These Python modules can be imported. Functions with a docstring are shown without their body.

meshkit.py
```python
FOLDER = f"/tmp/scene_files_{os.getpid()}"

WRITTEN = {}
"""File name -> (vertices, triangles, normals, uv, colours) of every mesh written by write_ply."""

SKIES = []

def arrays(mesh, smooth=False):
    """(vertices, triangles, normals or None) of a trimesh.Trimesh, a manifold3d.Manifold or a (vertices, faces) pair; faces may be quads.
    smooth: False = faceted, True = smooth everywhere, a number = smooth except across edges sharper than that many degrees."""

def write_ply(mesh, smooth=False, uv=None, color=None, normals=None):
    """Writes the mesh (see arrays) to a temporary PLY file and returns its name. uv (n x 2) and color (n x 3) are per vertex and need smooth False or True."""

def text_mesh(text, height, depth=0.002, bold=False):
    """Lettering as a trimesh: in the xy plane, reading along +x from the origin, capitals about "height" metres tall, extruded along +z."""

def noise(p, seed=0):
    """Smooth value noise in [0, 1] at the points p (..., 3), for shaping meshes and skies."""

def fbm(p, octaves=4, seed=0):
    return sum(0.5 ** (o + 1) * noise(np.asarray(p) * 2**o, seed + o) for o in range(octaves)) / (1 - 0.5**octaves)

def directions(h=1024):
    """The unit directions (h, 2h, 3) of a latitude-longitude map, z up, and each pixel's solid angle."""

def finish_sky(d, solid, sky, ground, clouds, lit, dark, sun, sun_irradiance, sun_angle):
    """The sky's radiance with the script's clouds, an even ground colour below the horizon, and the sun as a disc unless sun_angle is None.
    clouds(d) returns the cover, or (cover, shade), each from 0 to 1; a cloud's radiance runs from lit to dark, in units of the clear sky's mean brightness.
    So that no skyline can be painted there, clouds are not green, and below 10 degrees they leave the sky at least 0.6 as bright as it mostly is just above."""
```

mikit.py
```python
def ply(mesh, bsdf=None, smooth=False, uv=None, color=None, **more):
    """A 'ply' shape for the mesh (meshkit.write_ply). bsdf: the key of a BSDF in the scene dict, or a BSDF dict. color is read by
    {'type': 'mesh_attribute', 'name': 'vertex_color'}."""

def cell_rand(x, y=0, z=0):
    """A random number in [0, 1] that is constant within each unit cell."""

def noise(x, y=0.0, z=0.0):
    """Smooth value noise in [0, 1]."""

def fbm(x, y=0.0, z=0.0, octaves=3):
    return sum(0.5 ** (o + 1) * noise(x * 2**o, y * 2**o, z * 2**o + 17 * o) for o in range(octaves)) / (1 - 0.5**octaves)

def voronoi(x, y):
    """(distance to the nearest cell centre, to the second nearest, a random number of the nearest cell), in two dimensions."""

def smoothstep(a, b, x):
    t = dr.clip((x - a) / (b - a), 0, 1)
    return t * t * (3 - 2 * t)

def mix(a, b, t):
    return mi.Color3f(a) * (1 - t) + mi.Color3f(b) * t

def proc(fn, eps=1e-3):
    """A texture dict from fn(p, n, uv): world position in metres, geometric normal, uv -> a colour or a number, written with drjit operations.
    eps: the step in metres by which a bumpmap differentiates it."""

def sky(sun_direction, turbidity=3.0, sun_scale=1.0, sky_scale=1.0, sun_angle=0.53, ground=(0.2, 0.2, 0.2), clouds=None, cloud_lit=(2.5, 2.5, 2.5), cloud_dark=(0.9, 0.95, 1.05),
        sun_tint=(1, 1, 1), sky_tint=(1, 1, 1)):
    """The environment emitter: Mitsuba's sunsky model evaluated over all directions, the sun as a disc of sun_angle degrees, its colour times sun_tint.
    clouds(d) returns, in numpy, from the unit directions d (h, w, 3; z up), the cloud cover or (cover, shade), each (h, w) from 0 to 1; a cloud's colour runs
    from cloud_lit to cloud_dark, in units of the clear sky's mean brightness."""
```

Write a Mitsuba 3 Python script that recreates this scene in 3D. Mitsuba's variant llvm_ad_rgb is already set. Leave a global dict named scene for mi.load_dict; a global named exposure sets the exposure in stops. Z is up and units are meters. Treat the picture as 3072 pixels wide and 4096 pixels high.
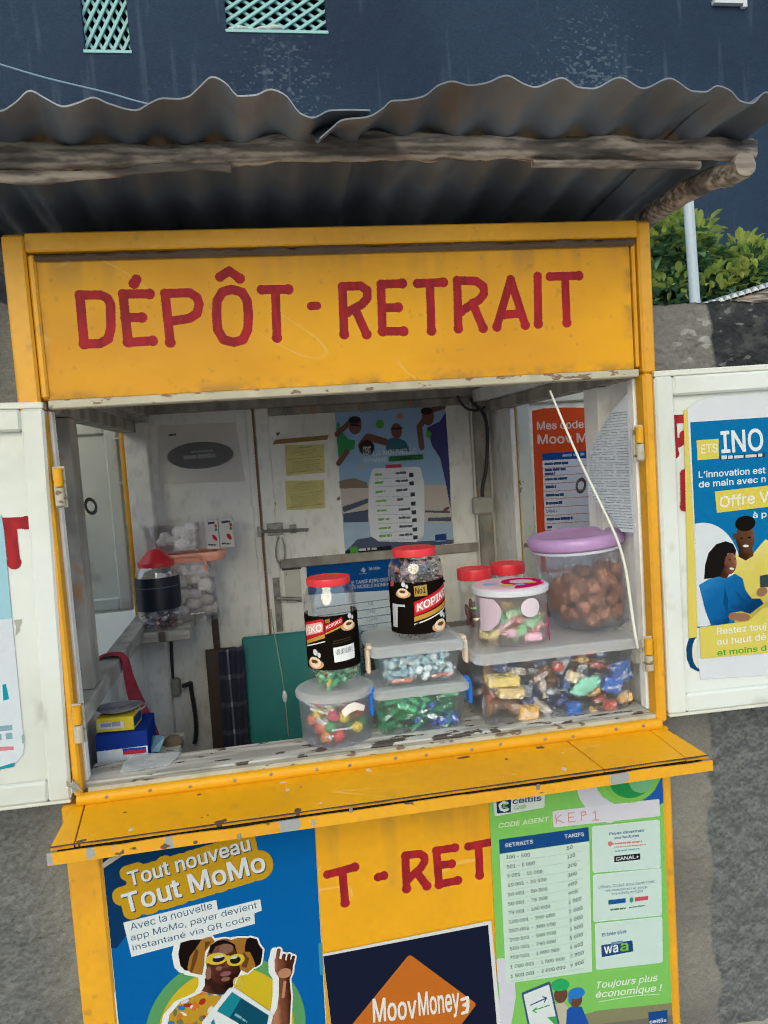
"""A yellow roadside kiosk with jars and tubs of sweets on its counter, under a corrugated iron awning, before a dark building."""
import math, random
import numpy as np, trimesh, shapely
import drjit as dr
import mitsuba as mi, mikit, meshkit
from mikit import proc, noise, fbm, smoothstep, mix, ply, voronoi, cell_rand
from shapely.geometry import Polygon, LineString, Point
from shapely.ops import unary_union
from shapely import affinity

T = mi.ScalarTransform4f
scene, labels = {}, {}
rng = np.random.default_rng(7)
random.seed(7)

# ------------------------------------------------------------------ camera, sky, exposure
CAM = np.array([-0.2257, -1.6767, 1.6])
FWD = np.array([0.1560165, 0.98487624, -0.07535013])
UP = np.array([0.07922509, 0.06356131, 0.9948283])
scene['camera'] = {'type': 'perspective', 'fov': 53.295, 'fov_axis': 'x', 'near_clip': 0.05, 'far_clip': 500.0,
                   'to_world': T().look_at(origin=CAM.tolist(), target=(CAM + FWD).tolist(), up=UP.tolist())}
scene['sky'] = mikit.sky((-0.30, -0.86, 0.40), turbidity=3, sun_scale=0.36, sun_angle=45, sun_tint=(0.87, 1.0, 1.13), ground=(0.33, 0.31, 0.28),
                         clouds=lambda d: 1.0, cloud_lit=(2.12, 2.5, 2.9))
exposure = 2.5

# ------------------------------------------------------------------ helpers
def lin(h):
    h = h.lstrip('#')
    c = np.array([int(h[i:i + 2], 16) / 255 for i in (0, 2, 4)])
    return np.where(c <= 0.04045, c / 12.92, ((c + 0.055) / 1.055) ** 2.4).tolist()

def rgb(c):
    return {'type': 'rgb', 'value': lin(c) if isinstance(c, str) else list(c)}

def mat(name, base, rough=0.5, bump=None, bump_scale=0.002, metallic=0.0, spec=0.5, eps=1e-3, **more):
    tex = proc(base) if callable(base) else rgb(base)
    b = {'type': 'principled', 'base_color': tex, 'roughness': rough, 'metallic': metallic, 'specular': spec, **more}
    if bump is not None:
        b = {'type': 'bumpmap', 'arbitrary': proc(bump, eps), 'scale': bump_scale, 'bsdf': b}
    scene[name] = {'type': 'twosided', 'bsdf': b}
    return name

INKS = {}
INKF = 0.68
def ink(c):
    """One flat printing ink or paper colour."""
    if (c, INKF) not in INKS:
        INKS[c, INKF] = f'ink_{len(INKS)}'
        scene[INKS[c, INKF]] = {'type': 'twosided', 'bsdf': {'type': 'diffuse', 'reflectance': rgb(np.array(lin(c)) * INKF)}}
    return INKS[c, INKF]

def gloss(c, rough=0.3):
    k = f'gloss_{c}_{rough}'
    if k not in INKS:
        INKS[k] = f'gloss_{len(INKS)}'
        scene[INKS[k]] = {'type': 'twosided', 'bsdf': {'type': 'principled', 'base_color': rgb(np.array(lin(c)) * 0.85), 'roughness': rough, 'specular': 0.5}}
    return INKS[k]

F_PRINT = lambda p, n, uv: smoothstep(0.58, 0.63, fbm(p.x * 75, p.y * 75, p.z * 75, 2)) * 0.75
F_CRINKLE = lambda p, n, uv: fbm(p.x * 120, p.y * 120, p.z * 120, 3)
def wrapper(c, rough=0.28):
    """Crinkled foil or film with patches of pale print."""
    k = f'wrapper_{c}'
    if k not in INKS:
        INKS[k] = f'wrapper_{len(INKS)}'
        pr = lambda col: {'type': 'principled', 'base_color': rgb(col), 'roughness': rough, 'specular': 0.6}
        scene[INKS[k]] = {'type': 'twosided', 'bsdf': {'type': 'bumpmap', 'arbitrary': proc(F_CRINKLE, 5e-4), 'scale': 0.004,
                          'bsdf': {'type': 'blendbsdf', 'weight': proc(F_PRINT), 'bsdf_0': pr(np.array(lin(c)) * 0.9), 'bsdf_1': pr(np.array(lin(c)) * 0.35 + 0.45)}}}
    return INKS[k]

def shaded_print(name, base, light, dark, c, r, dir_=(-0.4, 0.6), soft=1.0):
    """A printed photograph's tones round c = (x, z): paler towards dir_, darker away, with some mottling."""
    def f(p, n, uv):
        u, v = (p.x - c[0]) / r[0], (p.z - c[1]) / r[1]
        t = u * dir_[0] + v * dir_[1] + 0.35 * (fbm(p.x * 90, 1.0, p.z * 90, 3) - 0.5)
        return mix(mix(base, dark, smoothstep(0.0, 0.9, -t)), light, smoothstep(0.15, 0.95, t) * soft)
    sc = lambda h: (np.array(lin(h)) * INKF).tolist()
    base, light, dark = sc(base), sc(light), sc(dark)
    scene[name] = {'type': 'twosided', 'bsdf': {'type': 'diffuse', 'reflectance': proc(f)}}
    return name

USED = {}
def key(name):
    n = USED.get(name, 0)
    USED[name] = n + 1
    return name if n == 0 else f'{name}_{n:03d}'

def thing(name, label, category, group=None):
    k = key(name)
    labels[k] = {'label': label, 'category': category}
    if group:
        labels[k]['group'] = group
    return k

def add(where, mesh, m, smooth=False, **more):
    """mesh becomes the scene entry 'where' (already a key) - or dict of a ply reused."""
    scene[where] = ply(mesh, m, smooth, **more)
    return where

def part(parent, name, mesh, m, smooth=False, label=None, kind=None):
    k = key(f'{parent}__{name}')
    scene[k] = ply(mesh, m, smooth)
    if label or kind:
        labels[k] = {**({'label': label} if label else {}), **({'kind': kind} if kind else {})}
    return k

def struct(name, mesh, m, smooth=False):
    scene[name] = ply(mesh, m, smooth)
    labels[name] = {'label': name.replace('_', ' '), 'kind': 'structure'}

def cat(*ms):
    return trimesh.util.concatenate([m for m in ms if m is not None])

def box(x0, x1, y0, y1, z0, z1, c=0.0015):
    x0, x1, y0, y1, z0, z1 = min(x0, x1), max(x0, x1), min(y0, y1), max(y0, y1), min(z0, z1), max(z0, z1)
    c = min(c, (x1 - x0) / 2.5, (y1 - y0) / 2.5, (z1 - z0) / 2.5)
    pts = []
    for X, sx in ((x0, 1), (x1, -1)):
        for Y, sy in ((y0, 1), (y1, -1)):
            for Z, sz in ((z0, 1), (z1, -1)):
                pts += [(X + sx * c, Y + sy * c, Z), (X + sx * c, Y, Z + sz * c), (X, Y + sy * c, Z + sz * c)]
    return trimesh.Trimesh(pts, process=False).convex_hull

def move(m, M):
    m = m.copy(); m.apply_transform(M); return m

def rot(deg, axis, at=(0, 0, 0)):
    return trimesh.transformations.rotation_matrix(math.radians(deg), axis, at)

def trans(x, y, z):
    return trimesh.transformations.translation_matrix((x, y, z))

def hull(pts):
    return trimesh.Trimesh(np.array(pts, float), process=False).convex_hull

def tube(pts, r, sides=10, caps=True):
    p = np.asarray(pts, float)
    r = np.broadcast_to(r, (len(p),))
    t = np.gradient(p, axis=0); t /= np.linalg.norm(t, axis=1, keepdims=True)
    a = np.cross(t[0], [0.31, 0.2, 0.93]); a /= np.linalg.norm(a)
    A = []
    for i in range(len(p)):
        a = a - t[i] * (a @ t[i]); a /= np.linalg.norm(a); A.append(a)
    A = np.array(A); B = np.cross(t, A)
    ang = np.arange(sides) * 2 * np.pi / sides
    v = p[:, None] + r[:, None, None] * (np.cos(ang)[None, :, None] * A[:, None] + np.sin(ang)[None, :, None] * B[:, None])
    i, j = np.meshgrid(np.arange(len(p) - 1), np.arange(sides), indexing='ij')
    q = np.stack([i * sides + j, i * sides + (j + 1) % sides, (i + 1) * sides + (j + 1) % sides, (i + 1) * sides + j], -1).reshape(-1, 4)
    f = np.vstack([q[:, [0, 1, 2]], q[:, [0, 2, 3]]])
    v = v.reshape(-1, 3)
    if caps:
        n = len(v); v = np.vstack([v, p[0], p[-1]])
        k = np.arange(sides)
        f = np.vstack([f, np.stack([(k + 1) % sides, k, k * 0 + n], 1), np.stack([(len(p) - 1) * sides + k, (len(p) - 1) * sides + (k + 1) % sides, k * 0 + n + 1], 1)])
    return trimesh.Trimesh(v, f, process=False)

def spline(pts, n=40):
    from scipy.interpolate import CubicSpline
    p = np.asarray(pts, float)
    return CubicSpline(np.linspace(0, 1, len(p)), p)(np.linspace(0, 1, n))

def loft(loops, cap0=True, cap1=True):
    """Quads between equally long closed loops; ends capped by fans."""
    L = np.array(loops, float); n, m = L.shape[:2]
    i, j = np.meshgrid(np.arange(n - 1), np.arange(m), indexing='ij')
    q = np.stack([i * m + j, i * m + (j + 1) % m, (i + 1) * m + (j + 1) % m, (i + 1) * m + j], -1).reshape(-1, 4)
    f = [q[:, [0, 1, 2]], q[:, [0, 2, 3]]]
    v = L.reshape(-1, 3); k = np.arange(m)
    for on, row, flip in ((cap0, 0, True), (cap1, n - 1, False)):
        if on:
            c = len(v); v = np.vstack([v, L[row].mean(0)])
            tri = np.stack([row * m + k, row * m + (k + 1) % m, k * 0 + c], 1)
            f.append(tri[:, ::-1] if flip else tri)
    return trimesh.Trimesh(v, np.vstack(f), process=False)

def ring(r, z, n=48):
    a = np.arange(n) * 2 * np.pi / n
    return np.stack([r * np.cos(a), r * np.sin(a), 0 * a + z], 1)

def lathe(profile, n=48, cap0=True, cap1=True):
    return loft([ring(r, z, n) for r, z in profile], cap0, cap1)

def rrect(w, d, r, z, n=5):
    pts = []
    for cx, cy, a0 in ((w / 2 - r, d / 2 - r, 0), (-w / 2 + r, d / 2 - r, 90), (-w / 2 + r, -d / 2 + r, 180), (w / 2 - r, -d / 2 + r, 270)):
        for k in range(n + 1):
            a = math.radians(a0 + 90 * k / n); pts.append((cx + r * math.cos(a), cy + r * math.sin(a), z))
    return pts

def grid(xs, ys, fn):
    """A sheet: fn(X, Y) -> points (.., 3)."""
    X, Y = np.meshgrid(xs, ys, indexing='ij'); P = fn(X, Y).reshape(-1, 3)
    n, m = len(xs), len(ys)
    i, j = np.meshgrid(np.arange(n - 1), np.arange(m - 1), indexing='ij')
    q = np.stack([i * m + j, (i + 1) * m + j, (i + 1) * m + j + 1, i * m + j + 1], -1).reshape(-1, 4)
    return trimesh.Trimesh(P, np.vstack([q[:, [0, 1, 2]], q[:, [0, 2, 3]]]), process=False)

def thicken(m, n, t):
    """A closed sheet: the mesh and its copy moved by t along n, with the rim closed."""
    v, f = m.vertices, m.faces
    e = np.sort(m.edges, axis=1); u, cnt = np.unique(e, axis=0, return_counts=True)
    bset = {tuple(x) for x in u[cnt == 1]}
    rim = np.array([x for x in m.edges if tuple(sorted(x)) in bset])
    N = len(v)
    side = np.vstack([np.stack([rim[:, 1], rim[:, 0], rim[:, 0] + N], 1), np.stack([rim[:, 1], rim[:, 0] + N, rim[:, 1] + N], 1)])
    return trimesh.Trimesh(np.vstack([v, v + np.asarray(n) * t]), np.vstack([f[:, ::-1], f + N, side[:, ::-1]]), process=False)

# ---- flat print: polygons on a plane with its own metric (u, v)
STEP = 0.00025
class Plane:
    def __init__(self, o, u, v=(0, 0, 1), base=0.0):
        self.o, self.u, self.v = (np.array(x, float) for x in (o, u, v))
        self.n = np.cross(self.u, self.v); self.base = base          # towards the viewer of a front face (-y for u = +x)
    def pts(self, q, layer):
        q = np.asarray(q, float)
        return self.o + q[:, :1] * self.u + q[:, 1:2] * self.v + self.n * (self.base + layer * STEP)

class Drum:
    """The label of a jar: u is an arc length round the axis from the side facing -y, v a height."""
    def __init__(self, x, y, r):
        self.x, self.y, self.r = x, y, r
    def pts(self, q, layer):
        q = np.asarray(q, float); a = q[:, 0] / self.r; R = self.r + layer * STEP
        return np.stack([self.x + R * np.sin(a), self.y - R * np.cos(a), q[:, 1]], 1)
    def arc(self, pts):
        """(x, z) measured on the plane through the axis -> (arc length, z)."""
        return [(self.r * math.asin(max(-0.97, min(0.97, (x - self.x) / self.r))), z) for x, z in pts]

def flat(shape, fine=None):
    vs, fs, n = [], [], 0
    for g in getattr(shape, 'geoms', [shape]):
        if g.is_empty or g.geom_type != 'Polygon' or g.area < 1e-9:
            continue
        v, f = trimesh.creation.triangulate_polygon(g, engine='earcut')
        v = np.asarray(v)[:, :2]
        if fine:
            v3, f = trimesh.remesh.subdivide_to_size(np.c_[v, np.zeros(len(v))], f, fine); v = v3[:, :2]
        a, b, c = v[f[:, 0]], v[f[:, 1]], v[f[:, 2]]
        cr = (b[:, 0] - a[:, 0]) * (c[:, 1] - a[:, 1]) - (b[:, 1] - a[:, 1]) * (c[:, 0] - a[:, 0])
        f = np.where(cr[:, None] < 0, f[:, ::-1], f)
        vs.append(v); fs.append(np.asarray(f) + n); n += len(v)
    return np.vstack(vs), np.vstack(fs)

def printed(parent, name, shape, pl, layer, color, label=None, fine=None, m=None):
    if isinstance(shape, (list, tuple)):
        if hasattr(shape[0], 'geom_type') and len(shape) <= 4:
            for g in shape:
                k = printed(parent, name, g, pl, layer, color, label, fine, m)
            return k
        shape = Polygon(shape) if not hasattr(shape[0], 'geom_type') else unary_union(list(shape))
    if not shape.is_valid:
        shape = shape.buffer(0)
    if isinstance(pl, Drum):
        fine = fine or 0.008
    if shape.area < 1e-8:
        print('EMPTY', parent, name); return parent
    pieces = [g for g in getattr(shape, 'geoms', [shape]) if g.area > 1e-9]
    if 1 < len(pieces) <= 4:
        return printed(parent, name, pieces, pl, layer, color, label, fine, m)
    q, f = flat(shape, fine)
    return part(parent, name, trimesh.Trimesh(pl.pts(q, layer), f, process=False), m or ink(color), label=label, kind='stuff' if len(pieces) > 4 and 'lettering' not in name else None)

def paper(parent, shape, pl, color, label=None, name='sheet', m=None, t=0.0005):
    """The sheet itself, with a real thickness."""
    if isinstance(shape, (list, tuple)):
        shape = Polygon(shape)
    q, f = flat(shape.buffer(0))
    me = trimesh.Trimesh(pl.pts(q, 1), f, process=False)
    return part(parent, name, thicken(me, -pl.n, t), m or ink(color), label=label)

GLYPH = {}
def words(s, p0, p1, p2, bold=True):
    """Lettering as a shape: p0 start of the base line, p1 its end, p2 the cap height above p0."""
    if (s, bold) not in GLYPH:
        m = meshkit.text_mesh(s, 1.0, 0.1, bold)
        top = m.faces[(m.vertices[m.faces][:, :, 2] > 0.09).all(1)]
        tri = m.vertices[top][:, :, :2]
        x0 = tri[..., 0].min(); tri = (tri - [x0, 0]) / [np.ptp(tri[..., 0]), 1]
        GLYPH[(s, bold)] = tri
    tri = GLYPH[(s, bold)]
    p0, p1, p2 = (np.array(x, float) for x in (p0, p1, p2))
    return p0 + tri[..., :1] * (p1 - p0) + tri[..., 1:2] * (p2 - p0)

def written(parent, name, tris, pl, layer, color, label=None):
    """One or several words() as one part."""
    tri = np.concatenate(tris if isinstance(tris, list) else [tris]).reshape(-1, 2)
    f = np.arange(len(tri)).reshape(-1, 3)
    if isinstance(pl, Drum):
        v3, f = trimesh.remesh.subdivide_to_size(np.c_[tri, np.zeros(len(tri))], f, 0.008); tri = v3[:, :2]
    return part(parent, name, trimesh.Trimesh(pl.pts(tri, layer), f, process=False), ink(color), label=label)

def outline(tri, r):
    return unary_union([Polygon(t) for t in tri.reshape(-1, 3, 2) if abs(np.cross(t[1] - t[0], t[2] - t[0])) > 1e-10]).buffer(r)

def brushed(shape, amp=0.0004, seed=0):
    """The uneven outline of hand painting."""
    def f(xy):
        d = meshkit.fbm(np.c_[xy * 90, np.full(len(xy), seed)], 3) - 0.5
        e = meshkit.fbm(np.c_[xy * 90 + 31, np.full(len(xy), seed)], 3) - 0.5
        return xy + 2 * amp * np.c_[d, e]
    return shapely.transform(shape.segmentize(0.003), f).buffer(0)

def painted(lines, r):
    out = []
    for l in lines:
        out.append(LineString(l).buffer(r))
        out += [Point(l[-1]).buffer(r * 1.17), Point(l[0]).buffer(r * 1.08)]
    return brushed(unary_union(out))

def strokes(lines, r):
    return unary_union([LineString(l).buffer(r) for l in lines])

def ell(c, rx, ry, deg=0):
    return affinity.rotate(affinity.scale(Point(c).buffer(1, 16), rx, ry), deg, origin=tuple(c))

def dashes(p0, p1, h, seed, gap=0.25):
    """A line of print too small to read: broken short strokes."""
    r = np.random.default_rng(seed); p0, p1 = np.array(p0), np.array(p1); L = np.linalg.norm(p1 - p0)
    d = (p1 - p0) / L; n = np.array([-d[1], d[0]]); out, s = [], 0.0
    while s < L:
        w = min(h * r.uniform(0.9, 3.5), L - s)
        hh = h * r.uniform(0.75, 1.0)
        if w > h * 0.3:
            a = p0 + d * s
            out.append(Polygon([a, a + d * w, a + d * w + n * hh, a + n * hh]))
        s += w + h * gap * r.uniform(0.8, 2.4)
    return out

# ------------------------------------------------------------------ materials
def grime(p, s=1.0):
    return fbm(p.x * 5 * s, p.y * 5 * s, p.z * 5 * s, 4)

YEL = (0.64, 0.31, 0.006)
def f_yellow(p, n, uv):
    g = fbm(p.x * 4, p.y * 4, p.z * 4, 3)
    fine = noise(p.x * 90, p.y * 90, p.z * 60)
    c = mix(YEL, (0.57, 0.265, 0.008), smoothstep(0.35, 0.75, g))
    dirt = smoothstep(0.60, 0.9, fbm(p.x * 24, p.y * 24, p.z * 8 + 5, 5)) * 0.25
    return mix(c, (0.25, 0.15, 0.05), dirt) * (0.95 + 0.08 * fine)
mat('yellow_paint', f_yellow, 0.45, spec=0.3, bump=lambda p, n, uv: fbm(p.x * 60, p.y * 60, p.z * 60, 2), bump_scale=0.0006)

def f_header(p, n, uv):
    # darker towards the top frame, in streaks
    g = fbm(p.x * 3, 1.7, p.z * 5, 3)
    c = mix(YEL, (0.55, 0.25, 0.010), smoothstep(0.35, 0.75, g))
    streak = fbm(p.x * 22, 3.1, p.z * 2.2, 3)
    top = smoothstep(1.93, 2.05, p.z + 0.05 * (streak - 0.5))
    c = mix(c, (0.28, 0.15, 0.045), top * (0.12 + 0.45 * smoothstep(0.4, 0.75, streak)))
    spots = smoothstep(0.72, 0.85, fbm(p.x * 70, 9.0, p.z * 50, 3)) * 0.25
    c = mix(c, (0.2, 0.12, 0.05), spots)
    edge = smoothstep(0.03, 0.0, 0.652 - dr.abs(p.x)) + smoothstep(0.03, 0.0, p.z - 1.757)
    c = mix(c, (0.24, 0.135, 0.04), dr.clip(edge, 0, 1) * smoothstep(0.35, 0.7, fbm(p.x * 25, 2.0, p.z * 25, 4)) * 0.6)
    scr = smoothstep(0.012, 0.004, dr.abs(noise(p.x * 6 + p.z * 9, 5.0, p.z * 3 - p.x * 2) - 0.5)) * smoothstep(0.55, 0.75, noise(p.x * 9, 4.0, p.z * 9))
    return mix(c, (0.68, 0.46, 0.16), scr * 0.35)
mat('header_paint', f_header, 0.5, spec=0.25, bump=lambda p, n, uv: fbm(p.x * 5, 1.0, p.z * 6, 4), bump_scale=0.007, eps=4e-3)
def f_front(p, n, uv):
    # grime run down from the tray, scuffs, a brown smudge
    c = f_yellow(p, n, uv)
    run = fbm(p.x * 30, 1.0, p.z * 2.5, 3)
    c = mix(c, (0.30, 0.165, 0.03), smoothstep(0.62, 0.86, p.z) * smoothstep(0.45, 0.75, run) * 0.6)
    sm = dr.exp(-(dr.square((p.x - 0.065) / 0.022) + dr.square((p.z - 0.80) / 0.030)))
    c = mix(c, (0.10, 0.06, 0.03), sm * smoothstep(0.3, 0.6, fbm(p.x * 60, 2.0, p.z * 60, 3)))
    scr = smoothstep(0.010, 0.003, dr.abs(noise(p.x * 7 - p.z * 5, 8.0, p.z * 4) - 0.5)) * smoothstep(0.55, 0.7, noise(p.x * 8, 1.0, p.z * 8))
    return mix(c, (0.68, 0.46, 0.16), scr * 0.35)
mat('front_paint', f_front, 0.5, spec=0.25, bump=lambda p, n, uv: fbm(p.x * 5, 1.0, p.z * 5, 4), bump_scale=0.007, eps=4e-3)
def f_tray(p, n, uv):
    c = f_yellow(p, n, uv)
    scr = smoothstep(0.012, 0.003, dr.abs(noise(p.x * 5 + p.y * 30, p.y * 14, 1.0) - 0.5)) * smoothstep(0.55, 0.7, noise(p.x * 9, p.y * 20, 2.0))
    c = mix(c, (0.72, 0.52, 0.22), scr * 0.4)
    c = mix(c, (0.5, 0.46, 0.36), smoothstep(0.83, 0.84, fbm(p.x * 26, p.y * 36, 3.0, 3)) * 0.8)
    return mix(c, (0.10, 0.06, 0.035), smoothstep(0.82, 0.83, fbm(p.x * 22 + 9, p.y * 40, 6.0, 3)))
mat('tray_paint', f_tray, 0.42, spec=0.3, bump=lambda p, n, uv: fbm(p.x * 8, p.y * 8, 1.0, 3), bump_scale=0.003)

def f_frame(p, n, uv):
    c = f_yellow(p, n, uv)
    rust = smoothstep(0.64, 0.82, fbm(p.x * 60, p.y * 60, p.z * 30, 4))
    return mix(c, (0.16, 0.1, 0.05), rust * 0.3)
mat('frame_paint', f_frame, 0.45, bump=lambda p, n, uv: fbm(p.x * 40, p.y * 40, p.z * 40, 2), bump_scale=0.0012)

def f_lip(p, n, uv):
    # chipped yellow paint over bare grey metal
    c = f_yellow(p, n, uv)
    chip = fbm(p.x * 26, p.y * 30, p.z * 14, 3)
    c = mix(c, (0.27, 0.28, 0.28), smoothstep(0.68, 0.71, chip))
    return mix(c, (0.1, 0.06, 0.035), smoothstep(0.71, 0.75, fbm(p.x * 34 + 7, p.y * 30, p.z * 40, 3)))
mat('chipped_paint', f_lip, 0.45)

def f_cream(p, n, uv):
    g = grime(p)
    c = mix((0.56, 0.575, 0.525), (0.47, 0.475, 0.425), smoothstep(0.4, 0.7, g))
    s = smoothstep(0.60, 0.74, fbm(p.x * 11, p.y * 11, p.z * 7 + 3, 4))
    c = mix(c, (0.36, 0.34, 0.28), s * 0.55)
    chip = smoothstep(0.735, 0.755, fbm(p.x * 45, p.y * 45, p.z * 30, 3))
    return mix(c, (0.09, 0.075, 0.06), chip * 0.8)
mat('cream_paint', f_cream, 0.4, bump=lambda p, n, uv: fbm(p.x * 30, p.y * 30, p.z * 30, 2), bump_scale=0.0012)

def f_door(p, n, uv):
    g = fbm(p.x * 4, p.y * 4, p.z * 3, 3)
    c = mix((0.575, 0.61, 0.585), (0.51, 0.535, 0.495), smoothstep(0.4, 0.7, g))
    s = smoothstep(0.62, 0.78, fbm(p.x * 14, p.y * 14, p.z * 9 + 3, 4))
    return mix(c, (0.33, 0.325, 0.29), s * 0.5)
mat('door_paint', f_door, 0.35, bump=lambda p, n, uv: fbm(p.x * 25, p.y * 25, p.z * 25, 2), bump_scale=0.0015)

def f_inner(p, n, uv):
    g = grime(p, 0.8)
    c = mix((0.78, 0.785, 0.765), (0.66, 0.66, 0.63), smoothstep(0.38, 0.7, g))
    s = smoothstep(0.52, 0.85, fbm(p.x * 14, p.y * 14, p.z * 5 + 8, 5))
    fine = smoothstep(0.5, 0.8, fbm(p.x * 60, p.y * 60, p.z * 22, 3))
    return mix(c, (0.30, 0.28, 0.24), s * 0.35 + fine * 0.22)
mat('inner_paint', f_inner, 0.5, bump=lambda p, n, uv: fbm(p.x * 20, p.y * 20, p.z * 20, 3), bump_scale=0.002)

def f_stile(p, n, uv):
    c = mix((0.34, 0.32, 0.28), (0.2, 0.19, 0.17), smoothstep(0.3, 0.7, fbm(p.x * 20, p.y * 20, p.z * 8, 4)))
    return mix(c, (0.36, 0.16, 0.05), smoothstep(0.66, 0.78, fbm(p.x * 30, p.y * 30, p.z * 14 + 4, 3)) * 0.7)
mat('grimy_metal', f_stile, 0.55, bump=lambda p, n, uv: fbm(p.x * 50, p.y * 50, p.z * 50, 3), bump_scale=0.002)

mat('dull_rail', lambda p, n, uv: mix((0.36, 0.35, 0.32), (0.22, 0.21, 0.19), smoothstep(0.3, 0.7, fbm(p.x * 20, p.y * 16, p.z * 20, 4))), 0.6)
def f_sill(p, n, uv):
    grain = fbm(p.x * 7, p.y * 60, p.z * 60, 3)
    c = mix((0.45, 0.44, 0.41), (0.27, 0.26, 0.235), smoothstep(0.32, 0.68, grain))
    worn = fbm(p.x * 22, p.y * 55, 2.0, 4)
    front = smoothstep(0.075, 0.02, p.y)
    return mix(c, (0.07, 0.055, 0.045), smoothstep(0.66, 0.71, worn + 0.07 * front))
mat('worn_wood', f_sill, 0.6, bump=lambda p, n, uv: fbm(p.x * 20, p.y * 120, p.z * 60, 3), bump_scale=0.002)

def f_rusty(p, n, uv):
    c = mix((0.43, 0.41, 0.32), (0.33, 0.30, 0.22), noise(p.x * 40, p.y * 40, p.z * 40))
    return mix(c, (0.12, 0.06, 0.03), smoothstep(0.60, 0.68, fbm(p.x * 44, p.y * 60, p.z * 90, 3)) * 0.85)
mat('rusty_strip', f_rusty, 0.6)

def f_tin(p, n, uv):
    g = fbm(p.x * 6, p.y * 3, 1.0, 4)
    c = mix((0.17, 0.195, 0.23), (0.08, 0.097, 0.122), smoothstep(0.3, 0.7, g))
    return mix(c, (0.14, 0.095, 0.07), smoothstep(0.62, 0.78, fbm(p.x * 13, p.y * 6, 4.0, 4)) * 0.35)
mat('old_tin', f_tin, 0.45, metallic=0.15, bump=lambda p, n, uv: fbm(p.x * 30, p.y * 30, p.z * 30, 3), bump_scale=0.002)

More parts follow.
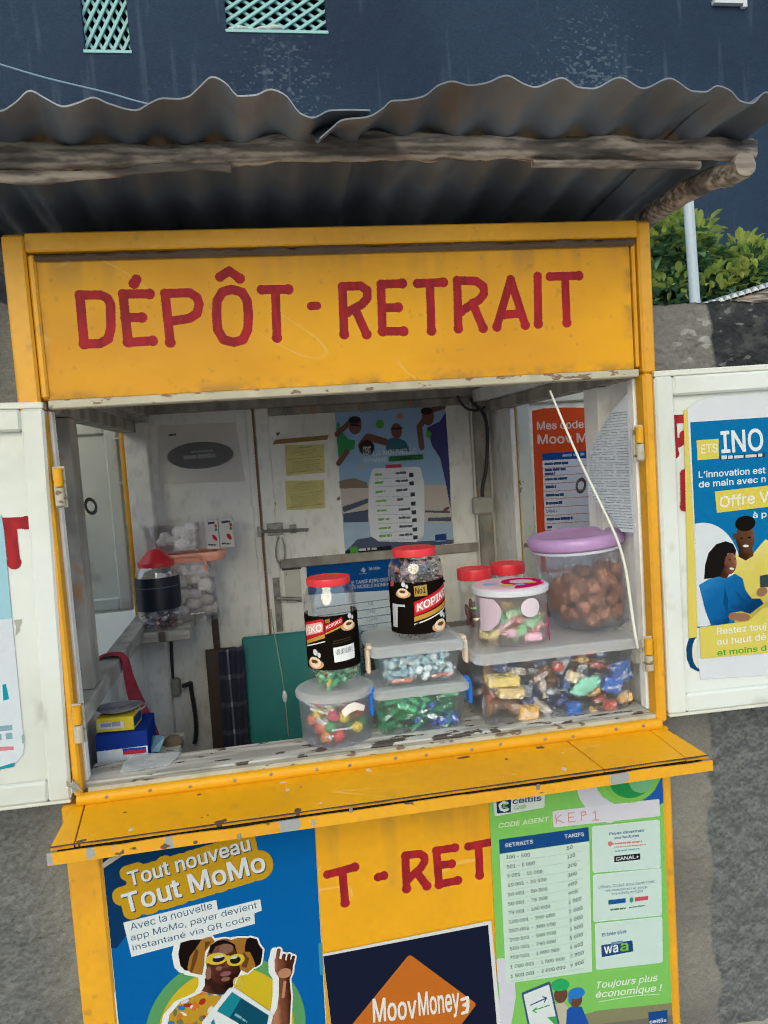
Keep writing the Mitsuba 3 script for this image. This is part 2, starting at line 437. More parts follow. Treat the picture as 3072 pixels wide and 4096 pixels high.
def f_beam(p, n, uv):
    g = 0.6 * fbm(p.x * 24, p.y * 90, p.z * 80, 5) + 0.4 * noise(p.x * 6, p.y * 150, p.z * 150)
    c = mix((0.38, 0.325, 0.275), (0.11, 0.095, 0.085), smoothstep(0.32, 0.68, g))
    dark = smoothstep(0.5, 0.62, fbm(p.x * 5 + 3, p.y * 12, p.z * 24, 3))
    return mix(c, (0.04, 0.036, 0.036), dark * 0.75)
mat('old_timber', f_beam, 0.85, bump=lambda p, n, uv: fbm(p.x * 30, p.y * 140, p.z * 140, 4), bump_scale=0.006)

def f_facade(p, n, uv):
    g = fbm(p.x * 0.9, 1.0, p.z * 0.5, 4)
    c = mix((0.007, 0.020, 0.046), (0.012, 0.030, 0.062), smoothstep(0.3, 0.7, g))
    run = fbm(p.x * 11, 5.0, p.z * 0.8, 4)
    c = mix(c, (0.10, 0.14, 0.18), smoothstep(0.62, 0.85, run) * 0.2)
    spot = lambda x, z, r: dr.exp(-(dr.square(p.x - x) + 0.6 * dr.square(p.z - z)) / (r * r))
    where = dr.minimum(spot(3.45, 5.3, 0.65) + 0.8 * spot(2.65, 4.95, 0.35) + 0.9 * spot(0.30, 5.25, 0.65) + 0.35 * spot(-1.0, 5.0, 0.5), 1)
    fleck = smoothstep(0.80, 0.95, fbm(p.x * 26, 2.0, p.z * 32, 5) + 0.30 * where) * where
    c = mix(c, (0.30, 0.36, 0.40), fleck * 0.16)
    return c * (0.85 + 0.3 * noise(p.x * 60, 1.0, p.z * 60))
mat('dark_plaster', f_facade, 0.75, spec=0.25, bump=lambda p, n, uv: fbm(p.x * 12, 1.0, p.z * 12, 4), bump_scale=0.01, eps=5e-3)

def f_wall(p, n, uv):
    g = fbm(p.x * 5, p.y * 5, p.z * 5, 4)
    grain = noise(p.x * 130, p.y * 130, p.z * 130)
    smooth_ = mix((0.30, 0.29, 0.26), (0.21, 0.205, 0.19), smoothstep(0.3, 0.7, g))
    chip = smoothstep(0.56, 0.62, fbm(p.x * 22, 3.0, p.z * 34, 3)) * smoothstep(0.81, 0.85, p.x) * smoothstep(1.76, 1.80, p.z) * smoothstep(1.90, 1.87, p.z)
    smooth_ = mix(smooth_, (0.50, 0.49, 0.46), chip)
    rough = mix((0.185, 0.20, 0.205), (0.125, 0.138, 0.145), smoothstep(0.3, 0.7, fbm(p.x * 40, 1.0, p.z * 46, 5)))
    rough = rough * (0.6 + 0.8 * grain)
    pebble = smoothstep(0.72, 0.8, fbm(p.x * 60, 2.0, p.z * 66, 2))
    rough = mix(rough, (0.30, 0.30, 0.285), pebble * 0.4)
    moss = mix((0.028, 0.034, 0.038), (0.075, 0.085, 0.085), smoothstep(0.45, 0.72, fbm(p.x * 34, 1.0, p.z * 40, 4)))
    moss = mix(moss, (0.28, 0.3, 0.28), smoothstep(0.68, 0.74, fbm(p.x * 40, 7.0, p.z * 60, 3)) * 0.6)
    up = smoothstep(1.66, 1.72, p.z + 0.03 * (g - 0.5))
    right = smoothstep(0, 0.012, p.x + 0.06 * (fbm(3.0, 2.0, p.z * 7, 3) - 0.5) - (0.866 + up * 0.055))
    left = smoothstep(0, 0.1, -0.74 - p.x + 0.1 * (g - 0.5)) * 0.75
    far = dr.select(p.x > 0, right, left)
    return mix(smooth_ * (0.88 + 0.24 * grain), mix(rough, moss, up), far) * 0.62 * (0.8 + 0.4 * noise(p.x * 320, p.y * 320, p.z * 320))
mat('wall_render', f_wall, 0.9, bump=lambda p, n, uv: fbm(p.x * 70, p.y * 70, p.z * 70, 5), bump_scale=0.012)

mat('ground_dirt', lambda p, n, uv: mix((0.44, 0.41, 0.36), (0.34, 0.31, 0.27), fbm(p.x * 3, p.y * 3, 0.0, 4)), 0.95)
mat('galvanised', lambda p, n, uv: mix((0.42, 0.50, 0.56), (0.33, 0.40, 0.46), noise(p.x * 20, p.y * 20, p.z * 6)), 0.5)
mat('mesh_paint', '#7fb0b2', 0.6)
mat('peach_plastic', '#f0a58a', 0.3)
mat('red_plastic', (0.62, 0.03, 0.04), 0.32)
mat('cable_black', (0.02, 0.02, 0.022), 0.5)
mat('steel', lambda p, n, uv: mix((0.3, 0.3, 0.29), (0.14, 0.13, 0.12), noise(p.x * 60, p.y * 60, p.z * 60)), 0.45, metallic=0.4)
mat('teal_board', lambda p, n, uv: mix((0.018, 0.23, 0.235), (0.015, 0.18, 0.185), fbm(p.x * 6, p.y * 6, p.z * 6, 3)), 0.6)
mat('brown_board', lambda p, n, uv: mix((0.055, 0.035, 0.025), (0.03, 0.02, 0.016), fbm(p.x * 40, p.y * 10, p.z * 5, 3)), 0.6)
mat('red_cloth', lambda p, n, uv: mix((0.36, 0.03, 0.055), (0.22, 0.018, 0.035), fbm(p.x * 60, p.y * 60, p.z * 60, 2)), 0.9)
mat('red_letters', lambda p, n, uv: mix((0.32, 0.010, 0.016), (0.22, 0.008, 0.013), smoothstep(0.3, 0.7, fbm(p.x * 70, p.y * 18, p.z * 16, 4))), 0.55, spec=0.2)
def f_plaid(p, n, uv):
    a = smoothstep(0.93, 0.985, dr.sin(p.x * 95 + 1.0))
    b = smoothstep(0.78, 0.95, dr.sin(p.z * 62))
    c = mix((0.018, 0.020, 0.045), (0.05, 0.05, 0.085), b)
    return mix(c, (0.36, 0.39, 0.44), a * (0.3 + 0.7 * b))
mat('plaid_cloth', f_plaid, 0.9)
mat('ball_dough', lambda p, n, uv: mix((0.47, 0.20, 0.10), (0.20, 0.075, 0.045), smoothstep(0.3, 0.7, fbm(p.x * 70, p.y * 70, p.z * 70, 3))), 0.6)
mat('stick_snack', lambda p, n, uv: mix((0.20, 0.075, 0.05), (0.09, 0.035, 0.03), noise(p.x * 90, p.y * 90, p.z * 90)), 0.6)

def clear(name, tint, rough, spec, diff=0.5):
    """Thin translucent plastic."""
    scene[name] = {'type': 'principledthin', 'base_color': rgb(tint), 'roughness': rough, 'spec_trans': spec, 'diff_trans': diff, 'eta': 1.3}
clear('box_plastic', (0.96, 0.975, 0.98), 0.06, 0.93, 1.0)
clear('lid_plastic', (0.94, 0.97, 0.99), 0.2, 0.6, 0.9)
clear('tub_plastic', (0.84, 0.87, 0.94), 0.03, 0.86, 1.0)
clear('pink_film', (0.96, 0.90, 0.94), 0.03, 0.87, 1.0)
scene['bag_plastic'] = {'type': 'thindielectric', 'int_ior': 1.7, 'specular_transmittance': rgb((0.86, 0.85, 0.88))}
scene['jar_clear'] = {'type': 'thindielectric', 'int_ior': 1.75}

# ------------------------------------------------------------------ the setting
struct('ground', box(-60, 60, -30, 90, -0.2, 0.0, 0.0), 'ground_dirt')

# dark rendered building behind
b = thing('dark_building', 'tall dark blue rendered building rising behind the kiosk and the boundary wall', 'building')
FY = 6.0
lv = [(-1.5078, 5.9419), (-1.0967, 5.9518), (-1.0904, 5.56), (-1.5082, 5.5022)]
cv = [(-0.2087, 5.9731), (0.7478, 5.9962), (0.7563, 5.808), (-0.2006, 5.6793)]
lx0, lx1, lz0, lz1 = lv[0][0], lv[1][0], lv[3][1], 6.35
cx0, cx1, cz0, cz1 = cv[3][0], cv[2][0], cv[3][1] + 0.03, 6.35
fac = box(-16, 16, FY, FY + 0.35, 0, 13, 0.0)
fac = trimesh.boolean.difference([fac, box(lx0, lx1, FY - 1, FY + 1, lz0, lz1, 0), box(cx0, cx1, FY - 1, FY + 1, cz0, cz1, 0)], engine='manifold')
part(b, 'wall', fac, 'dark_plaster')
part(b, 'inner_wall', box(-16, 16, FY + 1.2, FY + 1.4, 0, 13, 0), 'dark_plaster')
part(b, 'roof', box(-16.3, 16.3, FY - 0.3, FY + 6, 13.003, 13.2, 0), 'dark_plaster')

def lattice(x0, x1, z0, z1, deg, gap, w, d=0.03):
    """Crossing bars clipped to the opening; the second set lies behind the first."""
    clip = shapely.box(x0, z0, x1, z1); out = []
    for k, (sg, y) in enumerate(((1, FY + 0.06), (-1, FY + 0.06 + d))):
        a = math.radians(deg) * sg; c = np.array([(x0 + x1) / 2, (z0 + z1) / 2]); u = np.array([math.cos(a), math.sin(a)]); n = np.array([-u[1], u[0]])
        for i in range(-16, 17):
            m = c + n * gap * i + n * 0.004 * math.sin(i * 5.1)
            g = LineString([m - u * 3, m + u * 3]).buffer(w / 2, cap_style=2).intersection(clip)
            if not g.is_empty and g.area > 1e-5:
                e = trimesh.creation.extrude_polygon(g, d - 0.003, engine='earcut')
                e.apply_transform(np.array([[1, 0, 0, 0], [0, 0, 1, y], [0, 1, 0, 0], [0, 0, 0, 1.0]]))
                out.append(e)
    return cat(*out)
for (x0, x1, z0, z1, dg, gp), lb in (((lx0, lx1, lz0, lz1, 61, 0.075), 'narrow vent with pale green lattice'), ((cx0, cx1, cz0, cz1, 33, 0.085), 'wide vent with pale green lattice and rubbish on its ledge')):
    v = part(b, 'vent', lattice(x0, x1, z0, z1, dg, gp, 0.026), 'mesh_paint', label=lb)
    add(key(v + '__sill'), box(x0 - 0.01, x1 + 0.01, FY - 0.012, FY + 0.2, z0 - 0.03, z0 - 0.002), 'mesh_paint')
r = np.random.default_rng(3)
for i in range(8):
    x = cx0 + 0.05 + 0.055 * i + r.uniform(0, 0.03); s_ = r.uniform(0.02, 0.05)
    m = trimesh.creation.icosphere(1, 1.0); m.vertices *= [s_ * 1.6, s_, s_ * 0.6]; m.vertices += 0.01 * (meshkit.noise(m.vertices * 40 + i)[:, None] - 0.5)
    k = thing('paper_scrap', 'crumpled pale litter caught on the ledge of the wide lattice vent', 'litter', 'litter on the vent ledge')
    add(k, move(m, trans(x, FY + 0.02, cz0 + s_ * 0.5)), ink('#d8e2e0'))
wf = [(4.8219, 6.0478), (5.1503, 6.0905), (5.1745, 6.2425), (5.167, 6.0325)]
add(key(b + '__window_ledge'), cat(box(wf[0][0], wf[1][0], FY - 0.06, FY + 0.0, wf[0][1] - 0.012, wf[0][1] + 0.03), box(wf[1][0], wf[1][0] + 0.05, FY - 0.05, FY, wf[0][1] - 0.04, wf[0][1] + 0.5)), ink('#dfeaf0'))
labels['dark_building__window_ledge'] = {'label': 'pale window ledge at the top right'}

# overhead cable
k = thing('overhead_cable', 'thin pale cable sagging across the dark building above the awning', 'cable')
cp = [(-2.4707, 4.4159), (-1.5948, 4.1382), (-1.2663, 4.0424), (-0.9552, 3.9679), (-0.7216, 3.9027), (0.5149, 3.6292)]
add(k, tube(spline([(x, 3.5, z) for x, z in cp], 40), 0.006, 6), ink('#8fa9c2'))

# boundary wall, built up to the kiosk on both sides
k = thing('boundary_wall', 'weathered grey cement wall either side of the kiosk, mossy black at its top right', 'wall')
WY = 0.12
def wall_top(x):
    return np.where(x < 0, 1.975, 1.922) + 0.010 * (meshkit.fbm(np.stack([x * 22, x * 0, x * 0], -1)) - 0.5) * 2
for xs in (np.concatenate([np.linspace(-8, -1.4, 60), np.linspace(-1.37, -0.703, 150)]), np.concatenate([np.linspace(0.703, 1.5, 180), np.linspace(1.53, 8, 60)])):
    def wall_front(X, Z):
        z = Z * wall_top(X)
        d = 0.012 * (meshkit.fbm(np.stack([X * 30, Z * 0, z * 30], -1), 4) - 0.5)
        rough = np.clip((np.abs(X) - 0.84) / 0.05, 0, 1) if xs[0] > 0 else np.clip((np.abs(X) - 0.72) / 0.05, 0, 0.8)
        return np.stack([X, WY - d * (0.25 + 1.2 * rough), z], -1)
    part(k, 'face', grid(xs, np.linspace(0, 1, 240), wall_front), 'wall_render', 50)
    part(k, 'coping', grid(xs, [0, 1], lambda X, Q: np.stack([X, WY + Q * 0.15 + (Q - 1) * 0.004, wall_top(X) + 0.002 * Q], -1)), 'wall_render')
    part(k, 'back', box(xs[0], xs[-1], WY + 0.14, WY + 0.15, 0, 1.90, 0), 'wall_render')

# pole
k = thing('metal_pole', 'straight grey blue metal pole standing behind the wall among the leaves', 'pole')
pp = [(2.0147, 2.7364), (2.0413, 2.261)]
add(k, tube([(pp[1][0] + 0.03, 2.0, 0), (pp[1][0] + 0.003, 2.0, 2.2), (pp[0][0] + 0.012, 2.0, 2.74), (pp[0][0], 2.0, 3.05)], 0.026, 20), 'galvanised', 40)

k = thing('yard_wall', 'low pale plastered wall in the yard seen through the left side window', 'wall')
part(k, 'face', box(-9, -0.95, 3.5, 3.6, 0, 1.72), ink('#c3ccd2'))
part(k, 'coping', box(-9, -0.93, 3.47, 3.63, 1.7205, 1.77), ink('#aeb4b6'))

# leafy shrub beyond the wall
def leaf_mesh(n, centre, rad, size, r, up=0.5):
    """n folded, pointed leaves spread in an ellipsoid shell, drooping outwards."""
    V, Fc = [], []
    for i in range(n):
        d = r.normal(size=3); d /= np.linalg.norm(d); q = np.array(centre) + d * rad * r.uniform(0.45, 1.0) ** 0.6
        ax = d * [1, 1, 0.5] + [0, 0, up] + r.normal(size=3) * 0.45; ax /= np.linalg.norm(ax)
        sd = np.cross(ax, [0.1, 0.2, 1.0]); sd /= np.linalg.norm(sd) + 1e-9; nn = np.cross(sd, ax)
        L = size * r.uniform(0.7, 1.25); W = L * 0.24
        pts = [q, q + ax * L * 0.35 + sd * W + nn * W * 0.35, q + ax * L * 0.75 + sd * W * 0.75 + nn * W * 0.2 - [0, 0, L * 0.04], q + ax * L - [0, 0, L * 0.14],
               q + ax * L * 0.75 - sd * W * 0.75 + nn * W * 0.2 - [0, 0, L * 0.04], q + ax * L * 0.35 - sd * W + nn * W * 0.35, q + ax * L * 0.5]
        o = len(V); V += pts; Fc += [(o, o + 1, o + 6), (o + 1, o + 2, o + 6), (o + 2, o + 3, o + 6), (o + 3, o + 4, o + 6), (o + 4, o + 5, o + 6), (o + 5, o, o + 6)]
    return V, Fc

def leaves(specs, seed):
    r = np.random.default_rng(seed); V, Fc = [], []
    for n, c, rad, size, up in specs:
        v, f = leaf_mesh(n, c, np.array(rad), size, r, up); Fc += [tuple(x + len(V) for x in t) for t in f]; V += v
    return trimesh.Trimesh(np.array(V), np.array(Fc), process=False)

def leaf_bsdf(name, a, c, tr):
    scene[name] = {'type': 'principledthin', 'base_color': proc(lambda p, n, uv: mix(a, c, noise(p.x * 26, p.y * 26, p.z * 26))), 'roughness': 0.45, 'spec_trans': 0.0, 'diff_trans': tr, 'eta': 1.4}
leaf_bsdf('leaf_dark', (0.06, 0.16, 0.08), (0.18, 0.32, 0.18), 0.8)
leaf_bsdf('leaf_young', (0.22, 0.36, 0.10), (0.44, 0.48, 0.12), 0.8)
k = thing('leafy_shrub', 'bright green leafy shrub showing above the boundary wall beside the kiosk sign', 'shrub')
SY = 2.35
tips = [(2.0487, 2.7516), (2.1169, 2.6901), (2.1722, 2.6501), (2.0806, 2.6179), (2.1877, 2.5633), (2.2986, 2.5776), (2.3009, 2.5167), (2.4866, 2.5507), (2.5092, 2.5019), (2.6145, 2.5604), (2.6424, 2.5112), (2.3297, 2.3892), (2.4193, 2.4476), (2.1504, 2.3604), (2.0406, 2.5673), (2.036, 2.4639), (2.1184, 2.5047), (2.1833, 2.4593), (2.0809, 2.4062), (2.2744, 2.4565), (2.3466, 2.4499), (2.4666, 2.4066), (2.531, 2.4265), (2.5923, 2.4906)]
young, old, stems = [], [], []
for i, (x, z) in enumerate(tips):
    y = SY + rng.uniform(-0.12, 0.18)
    if i < 13 or i % 3 == 0:
        young.append((50, (x, y - 0.05, z + 0.02), (0.10, 0.08, 0.07), 0.075, 0.7))
    old.append((110, (x, y + 0.05, z - 0.05), (0.14, 0.11, 0.12), 0.085, 0.3))
    stems.append(tube(spline([(x + rng.uniform(-.05, .05), y + 0.1, 1.2), (x + rng.uniform(-.1, .1), y + 0.05, 0.5 * (z + 1.2)), (x, y, z)], 8), np.linspace(0.012, 0.004, 8), 5))
old += [(60, (x, SY + 0.25, z), (0.2, 0.12, 0.2), 0.09, 0.2) for x, z in [(2.0852, 2.5056), (2.1528, 2.4169), (2.3442, 2.3887), (2.4682, 2.4505), (2.6014, 2.4683), (2.0436, 2.636), (2.0568, 2.3984), (2.2246, 2.4145), (2.2906, 2.4996)]]
part(k, 'crown', leaves(old, 5), 'leaf_dark')
part(k, 'young_leaves', leaves(young, 6), 'leaf_young', label='yellow green young leaves at the tips')
part(k, 'stem', cat(*stems), 'brown_board')

# climbing plant in the gap at the left side window
k = thing('climbing_plant', 'dark green climbing plant seen through the gap behind the left side shutter', 'plant')
cl = [(46, (-0.73 + 0.02 * math.sin(i * 2.1), 1.40, 1.15 + 0.07 * i), (0.1, 0.06, 0.08), 0.06, 0.2) for i in range(10)]
cl += [(50, (-0.84 + i * 0.05, 1.40, 1.86), (0.07, 0.06, 0.05), 0.06, 0.3) for i in range(5)]
part(k, 'foliage', leaves(cl, 11), 'leaf_dark')
part(k, 'stem', tube(spline([(-0.76, 1.42, 0), (-0.72, 1.41, 1.0), (-0.74, 1.42, 1.8)], 12), 0.008, 6), 'brown_board')

# neighbour's low roof at the far right
k = thing('neighbour_roof', 'low corrugated roof with a brown edge board beyond the wall', 'roof')
ra, rb = [(1.9853, 2.2272), (2.3805, 2.3232)]
ln = math.hypot(rb[0] - ra[0], rb[1] - ra[1]); sl = math.atan2(rb[1] - ra[1], rb[0] - ra[0])
LR = ln * 2.2; PR = ln / 10.5
def nroof(s, y):
    h = 0.013 * np.cos(2 * np.pi * s / PR)
    return np.stack([ra[0] + s * math.cos(sl) - h * math.sin(sl), 1.87 + y, ra[1] - 0.008 + s * math.sin(sl) + h * math.cos(sl)], -1)
part(k, 'sheet', thicken(grid(np.linspace(-0.2, LR, 260), np.linspace(0, 1.2, 3), nroof), (0, 0, 1), 0.004), ink('#a9b4b8'))
fill = []  # white strips stand in for light showing under the crests
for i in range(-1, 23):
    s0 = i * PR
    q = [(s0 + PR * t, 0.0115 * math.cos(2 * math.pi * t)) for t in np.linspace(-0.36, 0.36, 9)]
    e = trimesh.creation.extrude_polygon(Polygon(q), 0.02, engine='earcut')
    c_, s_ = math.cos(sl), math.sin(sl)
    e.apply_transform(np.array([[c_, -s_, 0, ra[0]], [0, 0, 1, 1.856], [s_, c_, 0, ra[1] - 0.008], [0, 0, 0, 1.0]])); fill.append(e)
part(k, 'gap_light_strip', cat(*fill), ink('#f2f6f6'), label='white wavy strip painted in for light through the gaps under the sheet edge')
bd = box(-0.2, LR, 0, 0.03, -0.25, -0.018)
bd.apply_transform(np.array([[math.cos(sl), 0, -math.sin(sl), ra[0]], [0, 1, 0, 1.88], [math.sin(sl), 0, math.cos(sl), ra[1] - 0.006], [0, 0, 0, 1.0]]))
part(k, 'edge_board', bd, 'old_timber')
part(k, 'rear_wall', box(ra[0] - 0.1, ra[0] + 2.5, 2.9, 3.0, 0, 2.1), 'dark_plaster')

# ------------------------------------------------------------------ the awning of corrugated iron
AY = -0.40
lp = [(-0.6336, 2.1628), (-0.6067, 2.1772), (-0.5829, 2.1597), (-0.5703, 2.1564), (-0.5475, 2.1686), (-0.5241, 2.1865), (-0.5033, 2.1755), (-0.4781, 2.1633), (-0.4555, 2.169), (-0.4325, 2.1769), (-0.411, 2.168), (-0.3713, 2.158), (-0.3475, 2.1694), (-0.3286, 2.1763), (-0.3057, 2.1753), (-0.2893, 2.1788), (-0.2719, 2.1926), (-0.2495, 2.2093), (-0.2292, 2.1998), (-0.212, 2.1803)] + [(-0.1859, 2.1817), (-0.1596, 2.1908), (-0.1381, 2.183), (-0.1144, 2.1533), (-0.0962, 2.1471), (-0.0653, 2.1588), (-0.0312, 2.1596), (-0.0007, 2.1589)]
rp = [(-0.0874, 2.1141), (-0.0675, 2.1297), (-0.0475, 2.1436), (-0.0053, 2.1487), (0.0223, 2.1634)] + [(0.0345, 2.1737), (0.0579, 2.1753), (0.0894, 2.1813), (0.1181, 2.2), (0.1402, 2.2057), (0.1696, 2.1996), (0.1978, 2.2035), (0.2348, 2.2158), (0.2664, 2.2018), (0.2825, 2.1974), (0.3328, 2.2129), (0.3611, 2.198), (0.3861, 2.1958), (0.4377, 2.2146), (0.4796, 2.1969), (0.53, 2.2139), (0.5749, 2.1924), (0.5969, 2.1918), (0.6194, 2.2021), (0.6458, 2.1936), (0.6631, 2.1764), (0.6854, 2.1725), (0.7132, 2.1917), (0.7447, 2.1807), (0.7765, 2.1709), (0.8048, 2.189)]
PITCH = 0.0985
PH = (0.2348, 2.2158)[0]
def sheet(prof, x0, x1, lift):
    px, pz = np.array(prof)[:, 0], np.array(prof)[:, 1]
    o = np.argsort(px); px, pz = px[o], pz[o]
    from scipy.interpolate import PchipInterpolator
    e = PchipInterpolator(px, pz)
    def fn(X, Y):
        w = np.clip((Y - AY) / 0.20, 0, 1); w = w * w * (3 - 2 * w)
        reg = 2.183 - 0.10 * (Y + 0.22) + 0.011 * np.cos(2 * np.pi * (X - PH) / PITCH) + lift
        return np.stack([X, Y, e(np.clip(X, px[0], px[-1])) * (1 - w) + reg * w], -1)
    m = grid(np.linspace(x0, x1, int((x1 - x0) / 0.006)), np.concatenate([np.linspace(AY, -0.15, 22), np.linspace(-0.1, 1.33, 12)]), fn)
    return thicken(m, (0, 0, 1), 0.0028)
k = thing('tin_awning', 'rusty corrugated iron awning on a rough wooden beam over the kiosk', 'awning')
x_l1, x_r0 = [(-0.0007, 2.1589), (-0.0866, 2.1152)]
part(k, 'sheet', sheet(lp, -1.02, x_l1[0], 0.0), 'old_tin', 40, label='left sheet with a bent wavy front edge')
part(k, 'sheet', sheet(rp, x_r0[0], (0.6721, 2.1764)[0], 0.009), 'old_tin', 40, label='right sheet with even waves and a curled corner')
part(k, 'sheet', sheet(rp, (0.6721, 2.1764)[0] - 0.035, 0.80, 0.003), 'old_tin', 40, label='last sheet at the far right end')

def rough_log(pts, r, seed, n=60, sides=18, amp=0.006, sq=1.0):
    p = spline(pts, n); m = tube(p, r, sides)
    v = m.vertices
    d = meshkit.fbm(v * [14, 30, 34] + seed, 4) - 0.5
    c = p[np.argmin(((v[:, None] - p[None]) ** 2).sum(-1), 1)]
    o = v - c
    m.vertices = v + o / (np.linalg.norm(o, axis=1, keepdims=True) + 1e-9) * (d * amp * 2)[:, None]
    return m
bb = [(-0.6874, 2.151), (-0.6267, 2.156), (-0.3124, 2.1603), (0.0528, 2.1723), (0.3907, 2.1673), (0.714, 2.1629), (0.7753, 2.1653)]
part(k, 'beam', rough_log([(x, -0.222, z) for x, z in bb], 0.023, 2, 150, amp=0.015), 'old_timber', 50, label='rough grey brown front beam')
sp = [(-0.6652, 2.1315), (-0.5137, 2.1221), (-0.3547, 2.1325), (-0.2324, 2.1314)]
part(k, 'beam_splinter', rough_log([(x, -0.236 + 0.004 * math.sin(9 * x), z - 0.002) for x, z in sp], np.linspace(0.012, 0.006, 60), 8, 60, 10, 0.006), 'old_timber', 50)
ru = [(0.3376, 2.1342), (0.5085, 2.1315), (0.6857, 2.1269)]
part(k, 'batten', rough_log([(x, -0.232, z + 0.002) for x, z in ru], 0.008, 5, 60, 10, 0.003), 'old_timber', 50)
part(k, 'rafter', rough_log([(0.757, -0.275, 2.116), (0.745, -0.2, 2.118), (0.725, 0.1, 2.112), (0.72, 1.3, 2.02)], 0.0235, 9, 60, amp=0.006), 'old_timber', 50, label='right rafter log with a cut end')
part(k, 'rafter', rough_log([(-0.80, -0.24, 2.118), (-0.77, 0.05, 2.118), (-0.75, 1.3, 2.02)], 0.028, 13, 60, amp=0.006), 'old_timber', 50)

# ------------------------------------------------------------------ the kiosk
mat('seam_shade_dirt', lambda p, n, uv: mix((0.05, 0.035, 0.03), (0.10, 0.06, 0.035), fbm(p.x * 30, p.y * 30, p.z * 30, 3)), 0.8)  # dark brown for painted gap shade and dirt in the seams
K = thing('kiosk', 'yellow painted sheet metal kiosk with open hatch and hand painted red lettering', 'kiosk')
XL, XR, ZB, ZT = -0.70, 0.70, 0.905, 2.09
SILL = 0.935
# lower front
part(K, 'front_panel', box(-0.655, 0.676, 0.006, 0.03, 0.10, 0.90), 'front_paint')
part(K, 'corner_post', box(-0.70, -0.628, 0.0, 0.045, 0.06, 0.898, 0.006), 'frame_paint', 30)
part(K, 'corner_post', box(0.6765, 0.70, 0.0, 0.045, 0.06, 0.898, 0.005), 'frame_paint', 30)
part(K, 'bottom_rail', box(-0.625, 0.625, 0.0, 0.03, 0.06, 0.14, 0.004), 'frame_paint')
# header
hz0 = 1.757
part(K, 'header_panel', box(-0.652, 0.652, 0.004, 0.02, hz0, 2.043, 0.001), 'header_paint')
part(K, 'header_top_rail', box(-0.6555, 0.6675, -0.009, 0.03, 2.054, 2.092, 0.003), 'frame_paint', 30)
part(K, 'header_gap_shade', box(-0.645, 0.65, 0.011, 0.019, 2.043, 2.054, 0), 'cable_black', label='black strip for the shade in the seam under the top rail')  # black strip painted in for the shade inside the seam
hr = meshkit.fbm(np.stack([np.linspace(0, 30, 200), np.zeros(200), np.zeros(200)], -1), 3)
part(K, 'header_seam_shade', grid(np.linspace(-0.64, 0.66, 200), np.linspace(0, 1, 4), lambda X, Q: np.stack([X, -0.003 - 0.004 * Q * (1 - Q) * 4, 2.036 + 0.016 * Q * (0.5 + 0.9 * np.interp(X, np.linspace(-0.64, 0.66, 200), hr))], -1)), 'seam_shade_dirt', label='dark strip for the shade and grime of the seam above the panel')  # dark strip painted in for seam shade and grime below the rail
part(K, 'header_side_rail', box(-0.70, -0.656, -0.0085, 0.045, 1.72, 2.09, 0.005), 'frame_paint', 30)
part(K, 'header_side_rail', box(-0.6545, -0.640, -0.004, 0.02, 1.76, 2.05, 0.004), 'frame_paint', 30)
part(K, 'header_side_rail', box(0.668, 0.70, -0.008, 0.045, 1.745, 2.09, 0.005), 'frame_paint', 30)
part(K, 'header_side_rail', box(0.655, 0.664, -0.002, 0.02, 1.76, 2.05, 0.003), 'frame_paint', 30)
part(K, 'header_lip', box(-0.64, 0.655, -0.012, 0.03, 1.738, 1.7555, 0.002), 'rusty_strip', label='chipped cream lip along the top of the hatch')
PH_ = Plane((0, 0.004, 0), (1, 0, 0))
r_ = 0.0098
h1 = [[(-0.561, 1.9681), (-0.5615, 1.9189), (-0.5616, 1.8695)], [(-0.561, 1.9681), (-0.5214, 1.9672), (-0.5074, 1.9602), (-0.5022, 1.9473), (-0.5058, 1.8978), (-0.5132, 1.8768), (-0.5306, 1.8681), (-0.5617, 1.8685)], [(-0.4754, 1.9676), (-0.4741, 1.8689)], [(-0.4754, 1.9676), (-0.4222, 1.9657)], [(-0.4752, 1.9189), (-0.4418, 1.918)], [(-0.4742, 1.868), (-0.4246, 1.8692)], [(-0.446, 1.9963), (-0.4514, 1.988)],
      [(-0.3908, 1.9656), (-0.3888, 1.8642)], [(-0.3908, 1.9656), (-0.3399, 1.9653), (-0.3265, 1.9553), (-0.323, 1.9408), (-0.3293, 1.9218), (-0.3444, 1.9128), (-0.3874, 1.9073)], [(-0.2753, 1.9963), (-0.2551, 2.0081), (-0.2348, 1.9916)], [(-0.1906, 1.9666), (-0.1338, 1.9656)], [(-0.1615, 1.9641), (-0.1658, 1.8642)], [(-0.0169, 1.9667), (-0.0203, 1.8654)], [(-0.0169, 1.9677), (0.0236, 1.9678), (0.0372, 1.9575), (0.036, 1.9412), (0.0234, 1.9282), (-0.0108, 1.9121)], [(0.0075, 1.9189), (0.029, 1.8633)]]
h2 = [[(0.0681, 1.9689), (0.0648, 1.8683)], [(0.0682, 1.9699), (0.1156, 1.9698)], [(0.0708, 1.9185), (0.1028, 1.9188)], [(0.0648, 1.8683), (0.1117, 1.8663)], [(0.1497, 1.9687), (0.2084, 1.9694)], [(0.1777, 1.9653), (0.1748, 1.8647)], [(0.2401, 1.9709), (0.2363, 1.8672)], [(0.2402, 1.9724), (0.2836, 1.97), (0.3, 1.9573), (0.3, 1.9411), (0.2891, 1.9288), (0.245, 1.905)], [(0.2727, 1.9217), (0.2934, 1.8659)],
      [(0.3642, 1.9706), (0.3258, 1.8676)], [(0.3642, 1.9706), (0.3927, 1.8685)], [(0.3435, 1.8936), (0.3805, 1.8947)], [(0.4277, 1.9757), (0.4235, 1.8699)], [(0.4572, 1.9743), (0.5265, 1.9743)], [(0.4929, 1.9707), (0.492, 1.8697)]]
